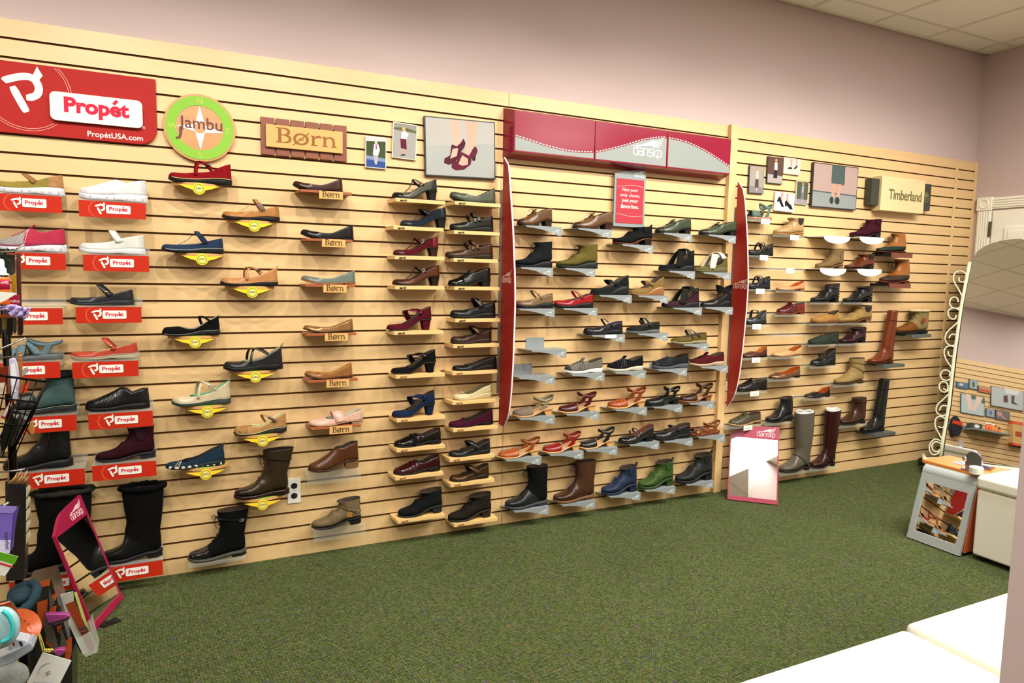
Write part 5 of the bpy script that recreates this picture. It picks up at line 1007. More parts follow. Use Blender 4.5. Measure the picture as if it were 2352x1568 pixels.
# ---------------------------------------------------------------- signs and pictures on the wall
def wallpoly(pxs, y): return [(lambda p: (p.x, p.z))(atY(u, v, -y)) for u, v in pxs]
sred = mat('#9e1a14', 'print')
a = atY(357, 182, -.02); b = atY(357, 334, -.02); zt, zb = a.z, b.z; xr = a.x; xl = xr-.828; H = zt-zb
e = empty('brand_sign', (xl, -.002, zb), 'large red sign with slanted P emblem and white name plate, top left', 'sign')
W = xr-xl; m = MB(); r = .07
out = [(W, H)]+arc(r, H-r, r, r, 90, 180, 8)+[(0, 0)]+arc(W-r, r, r, r, 270, 360, 8); m.xz(out, -.016, 0)
m.build('sign_board', sred, e, bevel=.001)
def sx(u, v): p = atY(u, v, -.02); return p.x-xl, p.z-zb
p0 = sx(8, 253); p1 = sx(98, 155); lg = MB(); propet_p(lg, p0[0], p0[1]-.005, (p1[0]-p0[0]), -.0165, 0); tag(lg.build('emblem', wht, e), 'white slanted P emblem')
cx, cz = sx(62, 211); rg = MB()
for rr in (.146, .155):
    rg = MB(); run = []
    for i_ in range(0, 365, 3):
        q_ = math.radians(i_); p = (cx+rr*math.cos(q_), -.0168, cz+rr*math.sin(q_))
        ok_ = .004 < p[0] < W-.004 and .004 < p[2] < H-.004 and not (p[0] > sx(115, 212)[0] and sx(120, 284)[1] < p[2] < sx(120, 210)[1]) and not (p[0] < .06 and p[2] > H-.06)
        if ok_: run.append(p)
        if (not ok_ or i_ >= 360) and len(run) > 1: rg.tube(run, .0012, 4); run = []
        if not ok_: run = []
    rg.build('thin_ring', mat('#e8b0a0', 'print'), e)

q0 = sx(117, 272); q1 = sx(327, 240); z0 = sx(222, 284)[1]; z1 = sx(222, 222)[1]; z0 -= .004
m = MB(); m.xz(rrect(q0[0], z0, q1[0], z1, .022), -.034, -.020); pl = m.build('name_plate', wht, e, bevel=.001)
for xx_ in (.1, .3): pass
t = MB(); pw2 = (q1[0]-q0[0])-.10; put_text(t, 'Propet', q0[0]+.05, z0+.018, w=pw2, h=.082, y=-.0345, bold=.040, depth=.0008); stroke(t, [(q0[0]+.05+pw2*.755, z0+.088), (q0[0]+.05+pw2*.815, z0+.106)], .012, -.0345); t.build('lettering', redt, pl)
t = MB(); s0_ = sx(201, 311); put_text(t, 'PropétUSA.com', s0_[0], s0_[1]-.01, w=sx(328, 311)[0]-s0_[0], y=-.0165, bold=.012, depth=.0006); t.build('web_lettering', wht, e); t = MB(); put_text(t, '®', sx(326, 292)[0], sx(326, 296)[1], w=.013, y=-.0165, depth=.0006); t.build('registered_mark', wht, e)
# round compass sign
c = atY(459.5, 294, -.02); R_ = (atY(541, 294, -.02).x-c.x); e = empty('round_sign', (c.x, -.002, c.z), 'round wooden sign with green ring and white compass star', 'sign')
bm = wood('#c08a55', .15, .4, 3, 'sign_wood')
MB().xz(arc(0, 0, R_, R_, 0, 360, 48)[:-1], -.018, 0).build('wooden_disc', bm, e, bevel=.001)
m = MB(); ro, ri = R_*.94, R_*.66; n = 48
vs = [(ro*math.cos(2*math.pi*i/n), -.0195, ro*math.sin(2*math.pi*i/n)) for i in range(n)]+[(ri*math.cos(2*math.pi*i/n), -.0195, ri*math.sin(2*math.pi*i/n)) for i in range(n)]
vs += [(x, -.018, z) for x, y, z in vs]
m.add(vs, [(i, (i+1) % n, n+(i+1) % n, n+i) for i in range(n)]+[(i, 2*n+i, 2*n+(i+1) % n, (i+1) % n) for i in range(n)]+[(n+i, n+(i+1) % n, 3*n+(i+1) % n, 3*n+i) for i in range(n)])
gr = m.build('green_ring', green, e); t = MB()
for ch, a_ in (('N', 90), ('E', 0), ('S', 270), ('W', 180)): put_text(t, ch, R_*.8*math.cos(math.radians(a_))-.011, R_*.8*math.sin(math.radians(a_))-.014, h=.026, y=-.0198, bold=.02, depth=.0004)
t.build('compass_letters', mat('#a9b84c', 'print'), gr)
m = MB(); m.xz([(0, R_*.64), (R_*.13, R_*.12), (.0, 0), (-R_*.13, R_*.12)], -.0195, -.018); m.xz([(0, -R_*.64), (-R_*.13, -R_*.12), (0, 0), (R_*.13, -R_*.12)], -.0195, -.018)
m.xz([(-R_*.66, 0), (-R_*.1, R_*.11), (0, 0), (-R_*.1, -R_*.11)], -.0194, -.018); m.xz([(R_*.66, -.012), (R_*.1, -R_*.13), (0, 0), (R_*.1, R_*.10)], -.0194, -.018)
m.build('compass_star', mat('#f4f6fa', 'print'), e)
MB().xz(arc(0, 0, R_*.16, R_*.16, 0, 360, 24)[:-1], -.0203, -.0195).build('star_hub', bm, e)
t = MB(); put_text(t, 'Jambu', -R_*.58, -R_*.14, w=R_*1.20, y=-.0206, bold=.006, depth=.0006); stroke(t, [(-R_*.53, 0), (-R_*.53, -R_*.2), (-R_*.57, -R_*.33), (-R_*.66, -R_*.36)], R_*.07, -.0206); t.build('lettering', mat('#6a4238', 'print'), e)
# slatted wood sign with serif name
a = atY(599, 267, -.02); b = atY(797, 370, -.02); zz0 = atY(599, 353, -.02).z; e = empty('brand_sign', (a.x, -.002, zz0), 'tan serif name plate on six reddish wood slats', 'sign')
W = b.x-a.x; H = a.z-zz0; g_ = .007; w6 = (W-5*g_)/6
for i in range(6): MB().box(i*(w6+g_), i*(w6+g_)+w6, -.014, 0, 0, H).build('wood_slat', wood('#7c3f22', .18, .5, 3, 'slat_wood'), e, bevel=.001)
MB().box(.03, W-.03, -.004, .0, H*.4, H*.6).build('back_rail', wood('#7c3f22', .18, .5, 3, 'slat_wood'), e)
p0 = atY(611, 336, -.03); p1 = atY(787, 301, -.03); x0 = p0.x-a.x; x1 = p1.x-a.x; z0 = p0.z-zz0; z1 = atY(611, 284, -.03).z-zz0
pl = MB().box(x0, x1, -.029, -.015, z0, z1).build('name_plate', tan_, e, bevel=.001); t = MB(); born_text(t, x0+.045, z0+(z1-z0)*.24, (x1-x0)*.80, -.0295, zs=.72); t.build('lettering', mat('#8a5a2c', 'print'), pl)
# three part header box
e = empty('header_sign', (1.617, -.001, 2.108), 'long maroon and grey header box with white stitched curve and winged logo', 'sign'); HW = 3.145-1.617; HH = .217; D_ = .1
crim = mat('#86122f', 'gloss'); hx = [0, .585, 1.09, HW]
hx = [0, atY(1366, 340, -.1).x-1.617, atY(1532, 350, -.1).x-1.617, HW]
def curve(x):          # height of the stitched line across the header
    t = x/HW; return ci([(0, .087), (.05, .073), (.15, .047), (.24, .036), (.33, .045), (.3829, .064), (.47, .105), (.57, .155), (.66, .178), (.74, .172), (.84, .140), (.93, .092), (1, .048)], t)
for i in range(3):
    a, b = hx[i]+.0015, hx[i+1]-.0015; bev = .016; m = MB()
    x0b, x1b = (a-.022 if i == 0 else a), (b+.022 if i == 2 else b)
    vs = [(x0b, 0, -.022), (x1b, 0, -.022), (x1b, 0, HH+.030), (x0b, 0, HH+.030), (a, -D_, 0), (b, -D_, 0), (b, -D_, HH), (a, -D_, HH)]
    m.add(vs, [(0, 3, 2, 1), (4, 5, 6, 7), (0, 1, 5, 4), (1, 2, 6, 5), (2, 3, 7, 6), (3, 0, 4, 7)]); bx = m.build('header_box', crim, e, bevel=.002)
    m = MB(); n = 24; aa, bb = a+.006, b-.006
    m.xz([(aa, .008), (bb, .008)]+[(bb+(aa-bb)*k/n, min(HH-.004, curve(bb+(aa-bb)*k/n))-.006) for k in range(n+1)], -D_-.0012, -D_); m.build('grey_panel', mat('#858c89', 'satin'), bx)
    m = MB(); x = a+.008
    while x < b-.018: stroke(m, [(x, curve(x)+.001), (x+.0125, curve(x+.0125)+.001)], .0052, -D_-.0014); x += .0205
    m.build('stitching', wht, bx)
    if i == 1: t = MB(); dansko_logo(t, b-.245, .055, .20, -D_-.0016, k=.95); t.build('lettering', mat('#e2e6de', 'print'), bx)
# small message card
a = atY(1411, 391, -.03); pts = wallpoly([(1483, 388), (1483, 388)], .03)
x0, x1 = atY(1411, 450, -.03).x, atY(1482, 450, -.03).x; zb = atY(1411, 519, -.03).z; zt = atY(1483, 388, -.03).z-.012; W = x1-x0; H = zt-zb
e = empty('message_sign', (x0, -.002, zb), 'small grey and coral message card hanging under the header box', 'sign')
m = MB(); m.xz([(0, 0), (W, 0), (W, H), (W*.75, H), (W*.45, H-.008), (W*.15, H-.022), (0, H-.032)], -.028, -.02); m.box(W*.3, W*.7, -.02, 0, H*.3, H*.7); m.build('card_holder', grey, e)
m = MB().xz(rrect(W*.06, H*.06, W*.94, H*.83, .006), -.030, -.028).build('coral_card', mat('#a83440', 'print'), e); t = MB()
for i, (ln, bo) in enumerate((('Not your', 0), ('only shoes,', 0), ('just your', .018), ('favorites.', .018))):
    wln = {0: .50, 1: .64, 2: .54, 3: .58}[i]*W; put_text(t, ln, W*.5-wln/2, H*.60-i*H*.093, w=wln, h=H*.058*(1.25 if ln[-1] != 'x' else 1), y=-.0304, bold=bo, depth=.0003, shear=.15 if i > 1 else 0)
for zc, sg in ((.71, 1), (.20, -1)): stroke(t, [(W*(.08+.84*k/12), H*(zc+.018*math.sin((k/12*1.6-.5)*math.pi)*sg)) for k in range(13)], .0012, -.0304, d=.0003)
t.build('lettering', mat('#f0dcd4', 'print'), m); t = MB(); dansko_logo(t, W*.62, H*.88, W*.33, -.0284, k=.7); t.build('logo', pale, e)
# red curved blades
for X, (ut, vt), (ub, vb2), lg_v, lb, edge in ((1.589, (1157, 362), (1157, 979), 640, 'red curved blade fin with white edge, left end of the grey bracket shelves', [(1157, 362), (1168, 377), (1173, 440), (1180, 560), (1183, 700), (1180, 800), (1176, 880), (1169, 950), (1158, 979)]),
                                       (3.276, (1690, 418), (1664, 931), 640, 'red curved blade fin with white edge, between middle and right panels', [(1694, 418), (1707, 436), (1714, 500), (1718, 600), (1718, 660), (1712, 740), (1700, 850), (1686, 912), (1667, 932)])):
    P_ = [atX(u, v, X) for u, v in edge]
    prof = [(p.y, p.z) for p in P_]; yb_ = -.042
    ztop, zbot = prof[0][1], prof[-1][1]
    n = 30; sm_e = []
    zs = [p[1] for p in prof]; ys = [p[0] for p in prof]
    pr_ = sorted(zip(zs, ys))
    if prof[-1][0] > prof[0][0]: pass
    for i in range(n+1):
        z = zbot+(ztop-zbot)*i/n; sm_e.append((min(yb_-.002, ci(pr_, z)), z))
    e = empty('blade_fin', (X, 0, zbot), lb, 'blade fin', 'red curved blade fins')
    m = MB(); m.prism([(-.006, yb_, 0), (-.006, yb_, ztop-zbot)]+[(-.006, y, z-zbot) for y, z in sm_e[::-1]], (.012, 0, 0)); m.build('blade', mat('#9c1f1c', 'satin'), e)
    m = MB(); m.ribbon([(0, y-.0004, z-zbot) for y, z in sm_e], .0085, .0016, lambda i, p: (0, -1, 0)); m.build('edge_strip', mat('#ddd8da', 'print'), e)
    z0s, z1s = (atX(1150, 905, X).z, atX(1150, 437, X).z) if X < 2 else (atX(1668, 870, X).z, atX(1684, 477, X).z)
    MB().box(-.004, .004, -.048, 0, z0s-zbot, z1s-zbot).build('mounting_bracket', mat('#85807c', 'satin'), e)
    t = MB(); zc = .62*(ztop-zbot) if 0 else atX(1168, lg_v, X).z-zbot
    yl = [y for y, z in sm_e if abs(z-zbot-zc) < .03][0]
    dansko_logo(t, 0, zc-.02, .115, 0, k=.9, fn=lambda x, y, z: (-.0064+y, yb_-.012-x, z)); t.build('lettering', mat('#e0b8a8', 'print'), e)
    for z_ in (.10, .9): MB().sphere((-.008, yb_-.006, z_*(ztop-zbot)), .004, n=8, k=4).build('screw', SILV, e)
# photographs
def photo(label, corners, frame, border, content, name='photo_print', lift=.014, th=.010, fr=0.):
    P4 = [atY(u, v, -lift) for u, v in corners]       # tl tr br bl
    o = P4[3]; ux = (P4[2]-P4[3]+P4[1]-P4[0])/2; uz = (P4[0]-P4[3]+P4[1]-P4[2])/2
    W = ux.length; H = uz.length; rot = math.atan2(ux.z, ux.x)
    e = empty(name, (o.x, -.001, o.z), label, 'photograph' if not fr else 'framed picture', 'photographs on the slat wall'); e.rotation_euler.y = -rot
    MB().box(0, W, -lift, -lift+th, 0, H).build('mount_board' if not fr else 'picture_frame', mat(frame, 'satin'), e, bevel=.0008)
    MB().box(W*.4, W*.6, -lift+th, -.0005, H*.5, H*.8).build('hanger', mat('#8a8a88', 'satin'), e)
    m = MB(); mats = []; b = border; mt_ = lambda c_, k_: mat(c_, k_, dk=.9)
    m.box(b, W-b, -lift-.0006, -lift, b, H-b, 0); mats.append(mt_(content[0], 'gloss' if fr else 'print'))
    for i, (colr, poly) in enumerate(content[1:]):
        mats.append(mt_(colr, 'print')); y = -lift-.0007-.00006*i
        m.xz([(b+(W-2*b)*x, b+(H-2*b)*z) for x, z in poly], y, y+.0001, i+1)
    m.build('print_surface', mats, e); return e
def ell(cx, cz, rx, rz, n=14): return arc(cx, cz, rx, rz, 0, 360, n)[:-1]
photo('small print of a figure in a white jacket on a blue path', [(840, 310), (888, 317), (887, 387), (839, 384)], '#d9d4c6', .004,
      ['#4c5a3c', ('#8a9ab4', [(0, 0), (1, 0), (1, .32), (0, .38)]), ('#c9ccd0', [(0, .85), (1, .9), (1, 1), (0, 1)]), ('#3c5a9a', [(0, 0), (1, 0), (1, .2), (0, .26)]), ('#e6e2e0', [(.34, .42), (.40, .78), (.52, .82), (.62, .78), (.70, .60), (.62, .42)]), ('#b8648c', [(.47, .6), (.47, .78), (.55, .78), (.56, .6)]), ('#e0c8a8', ell(.50, .85, .07, .055)), ('#b8b0b8', [(.36, .42), (.62, .42), (.60, .2), (.42, .2)]), ('#d0b8a0', [(.42, .2), (.58, .2), (.54, .1), (.46, .1)])])
photo('small tilted print of a figure in a long burgundy skirt', [(904, 280), (960, 288), (955, 369), (900, 361)], '#d9d4c6', .004,
      ['#aaa8a4', ('#9a9a90', [(0, .8), (1, .76), (1, 1), (0, 1)]), ('#6c6c54', [(0, .86), (.5, .9), (1, .84), (1, .78), (0, .80)]), ('#6a2030', [(.30, .56), (.56, .56), (.60, .26), (.34, .28)]), ('#ece8e4', [(.33, .56), (.36, .76), (.50, .80), (.66, .72), (.56, .56)]), ('#d8b070', ell(.44, .85, .08, .06)), ('#c9a08c', [(.40, .26), (.54, .26), (.52, .12), (.46, .12)]), ('#2c1a1c', [(.34, .08), (.54, .12), (.54, .08), (.36, .05)])])
photo('large framed picture of crossed ankles in burgundy strapped heels', [(977, 265), (1139, 281), (1138, 411), (977, 403)], '#23262c', .006,
      ['#b0b3b0', ('#bab8b4', [(0, .5), (1, .62), (1, 1), (0, 1)]), ('#d8b4a4', [(.33, 1), (.48, 1), (.52, .56), (.50, .40), (.40, .40), (.40, .56)]), ('#d6b0a0', [(.56, 1), (.75, 1), (.72, .52), (.58, .30), (.56, .46), (.60, .62)]),
       ('#5c1830', [(.25, .22), (.26, .30), (.34, .36), (.36, .52), (.37, .56), (.44, .53), (.50, .60), (.54, .68), (.57, .60), (.55, .52), (.49, .42), (.48, .34), (.40, .24), (.32, .19)]), ('#d8b4a4', [(.34, .30), (.38, .48), (.46, .50), (.44, .36)]),
       ('#6a1c38', [(.36, .14), (.36, .22), (.44, .28), (.50, .44), (.62, .38), (.68, .52), (.72, .56), (.75, .48), (.72, .38), (.66, .34), (.64, .22), (.54, .12), (.42, .10)]), ('#d6b0a0', [(.46, .22), (.52, .38), (.60, .32), (.60, .22), (.52, .19)]), ('#3a1420', [(.66, .34), (.72, .38), (.71, .30), (.67, .29)])], name='framed_picture', lift=.022, th=.018, fr=1)
fig = lambda top, skirt, skin='#c8a890': [(top, [(.42, .5), (.44, .82), (.62, .82), (.64, .5)]), (skirt, [(.38, .2), (.42, .52), (.64, .52), (.66, .2)]), ('#c8a070', ell(.53, .90, .08, .06)), (skin, [(.46, .06), (.48, .2), (.58, .2), (.57, .06)])]
photo('small dark-framed print of a figure in a long grey skirt', [(1721, 379), (1755, 382), (1753, 446), (1719, 443)], '#2a2a2c', .004, ['#a8a29c', ('#8f8c90', [(0, 0), (1, 0), (1, .22), (0, .25)])]+fig('#c8bcb0', '#5c5450'))
photo('small dark-framed print of a figure in white top and navy skirt', [(1764, 359), (1800, 363), (1796, 424), (1761, 420)], '#2a2a2c', .004, ['#6c5048', ('#b0aca8', [(0, 0), (1, 0), (1, .30), (0, .34)])]+fig('#e2dccc', '#2c3040'))
photo('small pale print of walking feet in black flats', [(1802, 361), (1840, 366), (1837, 403), (1799, 398)], '#d8d4c4', .003, ['#c8c8c0', ('#d0a898', [(.34, 1), (.50, 1), (.48, .42), (.40, .42)]), ('#d0a898', [(.68, 1), (.80, 1), (.82, .5), (.74, .5)]), ('#22242c', [(.18, .30), (.34, .44), (.50, .40), (.50, .30)]), ('#22242c', [(.58, .34), (.78, .60), (.84, .52), (.70, .34)])])
photo('tiny print of a figure in a grey dress on grass', [(1830, 415), (1857, 418), (1854, 471), (1827, 468)], '#d8d4c4', .003, ['#5c6450', ('#9a9aa4', [(0, 0), (1, 0), (1, .2), (0, .22)])]+fig('#a8a0b0', '#84808c'))
photo('white print of two black strapped heels', [(1781, 439), (1826, 445), (1822, 488), (1778, 483)], '#d8d4c4', .003, ['#dfe2e0', ('#d0a898', [(.26, 1), (.42, 1), (.36, .55), (.26, .5)]), ('#d0a898', [(.54, 1), (.66, 1), (.70, .5), (.58, .45)]), ('#202228', [(.08, .5), (.18, .78), (.26, .72), (.40, .40), (.48, .22), (.36, .20), (.18, .52), (.14, .44)]), ('#202228', [(.50, .50), (.58, .62), (.66, .52), (.86, .36), (.96, .14), (.80, .12), (.62, .32), (.54, .22)])])
photo('large framed picture of legs under a teal skirt', [(1868, 372), (1972, 385), (1964, 483), (1863, 474)], '#22252a', .006,
      ['#b9a49e', ('#9aa0a0', [(0, 0), (1, 0), (1, .34), (0, .37)]), ('#5c6a68', [(0, .34), (1, .31), (1, .34), (0, .37)]), ('#5a6a6a', [(.40, 1), (.70, 1), (.71, .58), (.66, .54), (.54, .57), (.40, .57)]), ('#c8a08c', [(.42, .57), (.52, .57), (.48, .22), (.42, .22)]), ('#c8a08c', [(.56, .57), (.64, .57), (.60, .22), (.54, .22)]), ('#3c4844', ell(.43, .17, .045, .09)), ('#3c4844', ell(.56, .17, .055, .09))], name='framed_picture', lift=.022, th=.018, fr=1)
# carved wooden block sign flanked by dark blocks
def wblock(name, label, u0, v0, u1, v1, lift, m_, y_back=0.):
    a = atY(u0, v0, -lift); b = atY(u1, v1, -lift); return a.x, b.x, a.z, b.z
x0, x1 = atY(2024, 440, -.075).x, atY(2123, 450, -.075).x; zt = atY(2022, 402, -.075).z; zb = atY(2018, 482, -.075).z; W = x1-x0; H = zt-zb
e = empty('brand_sign', (x0, -.001, zb), 'pale wooden block sign with carved dark lettering and black end blocks', 'sign')
MB().box(0, W, -.075, 0, 0, H).build('wooden_block', wood('#d6c394', .08, .4, 1.5, 'pale_wood'), e, bevel=.002)
MB().box(-.085, -.004, -.06, 0, H*.14, H*.90).build('end_block', mat('#33342c', 'satin'), e, bevel=.001)
e2 = MB().box(W+.004, W+.115, -.05, 0, H*.12, H*.93).build('end_block', mat('#33342c', 'satin'), e, bevel=.001)
t = MB(); put_text(t, 'Timberland', W*.17, H*.34, w=W*.76, h=H*.30, y=-.0755, bold=.014, depth=.001, space=.94); t.build('lettering', mat('#6a6440', 'print'), e)
t = MB(); cx = W+.057; cz = H*.52; t.tube([(cx+.033*math.cos(a_), -.0505, cz+.040*math.sin(a_)) for a_ in [math.radians(20+i*-15) for i in range(15)]], .0022, 4)
stroke(t, [(cx, cz-.035), (cx, cz+.01)], .007, -.0505)
for a_ in range(20, 161, 20): stroke(t, [(cx, cz), (cx+.036*math.cos(math.radians(a_)), cz+.042*math.sin(math.radians(a_)))], .005, -.0505)
stroke(t, [(cx-.033, cz-.012), (cx+.033, cz-.012)], .0035, -.0505); t.build('tree_emblem', mat('#77764c', 'print'), e2)
# wall outlet
a = atY(660, 1103, -.004); b = atY(691, 1153, -.004); W = b.x-a.x; H = .128; e = empty('wall_outlet', (a.x, -.0005, b.z), 'white double wall outlet beside the brown lace-up boot', 'outlet')
MB().box(0, W, -.006, 0, 0, H).build('cover_plate', wht, e, bevel=.0015)
for z in (H*.30, H*.70): 
    so = MB().xz(arc(W/2, z, .0165, .0145, 25, 155, 6)+arc(W/2, z, .0165, .0145, 205, 335, 6), -.0075, -.006).build('socket', blk, e); q = MB()
    for dx in (-.006, .006): q.box(W/2+dx-.001, W/2+dx+.001, -.0078, -.0074, z-.002, z+.006)
    q.sphere((W/2, -.0074, z-.007), .002, .0005, .002, 8, 4); q.build('slots', mat('#6a6a66', 'metal'), so)
MB().sphere((W/2, -.006, H/2), .003, .001, .003, 8, 4).build('screw', SILV, e)

# ---------------------------------------------------------------- right side: tall mirror, partition display, fitting mirror, ottoman, benches
cream = mat('#dfe2c8', 'satin'); MY, MT = .9, .1728
MN = Vector((-math.cos(MT)*math.sin(MY), -math.cos(MT)*math.cos(MY), math.sin(MT))); MS = Vector((math.cos(MY), -math.sin(MY), 0)); MU = MS.cross(MN); MU = MU if MU.z > 0 else -MU
def onm(u, v): return atP(u, v, MP0, MN)
e = empty('tall_mirror', (MP0.x, MP0.y, 0), 'tall arched mirror on a rolling cream stand with scrollwork', 'mirror'); base = Vector((MP0.x, MP0.y, 0))
edge = [onm(2167, 1052), onm(2172, 1010), onm(2186, 930), onm(2198, 820), onm(2214, 700), onm(2233, 598), onm(2245, 577), onm(2262, 565), onm(2280, 558), onm(2300, 552.5), onm(2325, 549), onm(2345, 548)]
s_r = .60; hs = [((p-MP0).dot(MS), (p-MP0).dot(MU)) for p in edge]; hs += [(.53, 1.705), (.57, 1.67), (s_r, 1.60), (s_r, -.01)]
def MPt(s_, h, d=0): return MP0+MS*s_+MU*h+MN*d-base
MB().prism([MPt(a, b) for a, b in hs], -MN*.006).build('mirror_glass', mirror_mat(), e)
MB().prism([MPt(a, b, -.007) for a, b in hs], -MN*.010).build('back_panel', mat('#7a746a', 'matte'), e)
pt = [onm(2160, 1052), onm(2165, 1012), onm(2179, 930), onm(2191, 820), onm(2208, 700), onm(2220, 638), onm(2227, 602)]
MB().tube([p-base+MN*.004 for p in pt], .012, 10).build('post', cream, e, smooth=True)
MB().tube([MPt(s_r+.012, h) for h in (-.02, .4, .8, 1.2, 1.6)], .012, 10).build('post', cream, e, smooth=True)
def z7(*p): return [(2052+a/3.92, 420+b/3.92) for a, b in p]
def z8(*p): return [(2052+a/3.016, 800+b/3.016) for a, b in p]
SC = [z7((590, 850), (592, 882), (620, 895), (650, 872), (655, 830), (625, 798), (580, 795), (548, 820), (540, 870), (562, 920), (592, 970), (615, 1020), (622, 1075)),
      z7((583, 1075), (575, 1040), (545, 1028), (515, 1045), (505, 1085), (525, 1120), (570, 1130), (605, 1112), (622, 1080)),
      z7((565, 1190), (555, 1222), (525, 1225), (497, 1198), (492, 1158), (520, 1130), (560, 1130), (595, 1150), (605, 1192), (588, 1240), (540, 1290), (490, 1335), (465, 1385), (475, 1435), (515, 1465), (555, 1455), (575, 1420), (570, 1380), (540, 1362), (510, 1375), (500, 1402)),
      z7((490, 1515), (500, 1552), (532, 1560), (558, 1530), (552, 1488), (518, 1466), (475, 1480), (455, 1520))+z8((357, 60), (375, 95), (400, 132), (410, 165)),
      z8((385, 195), (392, 167), (370, 151), (340, 156), (326, 182), (337, 212), (370, 222), (402, 206)),
      z8((345, 278), (370, 290), (378, 265), (365, 237), (335, 232), (316, 256), (325, 290), (355, 303), (386, 288), (384, 312), (342, 355), (302, 395), (298, 440), (330, 465), (368, 455), (378, 420), (360, 396), (332, 402), (318, 430)),
      z8((310, 540), (340, 548), (364, 520), (355, 485), (320, 471), (291, 492), (290, 540), (315, 590), (345, 645)),
      z8((330, 696), (300, 715), (271, 700), (267, 667), (290, 647), (324, 657), (334, 690), (312, 724), (272, 735), (249, 700), (256, 655), (290, 627), (325, 640))]
for c_ in SC:
    P3, _w = smooth2(c_, .01, 4); MB().tube([onm(u, v)-base+MN*.004 for u, v in P3], .0055, 7).build('scroll', cream, e, smooth=True)
b0 = atZ(2124, 1054, .09)-base; f1 = b0+MS*.80
m = MB(); m.tube([b0-MN*.0, f1], .016, 8); 
for q_ in (b0, f1): m.tube([q_+Vector((-MN.x, -MN.y, 0))*.16, q_+Vector((MN.x, MN.y, 0))*.12], .016, 8)
m.tube([b0, pt[0]-base], .012, 8); m.build('base_frame', cream, e, smooth=True)
for q_ in (b0, f1):
    for k_ in (-.14, .11):
        c_ = q_+Vector((MN.x, MN.y, 0))*k_; m = MB(); m.tube([c_+Vector((-.012, 0, -.052)), c_+Vector((.012, 0, -.052))], .032, 14); m.tube([c_, c_+Vector((0, 0, -.05))], .007, 6); m.build('caster', mat('#3a3a36', 'rubber'), e, smooth=True)
def refl(u, v):        # point of the partition seen through the mirror at a pixel
    P_ = onm(u, v); d = (P_-EYEP).normalized(); d = d-MN*2*d.dot(MN); return P_+d*((WO-P_).dot(WM)/d.dot(WM))
RW = -WT; rzw = math.atan2(RW.y, RW.x)
def rloc(u, v): p = refl(u, v); return (p-WO).dot(RW), p.z
def pempty(name, label, cat, r, z, group=None): o = WO+RW*r+WM*.001; return empty(name, (o.x, o.y, z), label, cat, group, rz=rzw)
def photo2(label, u0, v0, u1, v1, content, frame='#3a4a58', lift=.02):
    a = rloc(u0, (v0+v1)/2); b = rloc(u1, (v0+v1)/2); um = (u0+u1)/2; zt = rloc(um, v0)[1]; zb = rloc(um, v1)[1]; x0, x1 = min(a[0], b[0]), max(a[0], b[0]); W, H = x1-x0, zt-zb
    e = pempty('framed_picture', label, 'framed picture', x0, zb, 'pictures on the partition seen in the tall mirror')
    MB().box(0, W, -lift, -.001, 0, H).build('picture_frame', mat(frame, 'satin'), e); m = MB(); mats = [mat(content[0], 'print')]; m.box(.006, W-.006, -lift-.001, -lift, .006, H-.006, 0)
    for i, (c_, poly) in enumerate(content[1:]): mats.append(mat(c_, 'print')); m.xz([((1-x)*W, z*H) for x, z in poly], -lift-.0016-.0002*i, -lift-.001, i+1)
    m.build('print_surface', mats, e)
photo2('small blue picture at the upper left, seen in the tall mirror', 2195, 878, 2221, 892, ['#4c7094', ('#c9b8b0', ell(.4, .6, .2, .2))])
photo2('small grey green picture with a dark figure, seen in the mirror', 2224, 872, 2243, 894, ['#90a0a0', ('#4c5a5c', ell(.5, .5, .15, .3))])
photo2('small orange and tan picture, seen in the tall mirror', 2245, 888, 2274, 902, ['#b88868', ('#b8583c', [(.05, .1), (.95, .1), (.95, .5), (.05, .55)])])
photo2('large pale teal picture of bare feet, seen in the mirror', 2205, 908, 2259, 952, ['#a8b8b8', ('#d8b8ac', [(.2, 1), (.38, 1), (.46, .5), (.5, .25), (.35, .2), (.28, .5)]), ('#d8b8ac', [(.68, 1), (.92, .95), (.72, .5), (.62, .2), (.5, .2), (.55, .5)]), ('#4a6656', [(.42, 1), (.62, 1), (.6, .8), (.44, .8)]), ('#4a6656', [(.92, .95), (1, .95), (1, .65), (.85, .7)])])
photo2('large grey picture of two walking boots, seen in the mirror', 2274, 893, 2349, 938, ['#a9b0b2', ('#c9c8c8', [(.4, 1), (.9, 1), (.8, .75), (.45, .75)]), ('#5c4448', [(.38, .62), (.50, .66), (.52, .3), (.38, .28)]), ('#5c4448', [(.62, .7), (.72, .7), (.70, .40), (.84, .26), (.62, .28)])])
photo2('tiny blue picture below the large ones, seen in the mirror', 2263, 939, 2283, 958, ['#8c98a8', ('#5c6480', ell(.5, .5, .15, .25))])
photo2('small dark picture with pink shoes, seen in the mirror', 2285, 943, 2317, 965, ['#6c6c68', ('#c08484', ell(.25, .6, .2, .25)), ('#c08484', [(.4, .5), (.75, .2), (.7, .1), (.4, .3)])])
a = rloc(2211, 985); b = rloc(2298, 999); x0, x1 = min(a[0], b[0]), max(a[0], b[0]); zs_ = (a[1]+b[1])/2
e = pempty('display_shelf', 'grey display shelf on the partition, seen in the tall mirror', 'shelf', x0, zs_); MB().box(0, x1-x0, -.22, -.001, -.02, 0).build('shelf_board', greyd, e); MB().box(0, x1-x0, -.012, -.001, 0, .05).build('shelf_lip', greyd, e)
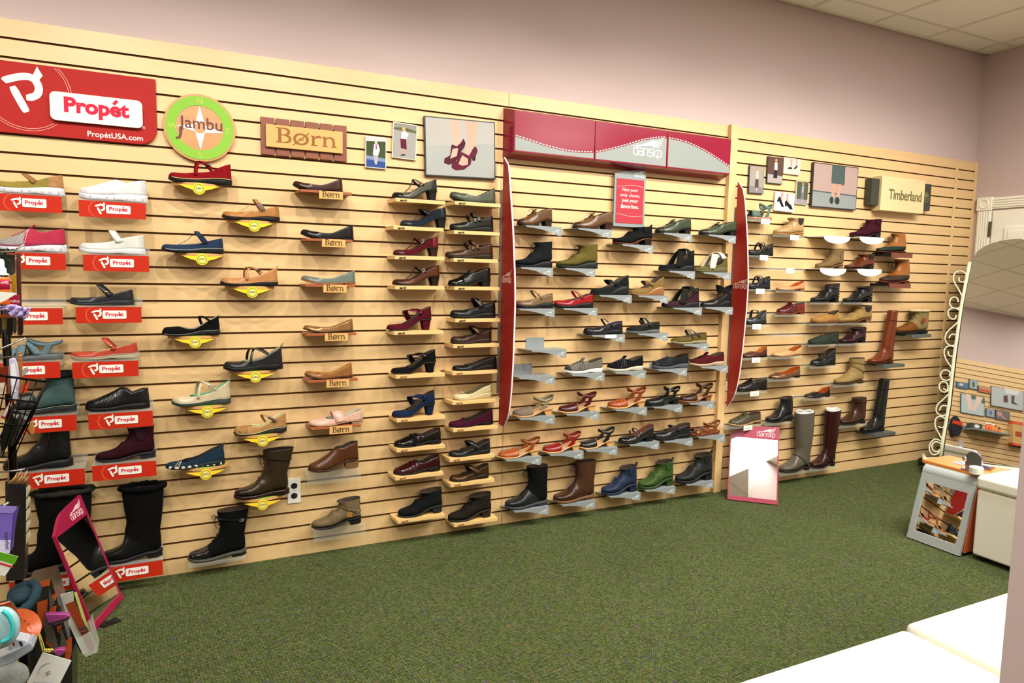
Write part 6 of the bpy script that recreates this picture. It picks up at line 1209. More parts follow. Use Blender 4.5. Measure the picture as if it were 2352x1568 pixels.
def onshelf(u, w_, h_, name, label, cat, colr, kind='box', cap_=None, group=None):
    r = rloc(u, 985)[0]; e = pempty(name, label, cat, r, zs_+.001, group)
    if kind == 'box': MB().box(-w_/2, w_/2, -.16, -.05, 0, h_).build('body', mat(colr, 'satin'), e, bevel=.004); MB().xz(ell(0, h_*.5, w_*.25, h_*.3), -.162, -.16).build('label', wht, e)
    else: MB().lathe((0, -.12, 0), [(.02, 0), (w_/2, .004), (w_/2, h_*.7), (.012, h_*.76), (.012, h_*.8)], 14).build('body', mat(colr, 'satin'), e, smooth=True); MB().lathe((0, -.12, 0), [(.016, h_*.8), (.016, h_), (.010, h_*1.02)], 12).build('cap', mat(cap_ or '#eeeeee', 'satin'), e, smooth=True)
onshelf(2226, .17, .085, 'product_box', 'black product box with a white oval on the grey shelf', 'box', '#33403e')
for k_, u_ in enumerate((2253, 2260, 2267, 2274, 2281)): onshelf(u_, .045, (.13, .135, .12, .115, .09)[k_], 'care_bottle', '%s of the five orange care bottles on the grey shelf' % ('first', 'second', 'third', 'fourth', 'fifth')[k_], 'bottle', ('#e0642c', '#e0642c', '#e08a3c', '#d8842c', '#c86c4c')[k_], 'b', ('#f0f0e8', '#f0f0e8', '#f0f0e8', '#e0642c', '#2a2a2a')[k_], 'orange care bottles on the grey shelf')
a = rloc(2316, 968); b = rloc(2344, 1028); x0, x1 = min(a[0], b[0]), max(a[0], b[0]); e = pempty('display_box', 'tall tan display box with orange ends hung on the partition', 'display box', x0, min(a[1], b[1])); W, H = x1-x0, abs(a[1]-b[1])
MB().box(0, W, -.09, -.001, 0, H).build('box_body', wood('#caa468', .1, .5), e); MB().box(-.004, W+.004, -.094, -.001, H*.90, H).build('orange_end', mat('#d8542c', 'satin'), e); MB().box(-.004, W+.004, -.094, -.001, 0, H*.10).build('orange_end', mat('#d8542c', 'satin'), e)
MB().box(W*.3, W*.8, -.0935, -.09, H*.4, H*.6).build('print_label', mat('#a04c2c', 'print'), e)
a = rloc(2190, 955); e = pempty('hanging_bag', 'black and red bag hung low on the partition, seen in the mirror', 'bag', a[0], rloc(2190, 1005)[1]); H = a[1]-rloc(2190, 1005)[1]
MB().xz([(-.05, .04), (.05, 0), (.09, H*.4), (.06, H*.8), (.01, H), (-.05, H*.8), (-.09, H*.45)], -.09, -.004).build('bag_body', mat('#22242a', 'fabric'), e, bevel=.012); MB().xz([(-.086, H*.55), (.083, H*.6), (.07, H*.74), (-.07, H*.74)], -.094, -.09).build('red_band', mat('#c23a24', 'fabric'), e)
a = rloc(2207, 1013); b = rloc(2207, 1035); e = pempty('price_card', 'small lavender card low on the partition, seen in the mirror', 'card', a[0]-.03, b[1]); MB().box(0, .07, -.006, -.001, 0, a[1]-b[1]).build('card', mat('#b8acc8', 'print'), e); MB().xz(ell(.035, (a[1]-b[1])*.4, .02, .03), -.0072, -.006).build('print', mat('#ddd8b0', 'print'), e)
# fitting mirror cart
e = empty('fitting_mirror', (3.68, -1.38, 0), 'low grey fitting mirror box with an orange top beside the white ottoman', 'mirror')
def FB(y, h, d=0.): return Vector((-.012+.26*h+d, y, h))       # y along the face, h up, d into the box
Hf = .374; Wf = .29
def fpl(poly, d0, d1): 
    m = MB(); m.prism([FB(y, h, d0) for y, h in poly], (d1-d0, 0, 0)); return m
outer = [(-.002, .006), (-.012, Hf-.02), (.0, Hf+.005), (Wf, Hf+.005), (Wf+.012, Hf-.02), (Wf+.002, .006)]
m = MB()
inn = (.03, Wf-.03, .055, Hf-.045)
for poly in ([(-.002, .006), (inn[0], .006), (inn[0], Hf), (-.002, Hf)], [(inn[1], .006), (Wf+.002, .006), (Wf+.002, Hf), (inn[1], Hf)], [(inn[0], .006), (inn[1], .006), (inn[1], inn[2]), (inn[0], inn[2])], [(inn[0], inn[3]), (inn[1], inn[3]), (inn[1], Hf), (inn[0], Hf)]):
    m.prism([FB(y, h, 0) for y, h in poly], (.016, 0, 0))
for k_ in range(8):      # rounded shoulder over the top front edge
    a0, a1 = math.radians(90-k_*90/8*0-90+90*k_/8), math.radians(90*(k_+1)/8); c = FB(0, Hf); R0 = .045
    A = [Vector((c.x+R0-R0*math.cos(t_), 0, c.z+R0*math.sin(t_))) for t_ in (a0, a1)]; 
    m.prism([A[0]+Vector((0, -.002, 0)), A[1]+Vector((0, -.002, 0)), A[1]+Vector((.0, Wf+.002, 0)), A[0]+Vector((0, Wf+.002, 0))], (.012, 0, -.004))
m.build('grey_frame', mat('#a0a7a6', 'satin'), e)
fpl([(inn[0], inn[2]), (inn[1], inn[2]), (inn[1], inn[3]), (inn[0], inn[3])], .006, .010).build('mirror_glass', mirror_mat(), e)
m = MB(); c = FB(0, Hf); m.prism([(.02, -.008, .02), (.34, -.008, .02), (.34, -.008, Hf+.03), (c.x+.05, -.008, Hf+.03), (c.x+.012, -.008, Hf)], (0, .008, 0)); m.build('side_panel', mat('#b8582c', 'satin'), e)
MB().prism([(.02, Wf, .02), (.34, Wf, .02), (.34, Wf, Hf+.03), (c.x+.05, Wf, Hf+.03), (c.x+.012, Wf, Hf)], (0, .008, 0)).build('side_panel', mat('#34302e', 'satin'), e)
MB().box(c.x+.035, .37, -.015, Wf+.03, Hf+.044, Hf+.062).build('orange_top', mat('#d8823c', 'satin'), e, bevel=.003)
MB().box(.30, .34, 0, Wf, .02, Hf).build('back_panel', mat('#34302e', 'satin'), e)
for x, y in ((.02, .02), (.02, Wf-.02), (.32, .02), (.32, Wf-.02)): MB().lathe((x, y, 0), [(.012, 0), (.014, .018), (.012, .021)], 10).build('foot', blk, e)
zt_ = Hf+.062+.0005
e = empty('foot_gauge', (3.80, -1.31, zt_), 'silver foot measuring gauge on the orange top', 'foot gauge'); si = mat('#c4c4cc', 'metal')
MB().box(0, .20, -.035, .035, 0, .008).build('gauge_plate', si, e, bevel=.002); m = MB()
m.prism([(.05, y_, .008+z_) for y_, z_ in [(-.042, 0), (.042, 0)]+arc(0, .055, .042, .036, 0, 180, 12)], (.014, 0, 0)); m.build('heel_cup', mat('#b0aec8', 'metal'), e, bevel=.002); MB().box(.12, .15, -.05, .05, .008, .022).build('width_slider', mat('#a8a8c0', 'metal'), e, bevel=.002); MB().tube([(.045, .046, .05), (.065, .046, .05)], .012, 12).build('knob', si, e, smooth=True)
e = empty('tape_roll', (3.785, -1.365, zt_), 'white round pot at the front of the orange top', 'roll'); MB().lathe((0, 0, 0), [(.030, 0), (.033, .003), (.033, .035), (.03, .038), (.012, .038)], 24).build('roll_body', mat('#dcdcd0', 'satin'), e, smooth=False)
e = empty('notepad', (3.93, -1.20, zt_), 'small lavender card lying on the orange top', 'card'); MB().box(-.04, .04, -.025, .025, 0, .003).build('card', mat('#c8c8e0', 'print'), e); MB().box(-.03, .03, -.018, .018, .003, .0034).build('print', greyd, e)
# white ottoman
lea = mat('#f3f2e6', 'satin')
def ottoman(name, label, x0, x1, y0, y1, h, lid):
    e = empty(name, (x0, y0, 0), label, 'ottoman' if name == 'storage_ottoman' else 'bench', None if name == 'storage_ottoman' else 'white upholstered benches'); W, D_ = x1-x0, y1-y0
    MB().box(.008, W-.008, .008, D_-.008, .025, h-lid).build('upholstered_body', lea, e, bevel=.012); MB().box(0, W, 0, D_, h-lid+.002, h).build('seat_cushion', lea, e, bevel=.022)
    for x in (.05, W-.05):
        for y in (.05, D_-.05): MB().lathe((x, y, 0), [(.018, 0), (.022, .026)], 10).build('foot', blk, e)
    return e
ottoman('storage_ottoman', 'white leather storage ottoman with a lid, behind the partition edge', 3.708, 4.16, -1.86, -1.408, .452, .075)
ottoman('bench', 'white leather bench nearest the camera, left of the two', .42, 1.856, -2.86, -2.283, .45, .10)
ottoman('bench', 'white leather bench beyond the nearest one, at the right edge', 1.880, 2.62, -2.86, -2.265, .45, .10)

# ---------------------------------------------------------------- floor mirrors
mar = mat('#96123e', 'satin')
def floor_mirror(label, A, B, lean, hl, hm, hr, head, logo_x, flip=False):
    A = Vector(A); B = Vector(B); b = (B-A); W = b.length; b.normalize(); back = Vector((-b.y, b.x, 0)); U = back*math.sin(lean)+Vector((0, 0, math.cos(lean))); N = U.cross(b); N = N if N.dot(-back) > 0 else -N
    e = empty('floor_mirror', A, label, 'mirror', 'slanted floor mirrors'); f = lambda x, y, z: tuple(b*x+U*z-N*y)    # y negative = towards the viewer
    top = [(W*t, ci([(0, hl), (.35, hl+(hr-hl)*hm), (1, hr)], t)) for t in [i/12 for i in range(13)]]
    m = MB(); m.prism([f(x, 0, z) for x, z in [(0, .0), (W, .0)]+top[::-1]], -N*.008); m.build('backing_board', mar, e)
    m = MB(); m.prism([f(x, -.0005, z) for x, z in [(0, head), (W, head)]+top[::-1]], N*.004); m.prism([f(x, -.0005, z) for x, z in [(0, 0), (W, 0), (W, .028), (0, .028)]], N*.008)
    m.prism([f(x, -.0005, z) for x, z in [(0, .028), (.008, .028), (.008, head), (0, head)]], N*.004); m.prism([f(x, -.0005, z) for x, z in [(W-.008, .028), (W, .028), (W, head), (W-.008, head)]], N*.004); m.build('magenta_frame', mar, e)
    MB().prism([f(x, -.0004, z) for x, z in [(.008, .028), (W-.008, .028), (W-.008, head), (.008, head)]], N*.002).build('mirror_glass', mirror_mat(), e)
    t = MB(); dansko_logo(t, W*logo_x, head+.018, W*.36, 0, k=.9, fn=lambda x, y, z: f(x, -.0048+y, z)); t.build('lettering', mat('#e8c8cc', 'print'), e)
    q = MB(); hh = hl*.5; q.prism([f(W*.42, .009, hh), f(W*.58, .009, hh), Vector(f(W*.58, 0, 0))+back*(hh*math.sin(lean)+.10), Vector(f(W*.42, 0, 0))+back*(hh*math.sin(lean)+.10)], (0, 0, -.004))
    pl = [p for p in q.v]; q.v = [(x, y, max(.0, z)) for x, y, z in q.v]; q.build('easel_leg', blk, e)
floor_mirror('slanted floor mirror with magenta header, partly hiding the tall black boot', (-.36, -.446, .002), (-.281, -.181, .002), math.radians(18), .415, .75, .495, .405, .52)
floor_mirror('slanted floor mirror with magenta header, standing before the right panel', (3.190, -.176, .002), (3.415, -.390, .002), math.radians(26), .435, .85, .515, .424, .55)
a = atZ(252, 1428, .006); e = empty('mirror_foot', (a.x, a.y, 0), 'small black metal plate on the carpet by the slanted mirror', 'metal plate', rz=.5); m = MB(); m.xy([(-.035, -.02), (.035, -.02), (.035, .02), (-.035, .02)], .0005, .006); m.lathe((0, 0, .006), [(.012, 0), (.012, .004), (.006, .005)], 12); m.build('plate', blk, e)

# ---------------------------------------------------------------- left foreground: accessory rack and what hangs on it
def sl(name, pxs, Y, th, m_, parent=None, org=None, bevel=0, smooth=False):
    o = org or Vector((0, 0, 0)); pts = [atY(u, v, Y)-o for u, v in pxs]; return MB().prism(pts, (0, th, 0)).build(name, m_ if not isinstance(m_, str) else M(m_), parent, bevel=bevel)
def pe(name, label, cat, u, v, Y, group=None): p = atY(u, v, Y); return empty(name, p, label, cat, group), p
RY = -1.15
e, o = pe('accessory_rack', 'black wire accessory rack at the left edge of the picture', 'rack', 20, 1560, RY+.06); o = Vector(o); o.z = .0; e.location = o
m = MB(); p1 = atY(4, 575, RY+.05)-o; m.tube([(p1.x, p1.y, 0), (p1.x, p1.y, p1.z)], .011, 8); p2 = atY(-60, 575, RY+.05)-o; m.tube([(p2.x, p2.y, 0), (p2.x, p2.y, p1.z)], .011, 8)
for v in (577, 742, 1000, 1160, 1400): q1, q2 = atY(34, v, RY+.05)-o, atY(-60, v, RY+.05)-o; m.tube([(q1.x, q1.y, q1.z), (q2.x, q2.y, q1.z)], .006, 6)
for xx_ in (p1.x, p2.x): m.tube([(xx_, p1.y-.18, .012), (xx_, p1.y+.18, .012)], .012, 6)
m.build('rack_frame', mat('#1c1816', 'metal'), e, smooth=True)
sl('rack_panel', [(37, 583), (46, 580), (50, 770), (40, 770)], RY+.035, .01, mat('#4a2418', 'satin'), e, o)
sl('rack_panel', [(12, 1106), (60, 1100), (56, 1330), (14, 1335)], RY+.03, .05, mat('#27231f', 'gloss'), e, o)
for hk, dy_, r_ in ((((-20, 578), (30, 578), (40, 570), (56, 562)), -.05, .0022), (((14, 577), (15, 570), (24, 572), (24, 577)), -.05, .002), (((-20, 805), (4, 800), (58, 776)), -.05, .0025), (((-20, 822), (45, 818), (50, 814)), -.05, .002), (((-10, 1085), (40, 1080), (57, 1077)), -.10, .0025), (((-10, 1172), (5, 1165), (20, 1153)), -.10, .0035)):
    MB().tube([atY(u, v, RY+dy_)-o for u, v in hk], r_, 6).build('display_hook', SILV, e, smooth=True)
m = MB(); B = RY-.12; W4 = lambda u, v, d=0: atY(u, v, B+d)-o
fr = [W4(-30, 858), W4(108, 877)]; lo_ = [W4(-50, 1048), W4(32, 1052)]
m.tube(fr, .0035, 6)
for t in (.27, .58): m.tube([W4(-30-20*t, 858+190*t), W4(108-76*t, 877+175*t)], .0025, 6)
for k_ in range(7): t = k_/6; a_ = W4(-30+138*t, 858+19*t); b_ = W4(-50+82*t, 1048+4*t); m.tube([a_, b_], .0016, 5)
m.tube([W4(108, 877), W4(20, 1052)], .004, 6); m.tube([W4(108, 877), W4(96, 868, .12)], .002, 5)
for k_ in range(5): t = k_/4; m.tube([W4(-50+8*t, 1048-3*t, .03*k_), W4(32-3*t, 1052-16*t, .03*k_)], .0016, 5)
m.build('wire_basket', mat('#18181a', 'metal'), e, smooth=True)
m = MB()
for k_ in range(5):
    v = 1128+k_*27; m.prism([atY(60, v-8, RY+.02)-o, atY(64, v-9, RY+.02)-o, atY(66, v, RY+.02)-o, atY(62, v+12, RY+.02)-o, atY(60, v+14, RY+.02)-o], (0, .03, 0))
m.build('index_tabs', mat('#b8b698', 'satin'), e)
# spray bottle on the rack
e, o = pe('spray_bottle', 'white-capped orange and magenta spray bottle on the rack', 'bottle', 4, 678, RY-.06); o = Vector(o)
r_ = (atY(24, 650, RY-.06)-atY(4, 650, RY-.06)).x; hz = lambda v: (atY(4, v, RY-.06)-o).z
MB().lathe((0, 0, 0), [(r_*.9, 0), (r_, .004), (r_, hz(640)), (r_*.98, hz(636))], 20).build('bottle_body', mat('#e0742c', 'gloss'), e, smooth=True)
MB().lathe((0, 0, 0), [(r_*1.005, hz(632)), (r_*1.0, hz(629)), (r_*.7, hz(627)), (r_*.68, hz(616)), (r_*.5, hz(613)), (r_*.5, hz(600)), (r_*.38, hz(595)), (.002, hz(594))], 20).build('cap', mat('#f0f0ee', 'satin'), e, smooth=True)
MB().lathe((0, 0, 0), [(r_*1.01, hz(664)), (r_*1.01, hz(642))], 20).build('magenta_label', mat('#b01c44', 'print'), e, smooth=True)
t = MB(); dansko_logo(t, .004, hz(651), r_*.8, -r_*1.02, k=.9); t.build('lettering', wht, e)
def item(name, label, cat, Y, polys, group=None):
    """polys: list of (part, pixel polygon, dy, thickness, material, bevel)"""
    u = sum(p[0] for p in polys[0][1])/len(polys[0][1]); v = max(p[1] for p in polys[0][1]); e, o = pe(name, label, cat, u, v, Y, group); o = Vector(o)
    for pn_, px, dy, th, m_, bv in polys: sl(pn_, px, Y+dy, th, m_, e, o, bevel=bv)
    return e, o
item('folded_card', 'large white folded card sticking out of the rack', 'card', RY-.14, [('card', [(-25, 668), (40, 673), (12, 690), (-25, 706)], 0, .002, wht, 0), ('fold', [(-25, 672), (36, 675), (10, 690), (-25, 702)], .004, .002, mat('#d8d4c8', 'print'), 0)])
e, o = item('product_box', 'small orange and magenta carton under the folded card', 'box', RY-.09, [('carton', [(-20, 676), (41, 678), (41, 699), (-20, 699)], 0, .03, 'print #a51c44', .001), ('orange_panel', [(-20, 690), (20, 684), (24, 699), (-20, 699)], -.001, .001, 'print #e0702c', 0)])
t = MB(); q_ = atY(24, 694, RY-.091)-o; put_text(t, 'nsko', q_.x, q_.z, w=.02, y=q_.y-.0002, depth=.0003); t.build('lettering', wht, e)
# crumpled lavender gauze
e, o = pe('gauze_bag', 'crumpled lavender gauze bag hanging from the rack', 'bag', 30, 732, RY-.13); o = Vector(o); m = MB(); rnd = random.Random(5); nx, nz = 16, 7
outl_t = [(-25, 706), (10, 702), (30, 698), (48, 704), (60, 707), (74, 706)]; outl_b = [(-25, 714), (12, 712), (26, 728), (42, 728), (58, 733), (66, 716)]
def lerp2(P_, t): k = t*(len(P_)-1); i = min(len(P_)-2, int(k)); f = k-i; return P_[i][0]*(1-f)+P_[i+1][0]*f, P_[i][1]*(1-f)+P_[i+1][1]*f
for i in range(nx):
    a_, b_ = lerp2(outl_t, i/(nx-1)), lerp2(outl_b, i/(nx-1))
    for j in range(nz): f = j/(nz-1); u, v = a_[0]*(1-f)+b_[0]*f, a_[1]*(1-f)+b_[1]*f; m.v.append(tuple(atY(u, v, RY-.13+.012*math.sin(i*1.9+j*1.3)+rnd.uniform(-.004, .004))-o))
for i in range(nx-1):
    for j in range(nz-1): m.f.append((i*nz+j, (i+1)*nz+j, (i+1)*nz+j+1, i*nz+j+1)); m.m.append(0)
m.build('gauze', mat('#b9a4d8', 'gloss'), e, smooth=True, solid=.0015)
for i, (u0, u1, v1, c_, lb) in enumerate(((-12, 4, 776, '#2a2420', 'furthest left'), (4, 14, 760, '#8a7a40', 'second from the left'), (15, 29, 775, '#1c1a1a', 'third from the left'), (29, 38, 768, '#4a443c', 'fourth from the left'), (43, 53, 772, '#33201c', 'rightmost'))):
    item('lace_packet', 'narrow shoelace packet hanging under the gauze bag, '+lb, 'packet', RY-.02-.004*i, [('packet', [(u0, 722), (u1, 722), (u1, v1-8), ((u0+u1)/2, v1), (u0, v1-8)], 0, .006, 'gloss '+c_, .001), ('header_card', [(u0, 722), (u1, 722), (u1, 730), (u0, 730)], -.001, .001, 'print #b8683c', 0)], 'shoelace packets on the rack')
item('display_card', 'dark green and gold packs on the upper rack', 'packet', RY-.01, [('pack', [(0, 583), (34, 584), (34, 625), (26, 632), (0, 628)], 0, .012, 'gloss #232c20', .001), ('gold_strip', [(26, 632), (36, 628), (38, 672), (26, 670)], -.001, .008, 'gloss #b08a2c', .001)])
item('insole_pack', 'white and lavender packaged insole in the wire basket', 'insole pack', RY-.07, [('insole', [(20, 824), (34, 822), (40, 836), (44, 870), (42, 915), (34, 924), (26, 912), (22, 866)], 0, .010, 'gloss #cfc8dc', .003), ('foil', [(24, 838), (33, 832), (38, 862), (36, 900), (28, 900)], -.001, .001, 'gloss #ececf0', 0)])
item('insole_pack', 'orange and white pack standing behind the basket wires', 'insole pack', RY-.05, [('pack', [(-10, 842), (18, 842), (20, 905), (-10, 910)], 0, .014, 'gloss #8c3a20', .001), ('print', [(-8, 880), (14, 878), (14, 904), (-8, 906)], -.001, .001, 'print #e8d8c0', 0)])
item('insole_pack', 'tan carton behind the right side of the basket', 'insole pack', RY-.03, [('pack', [(41, 810), (48, 808), (50, 925), (42, 925)], 0, .02, 'print #b88444', .001), ('print', [(50, 850), (64, 842), (62, 856), (50, 866)], -.001, .002, 'print #b0aca8', 0)])
item('red_tag', 'bright orange red tag inside the wire basket', 'tag', RY-.075, [('tag', [(49, 887), (66, 876), (64, 895), (52, 908)], 0, .002, 'print #e0401c', 0), ('tag_print', [(53, 892), (62, 886), (61, 889), (53, 895)], -.0006, .0006, 'print #f0b090', 0)])
item('red_tag', 'red and white slanted leaflet in the wire basket', 'tag', RY-.085, [('leaflet', [(2, 958), (24, 916), (30, 922), (12, 964)], 0, .002, 'print #a8342c', 0), ('white_panel', [(5, 954), (22, 924), (27, 928), (11, 958)], -.0006, .0006, 'print #d8d4cc', 0)])
for i, (px, c_, lb) in enumerate((([(28, 942), (46, 944), (38, 990), (10, 1035), (0, 1040), (0, 1000)], '#23251f', 'dark glossy pack with a painted highlight low in the basket'), ([(46, 944), (68, 948), (60, 975), (40, 1018), (24, 1026), (34, 985)], '#5c5850', 'grey plastic pack leaning on the right basket edge'), ([(30, 905), (72, 900), (84, 914), (78, 932), (40, 934)], '#4a4e4c', 'grey bubble pack across the middle of the basket'))):
    e, o = item('insole_pack', lb, 'insole pack', RY-.06+.012*i, [('pack', px, 0, .012, 'gloss '+c_, .003), ('painted_highlight', [(px[0][0]*.8+px[2][0]*.2, px[0][1]+8), (px[1][0]*.8+px[2][0]*.2, px[1][1]+8), (px[1][0]*.6+px[2][0]*.4-3, px[1][1]+17), (px[0][0]*.6+px[2][0]*.4, px[0][1]+17)], -.0008, .0008, 'gloss #a8aaa6', 0)])  # pale patch painted on each pack as a gloss highlight
item('foam_wedge', 'small tan foam wedge under the right basket edge', 'pad', RY-.02, [('pad', [(60, 980), (74, 966), (79, 985), (76, 999), (70, 998)], 0, .008, 'satin #c8984c', .002), ('dark_edge', [(60, 982), (70, 998), (67, 998), (59, 986)], -.001, .002, 'satin #3c3430', 0)])
# bundle of wooden sticks
e, o = pe('stick_bundle', 'bundle of thin wooden sticks above the black display column', 'sticks', 40, 1112, RY); o = Vector(o); e2 = e
for i in range(9):
    a_ = atY(20+i*4.2, 1110, RY+.01)-o; b_ = atY(38+i*4.0-(i % 3)*3, 1094-(i % 4)*5, RY+.0)-o; MB().tube([a_, a_*.5+b_*.5, b_], [.0035, .003, .0008], 5).build('wooden_stick', mat('#c9a064', 'satin'), e, smooth=True)
# purple box
e, o = item('product_box', 'lavender and white carton hanging in front of the black column', 'box', RY-.12, [('carton', [(-20, 1178), (30, 1179), (22, 1270), (-20, 1275)], 0, .05, 'print #8672c4', .002), ('side_panel', [(30, 1179), (42, 1164), (36, 1190), (24, 1262)], .001, .02, 'print #6454a0', 0), ('top_flap', [(-20, 1177), (30, 1178), (40, 1163), (-8, 1161)], -.002, .002, 'print #9c8cd0', 0), ('pale_panel', [(-20, 1240), (25, 1240), (22, 1270), (-20, 1275)], -.001, .0008, 'print #d8d4ec', 0)])
t = MB(); q_ = atY(8, 1222, RY-.122)-o; put_text(t, 'superfeet', q_.x, q_.z, w=.05, y=q_.y, rot=-math.pi/2, depth=.0003); t.build('lettering', mat('#4a3c80', 'print'), e)
e, o = item('leaflet', 'green and white leaflet tilted under the lavender carton', 'leaflet', RY-.13, [('leaflet', [(-20, 1262), (42, 1278), (12, 1322), (-20, 1318)], 0, .002, 'print #e4e4dc', 0), ('green_band', [(-20, 1262), (42, 1278), (33, 1296), (-20, 1280)], -.0008, .0008, 'print #6aae28', 0), ('red_line', [(-20, 1285), (30, 1300), (28, 1304), (-20, 1289)], -.001, .0008, 'print #c8483c', 0)])
# patterned display box low on the rack
e, o = pe('carton_display', 'black and orange patterned display column beside the brochure holder', 'display', 110, 1568, -1.02); o = Vector(o)
sl('column_body', [(60, 1345), (118, 1330), (166, 1500), (166, 1640), (40, 1640)], -1.02, .12, mat('#24221f', 'gloss'), e, o, bevel=.002)
m1, m2 = mat('#a8481c', 'satin'), mat('#4a4640', 'satin')
for i, px in enumerate(([(60, 1344), (115, 1330), (114, 1345), (78, 1350)], [(85, 1384), (110, 1376), (106, 1432), (96, 1446), (86, 1420)], [(118, 1368), (131, 1362), (128, 1378), (116, 1384)], [(114, 1396), (130, 1390), (128, 1408), (112, 1412)], [(104, 1464), (124, 1456), (122, 1492), (106, 1478)], [(130, 1440), (142, 1436), (140, 1456), (132, 1450)], [(142, 1478), (165, 1462), (164, 1500), (144, 1498)], [(150, 1500), (164, 1502), (160, 1516), (148, 1512)])): sl('orange_panel', px, -1.022-.0003*i, .002, m1, e, o)
for i, px in enumerate(([(106, 1400), (128, 1470), (112, 1478), (100, 1440)], [(122, 1440), (136, 1490), (120, 1500)], [(140, 1440), (154, 1480), (138, 1490)], [(112, 1350), (126, 1385), (114, 1398)])): sl('grey_panel', px, -1.026-.0003*i, .002, m2, e, o)
# knitted teal slipper, coiled opening
def blob_ring(name, label, cat, u, v, Y, ru, rv, thick, m_, tilt=0., parts=()):
    e, o = pe(name, label, cat, u, v+rv, Y); c_ = atY(u, v, Y)-Vector(o); k = (atY(u+50, v, Y)-atY(u, v, Y)).x/50; m = MB(); n = 28
    pts = [(c_.x+ru*k*math.cos(a), c_.y+.05*math.sin(a), c_.z+rv*k*math.sin(a+tilt)) for a in [2*math.pi*i/n for i in range(n)]]
    m.tube(pts, [thick*k*(1+.12*math.sin(i*1.7)) for i in range(n)], 10, closed=True); m.build('rolled_opening', m_, e, smooth=True); return e, c_, k
e, c_, k_ = blob_ring('knit_slipper', 'dark teal fleece slipper with rolled opening at lower left', 'slipper', 54, 1372, -1.28, 30, 18, 12, mat('#1a3038', 'fabric'), .5)
m = MB(); m.sphere((c_.x-.01, c_.y+.045, c_.z-.004), 36*k_, .06, 24*k_, 16, 10); m.build('slipper_body', mat('#1c2f38', 'fabric'), e, smooth=True)
# orange leather sandal strap
e, o = pe('leather_strap', 'orange embossed leather strap looped below the teal slipper', 'strap', 40, 1466, -1.38); o = Vector(o)
P3, _w = smooth2([(8, 1384), (18, 1402), (26, 1420), (44, 1418), (62, 1424), (72, 1440), (66, 1456), (50, 1462), (40, 1472)], .01, 5)
n_ = len(P3); MB().ribbon([atY(u, v, -1.38+.03*math.sin(i/n_*5))-o for i, (u, v) in enumerate(P3)], [.028+.02*math.sin(math.pi*i/n_) for i in range(n_)], .004, (0, -1, .3)).build('strap_band', mat('#b4532a', 'leather'), e, smooth=False)
m = MB()
for i in range(4, n_-4, 3): q_ = atY(*P3[i], -1.38+.03*math.sin(i/n_*5))-o; m.sphere((q_.x, q_.y-.006, q_.z), .0022, n=6, k=4)
m.build('studs', mat('#7a3418', 'satin'), e); m = MB(); m.sphere(tuple(atY(58, 1440, -1.35)-o), .030, .014, .026, 14, 8); m.build('padded_loop', mat('#a84c24', 'leather'), e, smooth=True)
e, o = pe('gel_pad', 'clear and turquoise gel pad at the lower left edge', 'pad', 10, 1480, -1.53); o = Vector(o); MB().sphere(tuple(atY(4, 1440, -1.53)-o), .038, .018, .052, 18, 12).build('gel_body', mat('#9cc4c8', 'gloss'), e, smooth=True)
P3, _w = smooth2([(6, 1402), (20, 1414), (29, 1438), (24, 1462), (4, 1474)], .01, 5); MB().tube([atY(u, v, -1.553)-o for u, v in P3], .005, 8).build('turquoise_rim', mat('#3cc0c0', 'gloss'), e, smooth=True)
e, o = item('shoe_form', 'translucent plastic shoe form lying across the lower left corner', 'shoe form', -1.47, [('sole_plate', [(-30, 1545), (-30, 1520), (40, 1490), (68, 1474), (79, 1484), (74, 1494), (30, 1522)], 0, .05, 'gloss #a8aeb8', .004), ('toe_shell', [(18, 1500), (20, 1470), (34, 1464), (60, 1470), (74, 1478), (50, 1492)], .01, .04, 'gloss #c4c8d0', .006), ('colour_print', [(28, 1475), (32, 1474), (34, 1482), (30, 1484)], -.001, .002, 'print #a03828', 0), ('colour_print', [(42, 1474), (48, 1473), (53, 1482), (48, 1485)], -.001, .002, 'print #383c60', 0)])
e, o = pe('foam_ball', 'round grey speckled pad in the bottom left corner', 'pad', 20, 1575, -1.36); o = Vector(o); MB().sphere(tuple(atY(16, 1556, -1.36)-o), .050, .03, .042, 18, 12).build('pad_body', mat('#8e9490', 'fabric'), e, smooth=True); MB().tube([tuple(atY(36, 1530, -1.36)-o), tuple(atY(38, 1512, -1.35)-o)], .002, 5).build('cord', mat('#b0a860', 'fabric'), e)
for i, (px, ln, lb) in enumerate((([(102, 1412), (110, 1410), (150, 1410), (162, 1413), (158, 1424), (128, 1436), (112, 1434), (106, 1424)], [(108, 1432), (150, 1420), (160, 1416), (160, 1420), (150, 1425), (112, 1436)], 'upper'), ([(120, 1496), (134, 1491), (150, 1491), (148, 1500), (138, 1509), (126, 1504)], [(136, 1507), (148, 1498), (150, 1500), (142, 1508)], 'lower'))):
    item('shoe_horn_pad', 'pink foam pad with a grey stripe, %s of the two on the patterned display' % lb, 'pad', -1.08, [('foam', px, 0, .02, 'satin #a84c90', .004), ('grey_stripe', ln, -.001, .002, 'satin #3c3a3c', 0)], 'pink foam pads')
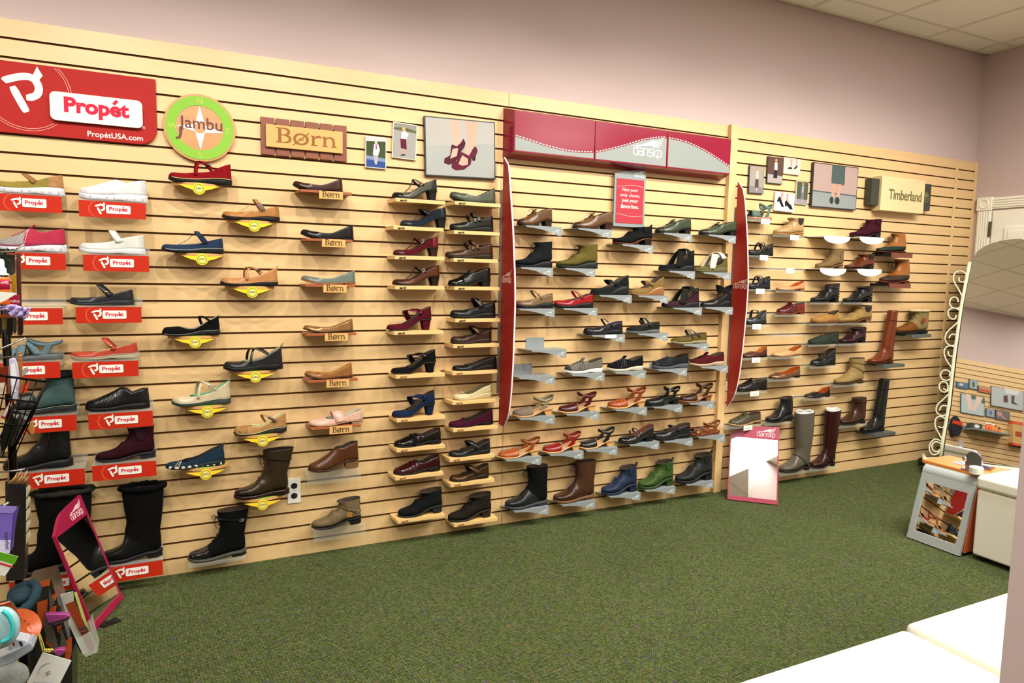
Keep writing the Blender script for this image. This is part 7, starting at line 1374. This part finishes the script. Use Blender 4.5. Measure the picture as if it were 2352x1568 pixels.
# white hang tag on a yellow string
e, o = item('hang_tag', 'white hang tag on a yellow string at the bottom left', 'tag', -1.22, [('tag_card', [(98, 1498), (164, 1517), (112, 1620), (30, 1620), (62, 1567)], 0, .002, 'print #efefea', 0)])
t = MB(); q_ = atY(104, 1545, -1.2225)-o; R0 = -.25
for i, (tx_, w_) in enumerate((('LL', .012), ('YALEET', .024), ('NATURALS', .026))):
    pass
put_text(t, 'LL', q_.x+.002, q_.z+.002, w=.012, y=q_.y, rot=R0-1.2, bold=.03, depth=.0002)
stroke(t, [(q_.x+.008+.024*math.cos(math.radians(a_)), q_.z+.004+.024*math.sin(math.radians(a_))) for a_ in range(80, 200, 12)], .0012, q_.y)
for i in range(9): aa = (q_.x-.030-.006*i, q_.z-.022-.007*i); stroke(t, [aa, (aa[0]+.05-.002*i, aa[1]-.014)], .0009, q_.y)
t.build('lettering', mat('#6a6c8a', 'print'), e)
m = MB(); m.tube([atY(u, v, -1.21)-o for u, v in ((86, 1445), (92, 1470), (99, 1496), (104, 1503))], .0022, 6); m.tube([atY(u, v, -1.21)-o for u, v in ((88, 1447), (98, 1475), (102, 1490), (118, 1496))], .0018, 6)
for d_ in range(5): m.sphere(tuple(atY(104+d_*3.5, 1492+(d_ % 2)*3, -1.215)-o), .006, .004, .004, 8, 4)
m.build('yellow_string', mat('#c8c05c', 'fabric'), e, smooth=True)
# brochure holder
e, o = item('brochure_holder', 'clear brochure holder packed with leaflets before the floor mirror', 'brochure holder', -.98, [('clear_front', [(174, 1468), (207, 1450), (223, 1498), (196, 1508)], -.03, .002, acrylic('#e4e8e0', .25), 0), ('clear_back', [(172, 1466), (206, 1420), (222, 1495), (194, 1506)], .06, .002, acrylic('#e4e8e0', .2), 0), ('clear_side', [(206, 1430), (210, 1448), (223, 1498), (218, 1490)], -.02, .07, acrylic('#e4e8e0', .3), 0)])
for i, (px, c_, dy, lb) in enumerate((([(131, 1366), (136, 1362), (190, 1490), (186, 1500), (160, 1450), (133, 1395)], '#23284a', .03, 'dark blue back leaflet'), ([(133, 1368), (148, 1363), (205, 1498), (190, 1503), (138, 1390)], '#dcdcd0', .015, 'white leaflet stack'), ([(144, 1364), (168, 1358), (170, 1380), (150, 1390)], '#bcbcac', .012, 'grey folded leaflet top'), ([(150, 1388), (170, 1380), (220, 1490), (208, 1498)], '#9c4c2c', .010, 'rust brown leaflet'), ([(170, 1362), (176, 1360), (212, 1470), (206, 1474)], '#c8cc7c', .020, 'yellow green thin leaflet'))):
    item('leaflet', lb+' in the clear brochure holder', 'leaflet', -.98+dy, [('paper', px, 0, .004, 'print '+c_, 0)], 'leaflets in the clear holder')
item('leaflet', 'magenta lettered band on the rust leaflet front', 'leaflet', -.978, [('paper', [(181, 1442), (198, 1438), (204, 1450), (188, 1455)], 0, .002, 'print #5c4a44', 0), ('stripe', [(185, 1449), (199, 1446), (200, 1449), (186, 1452)], -.0006, .0006, 'print #b04c5c', 0)])
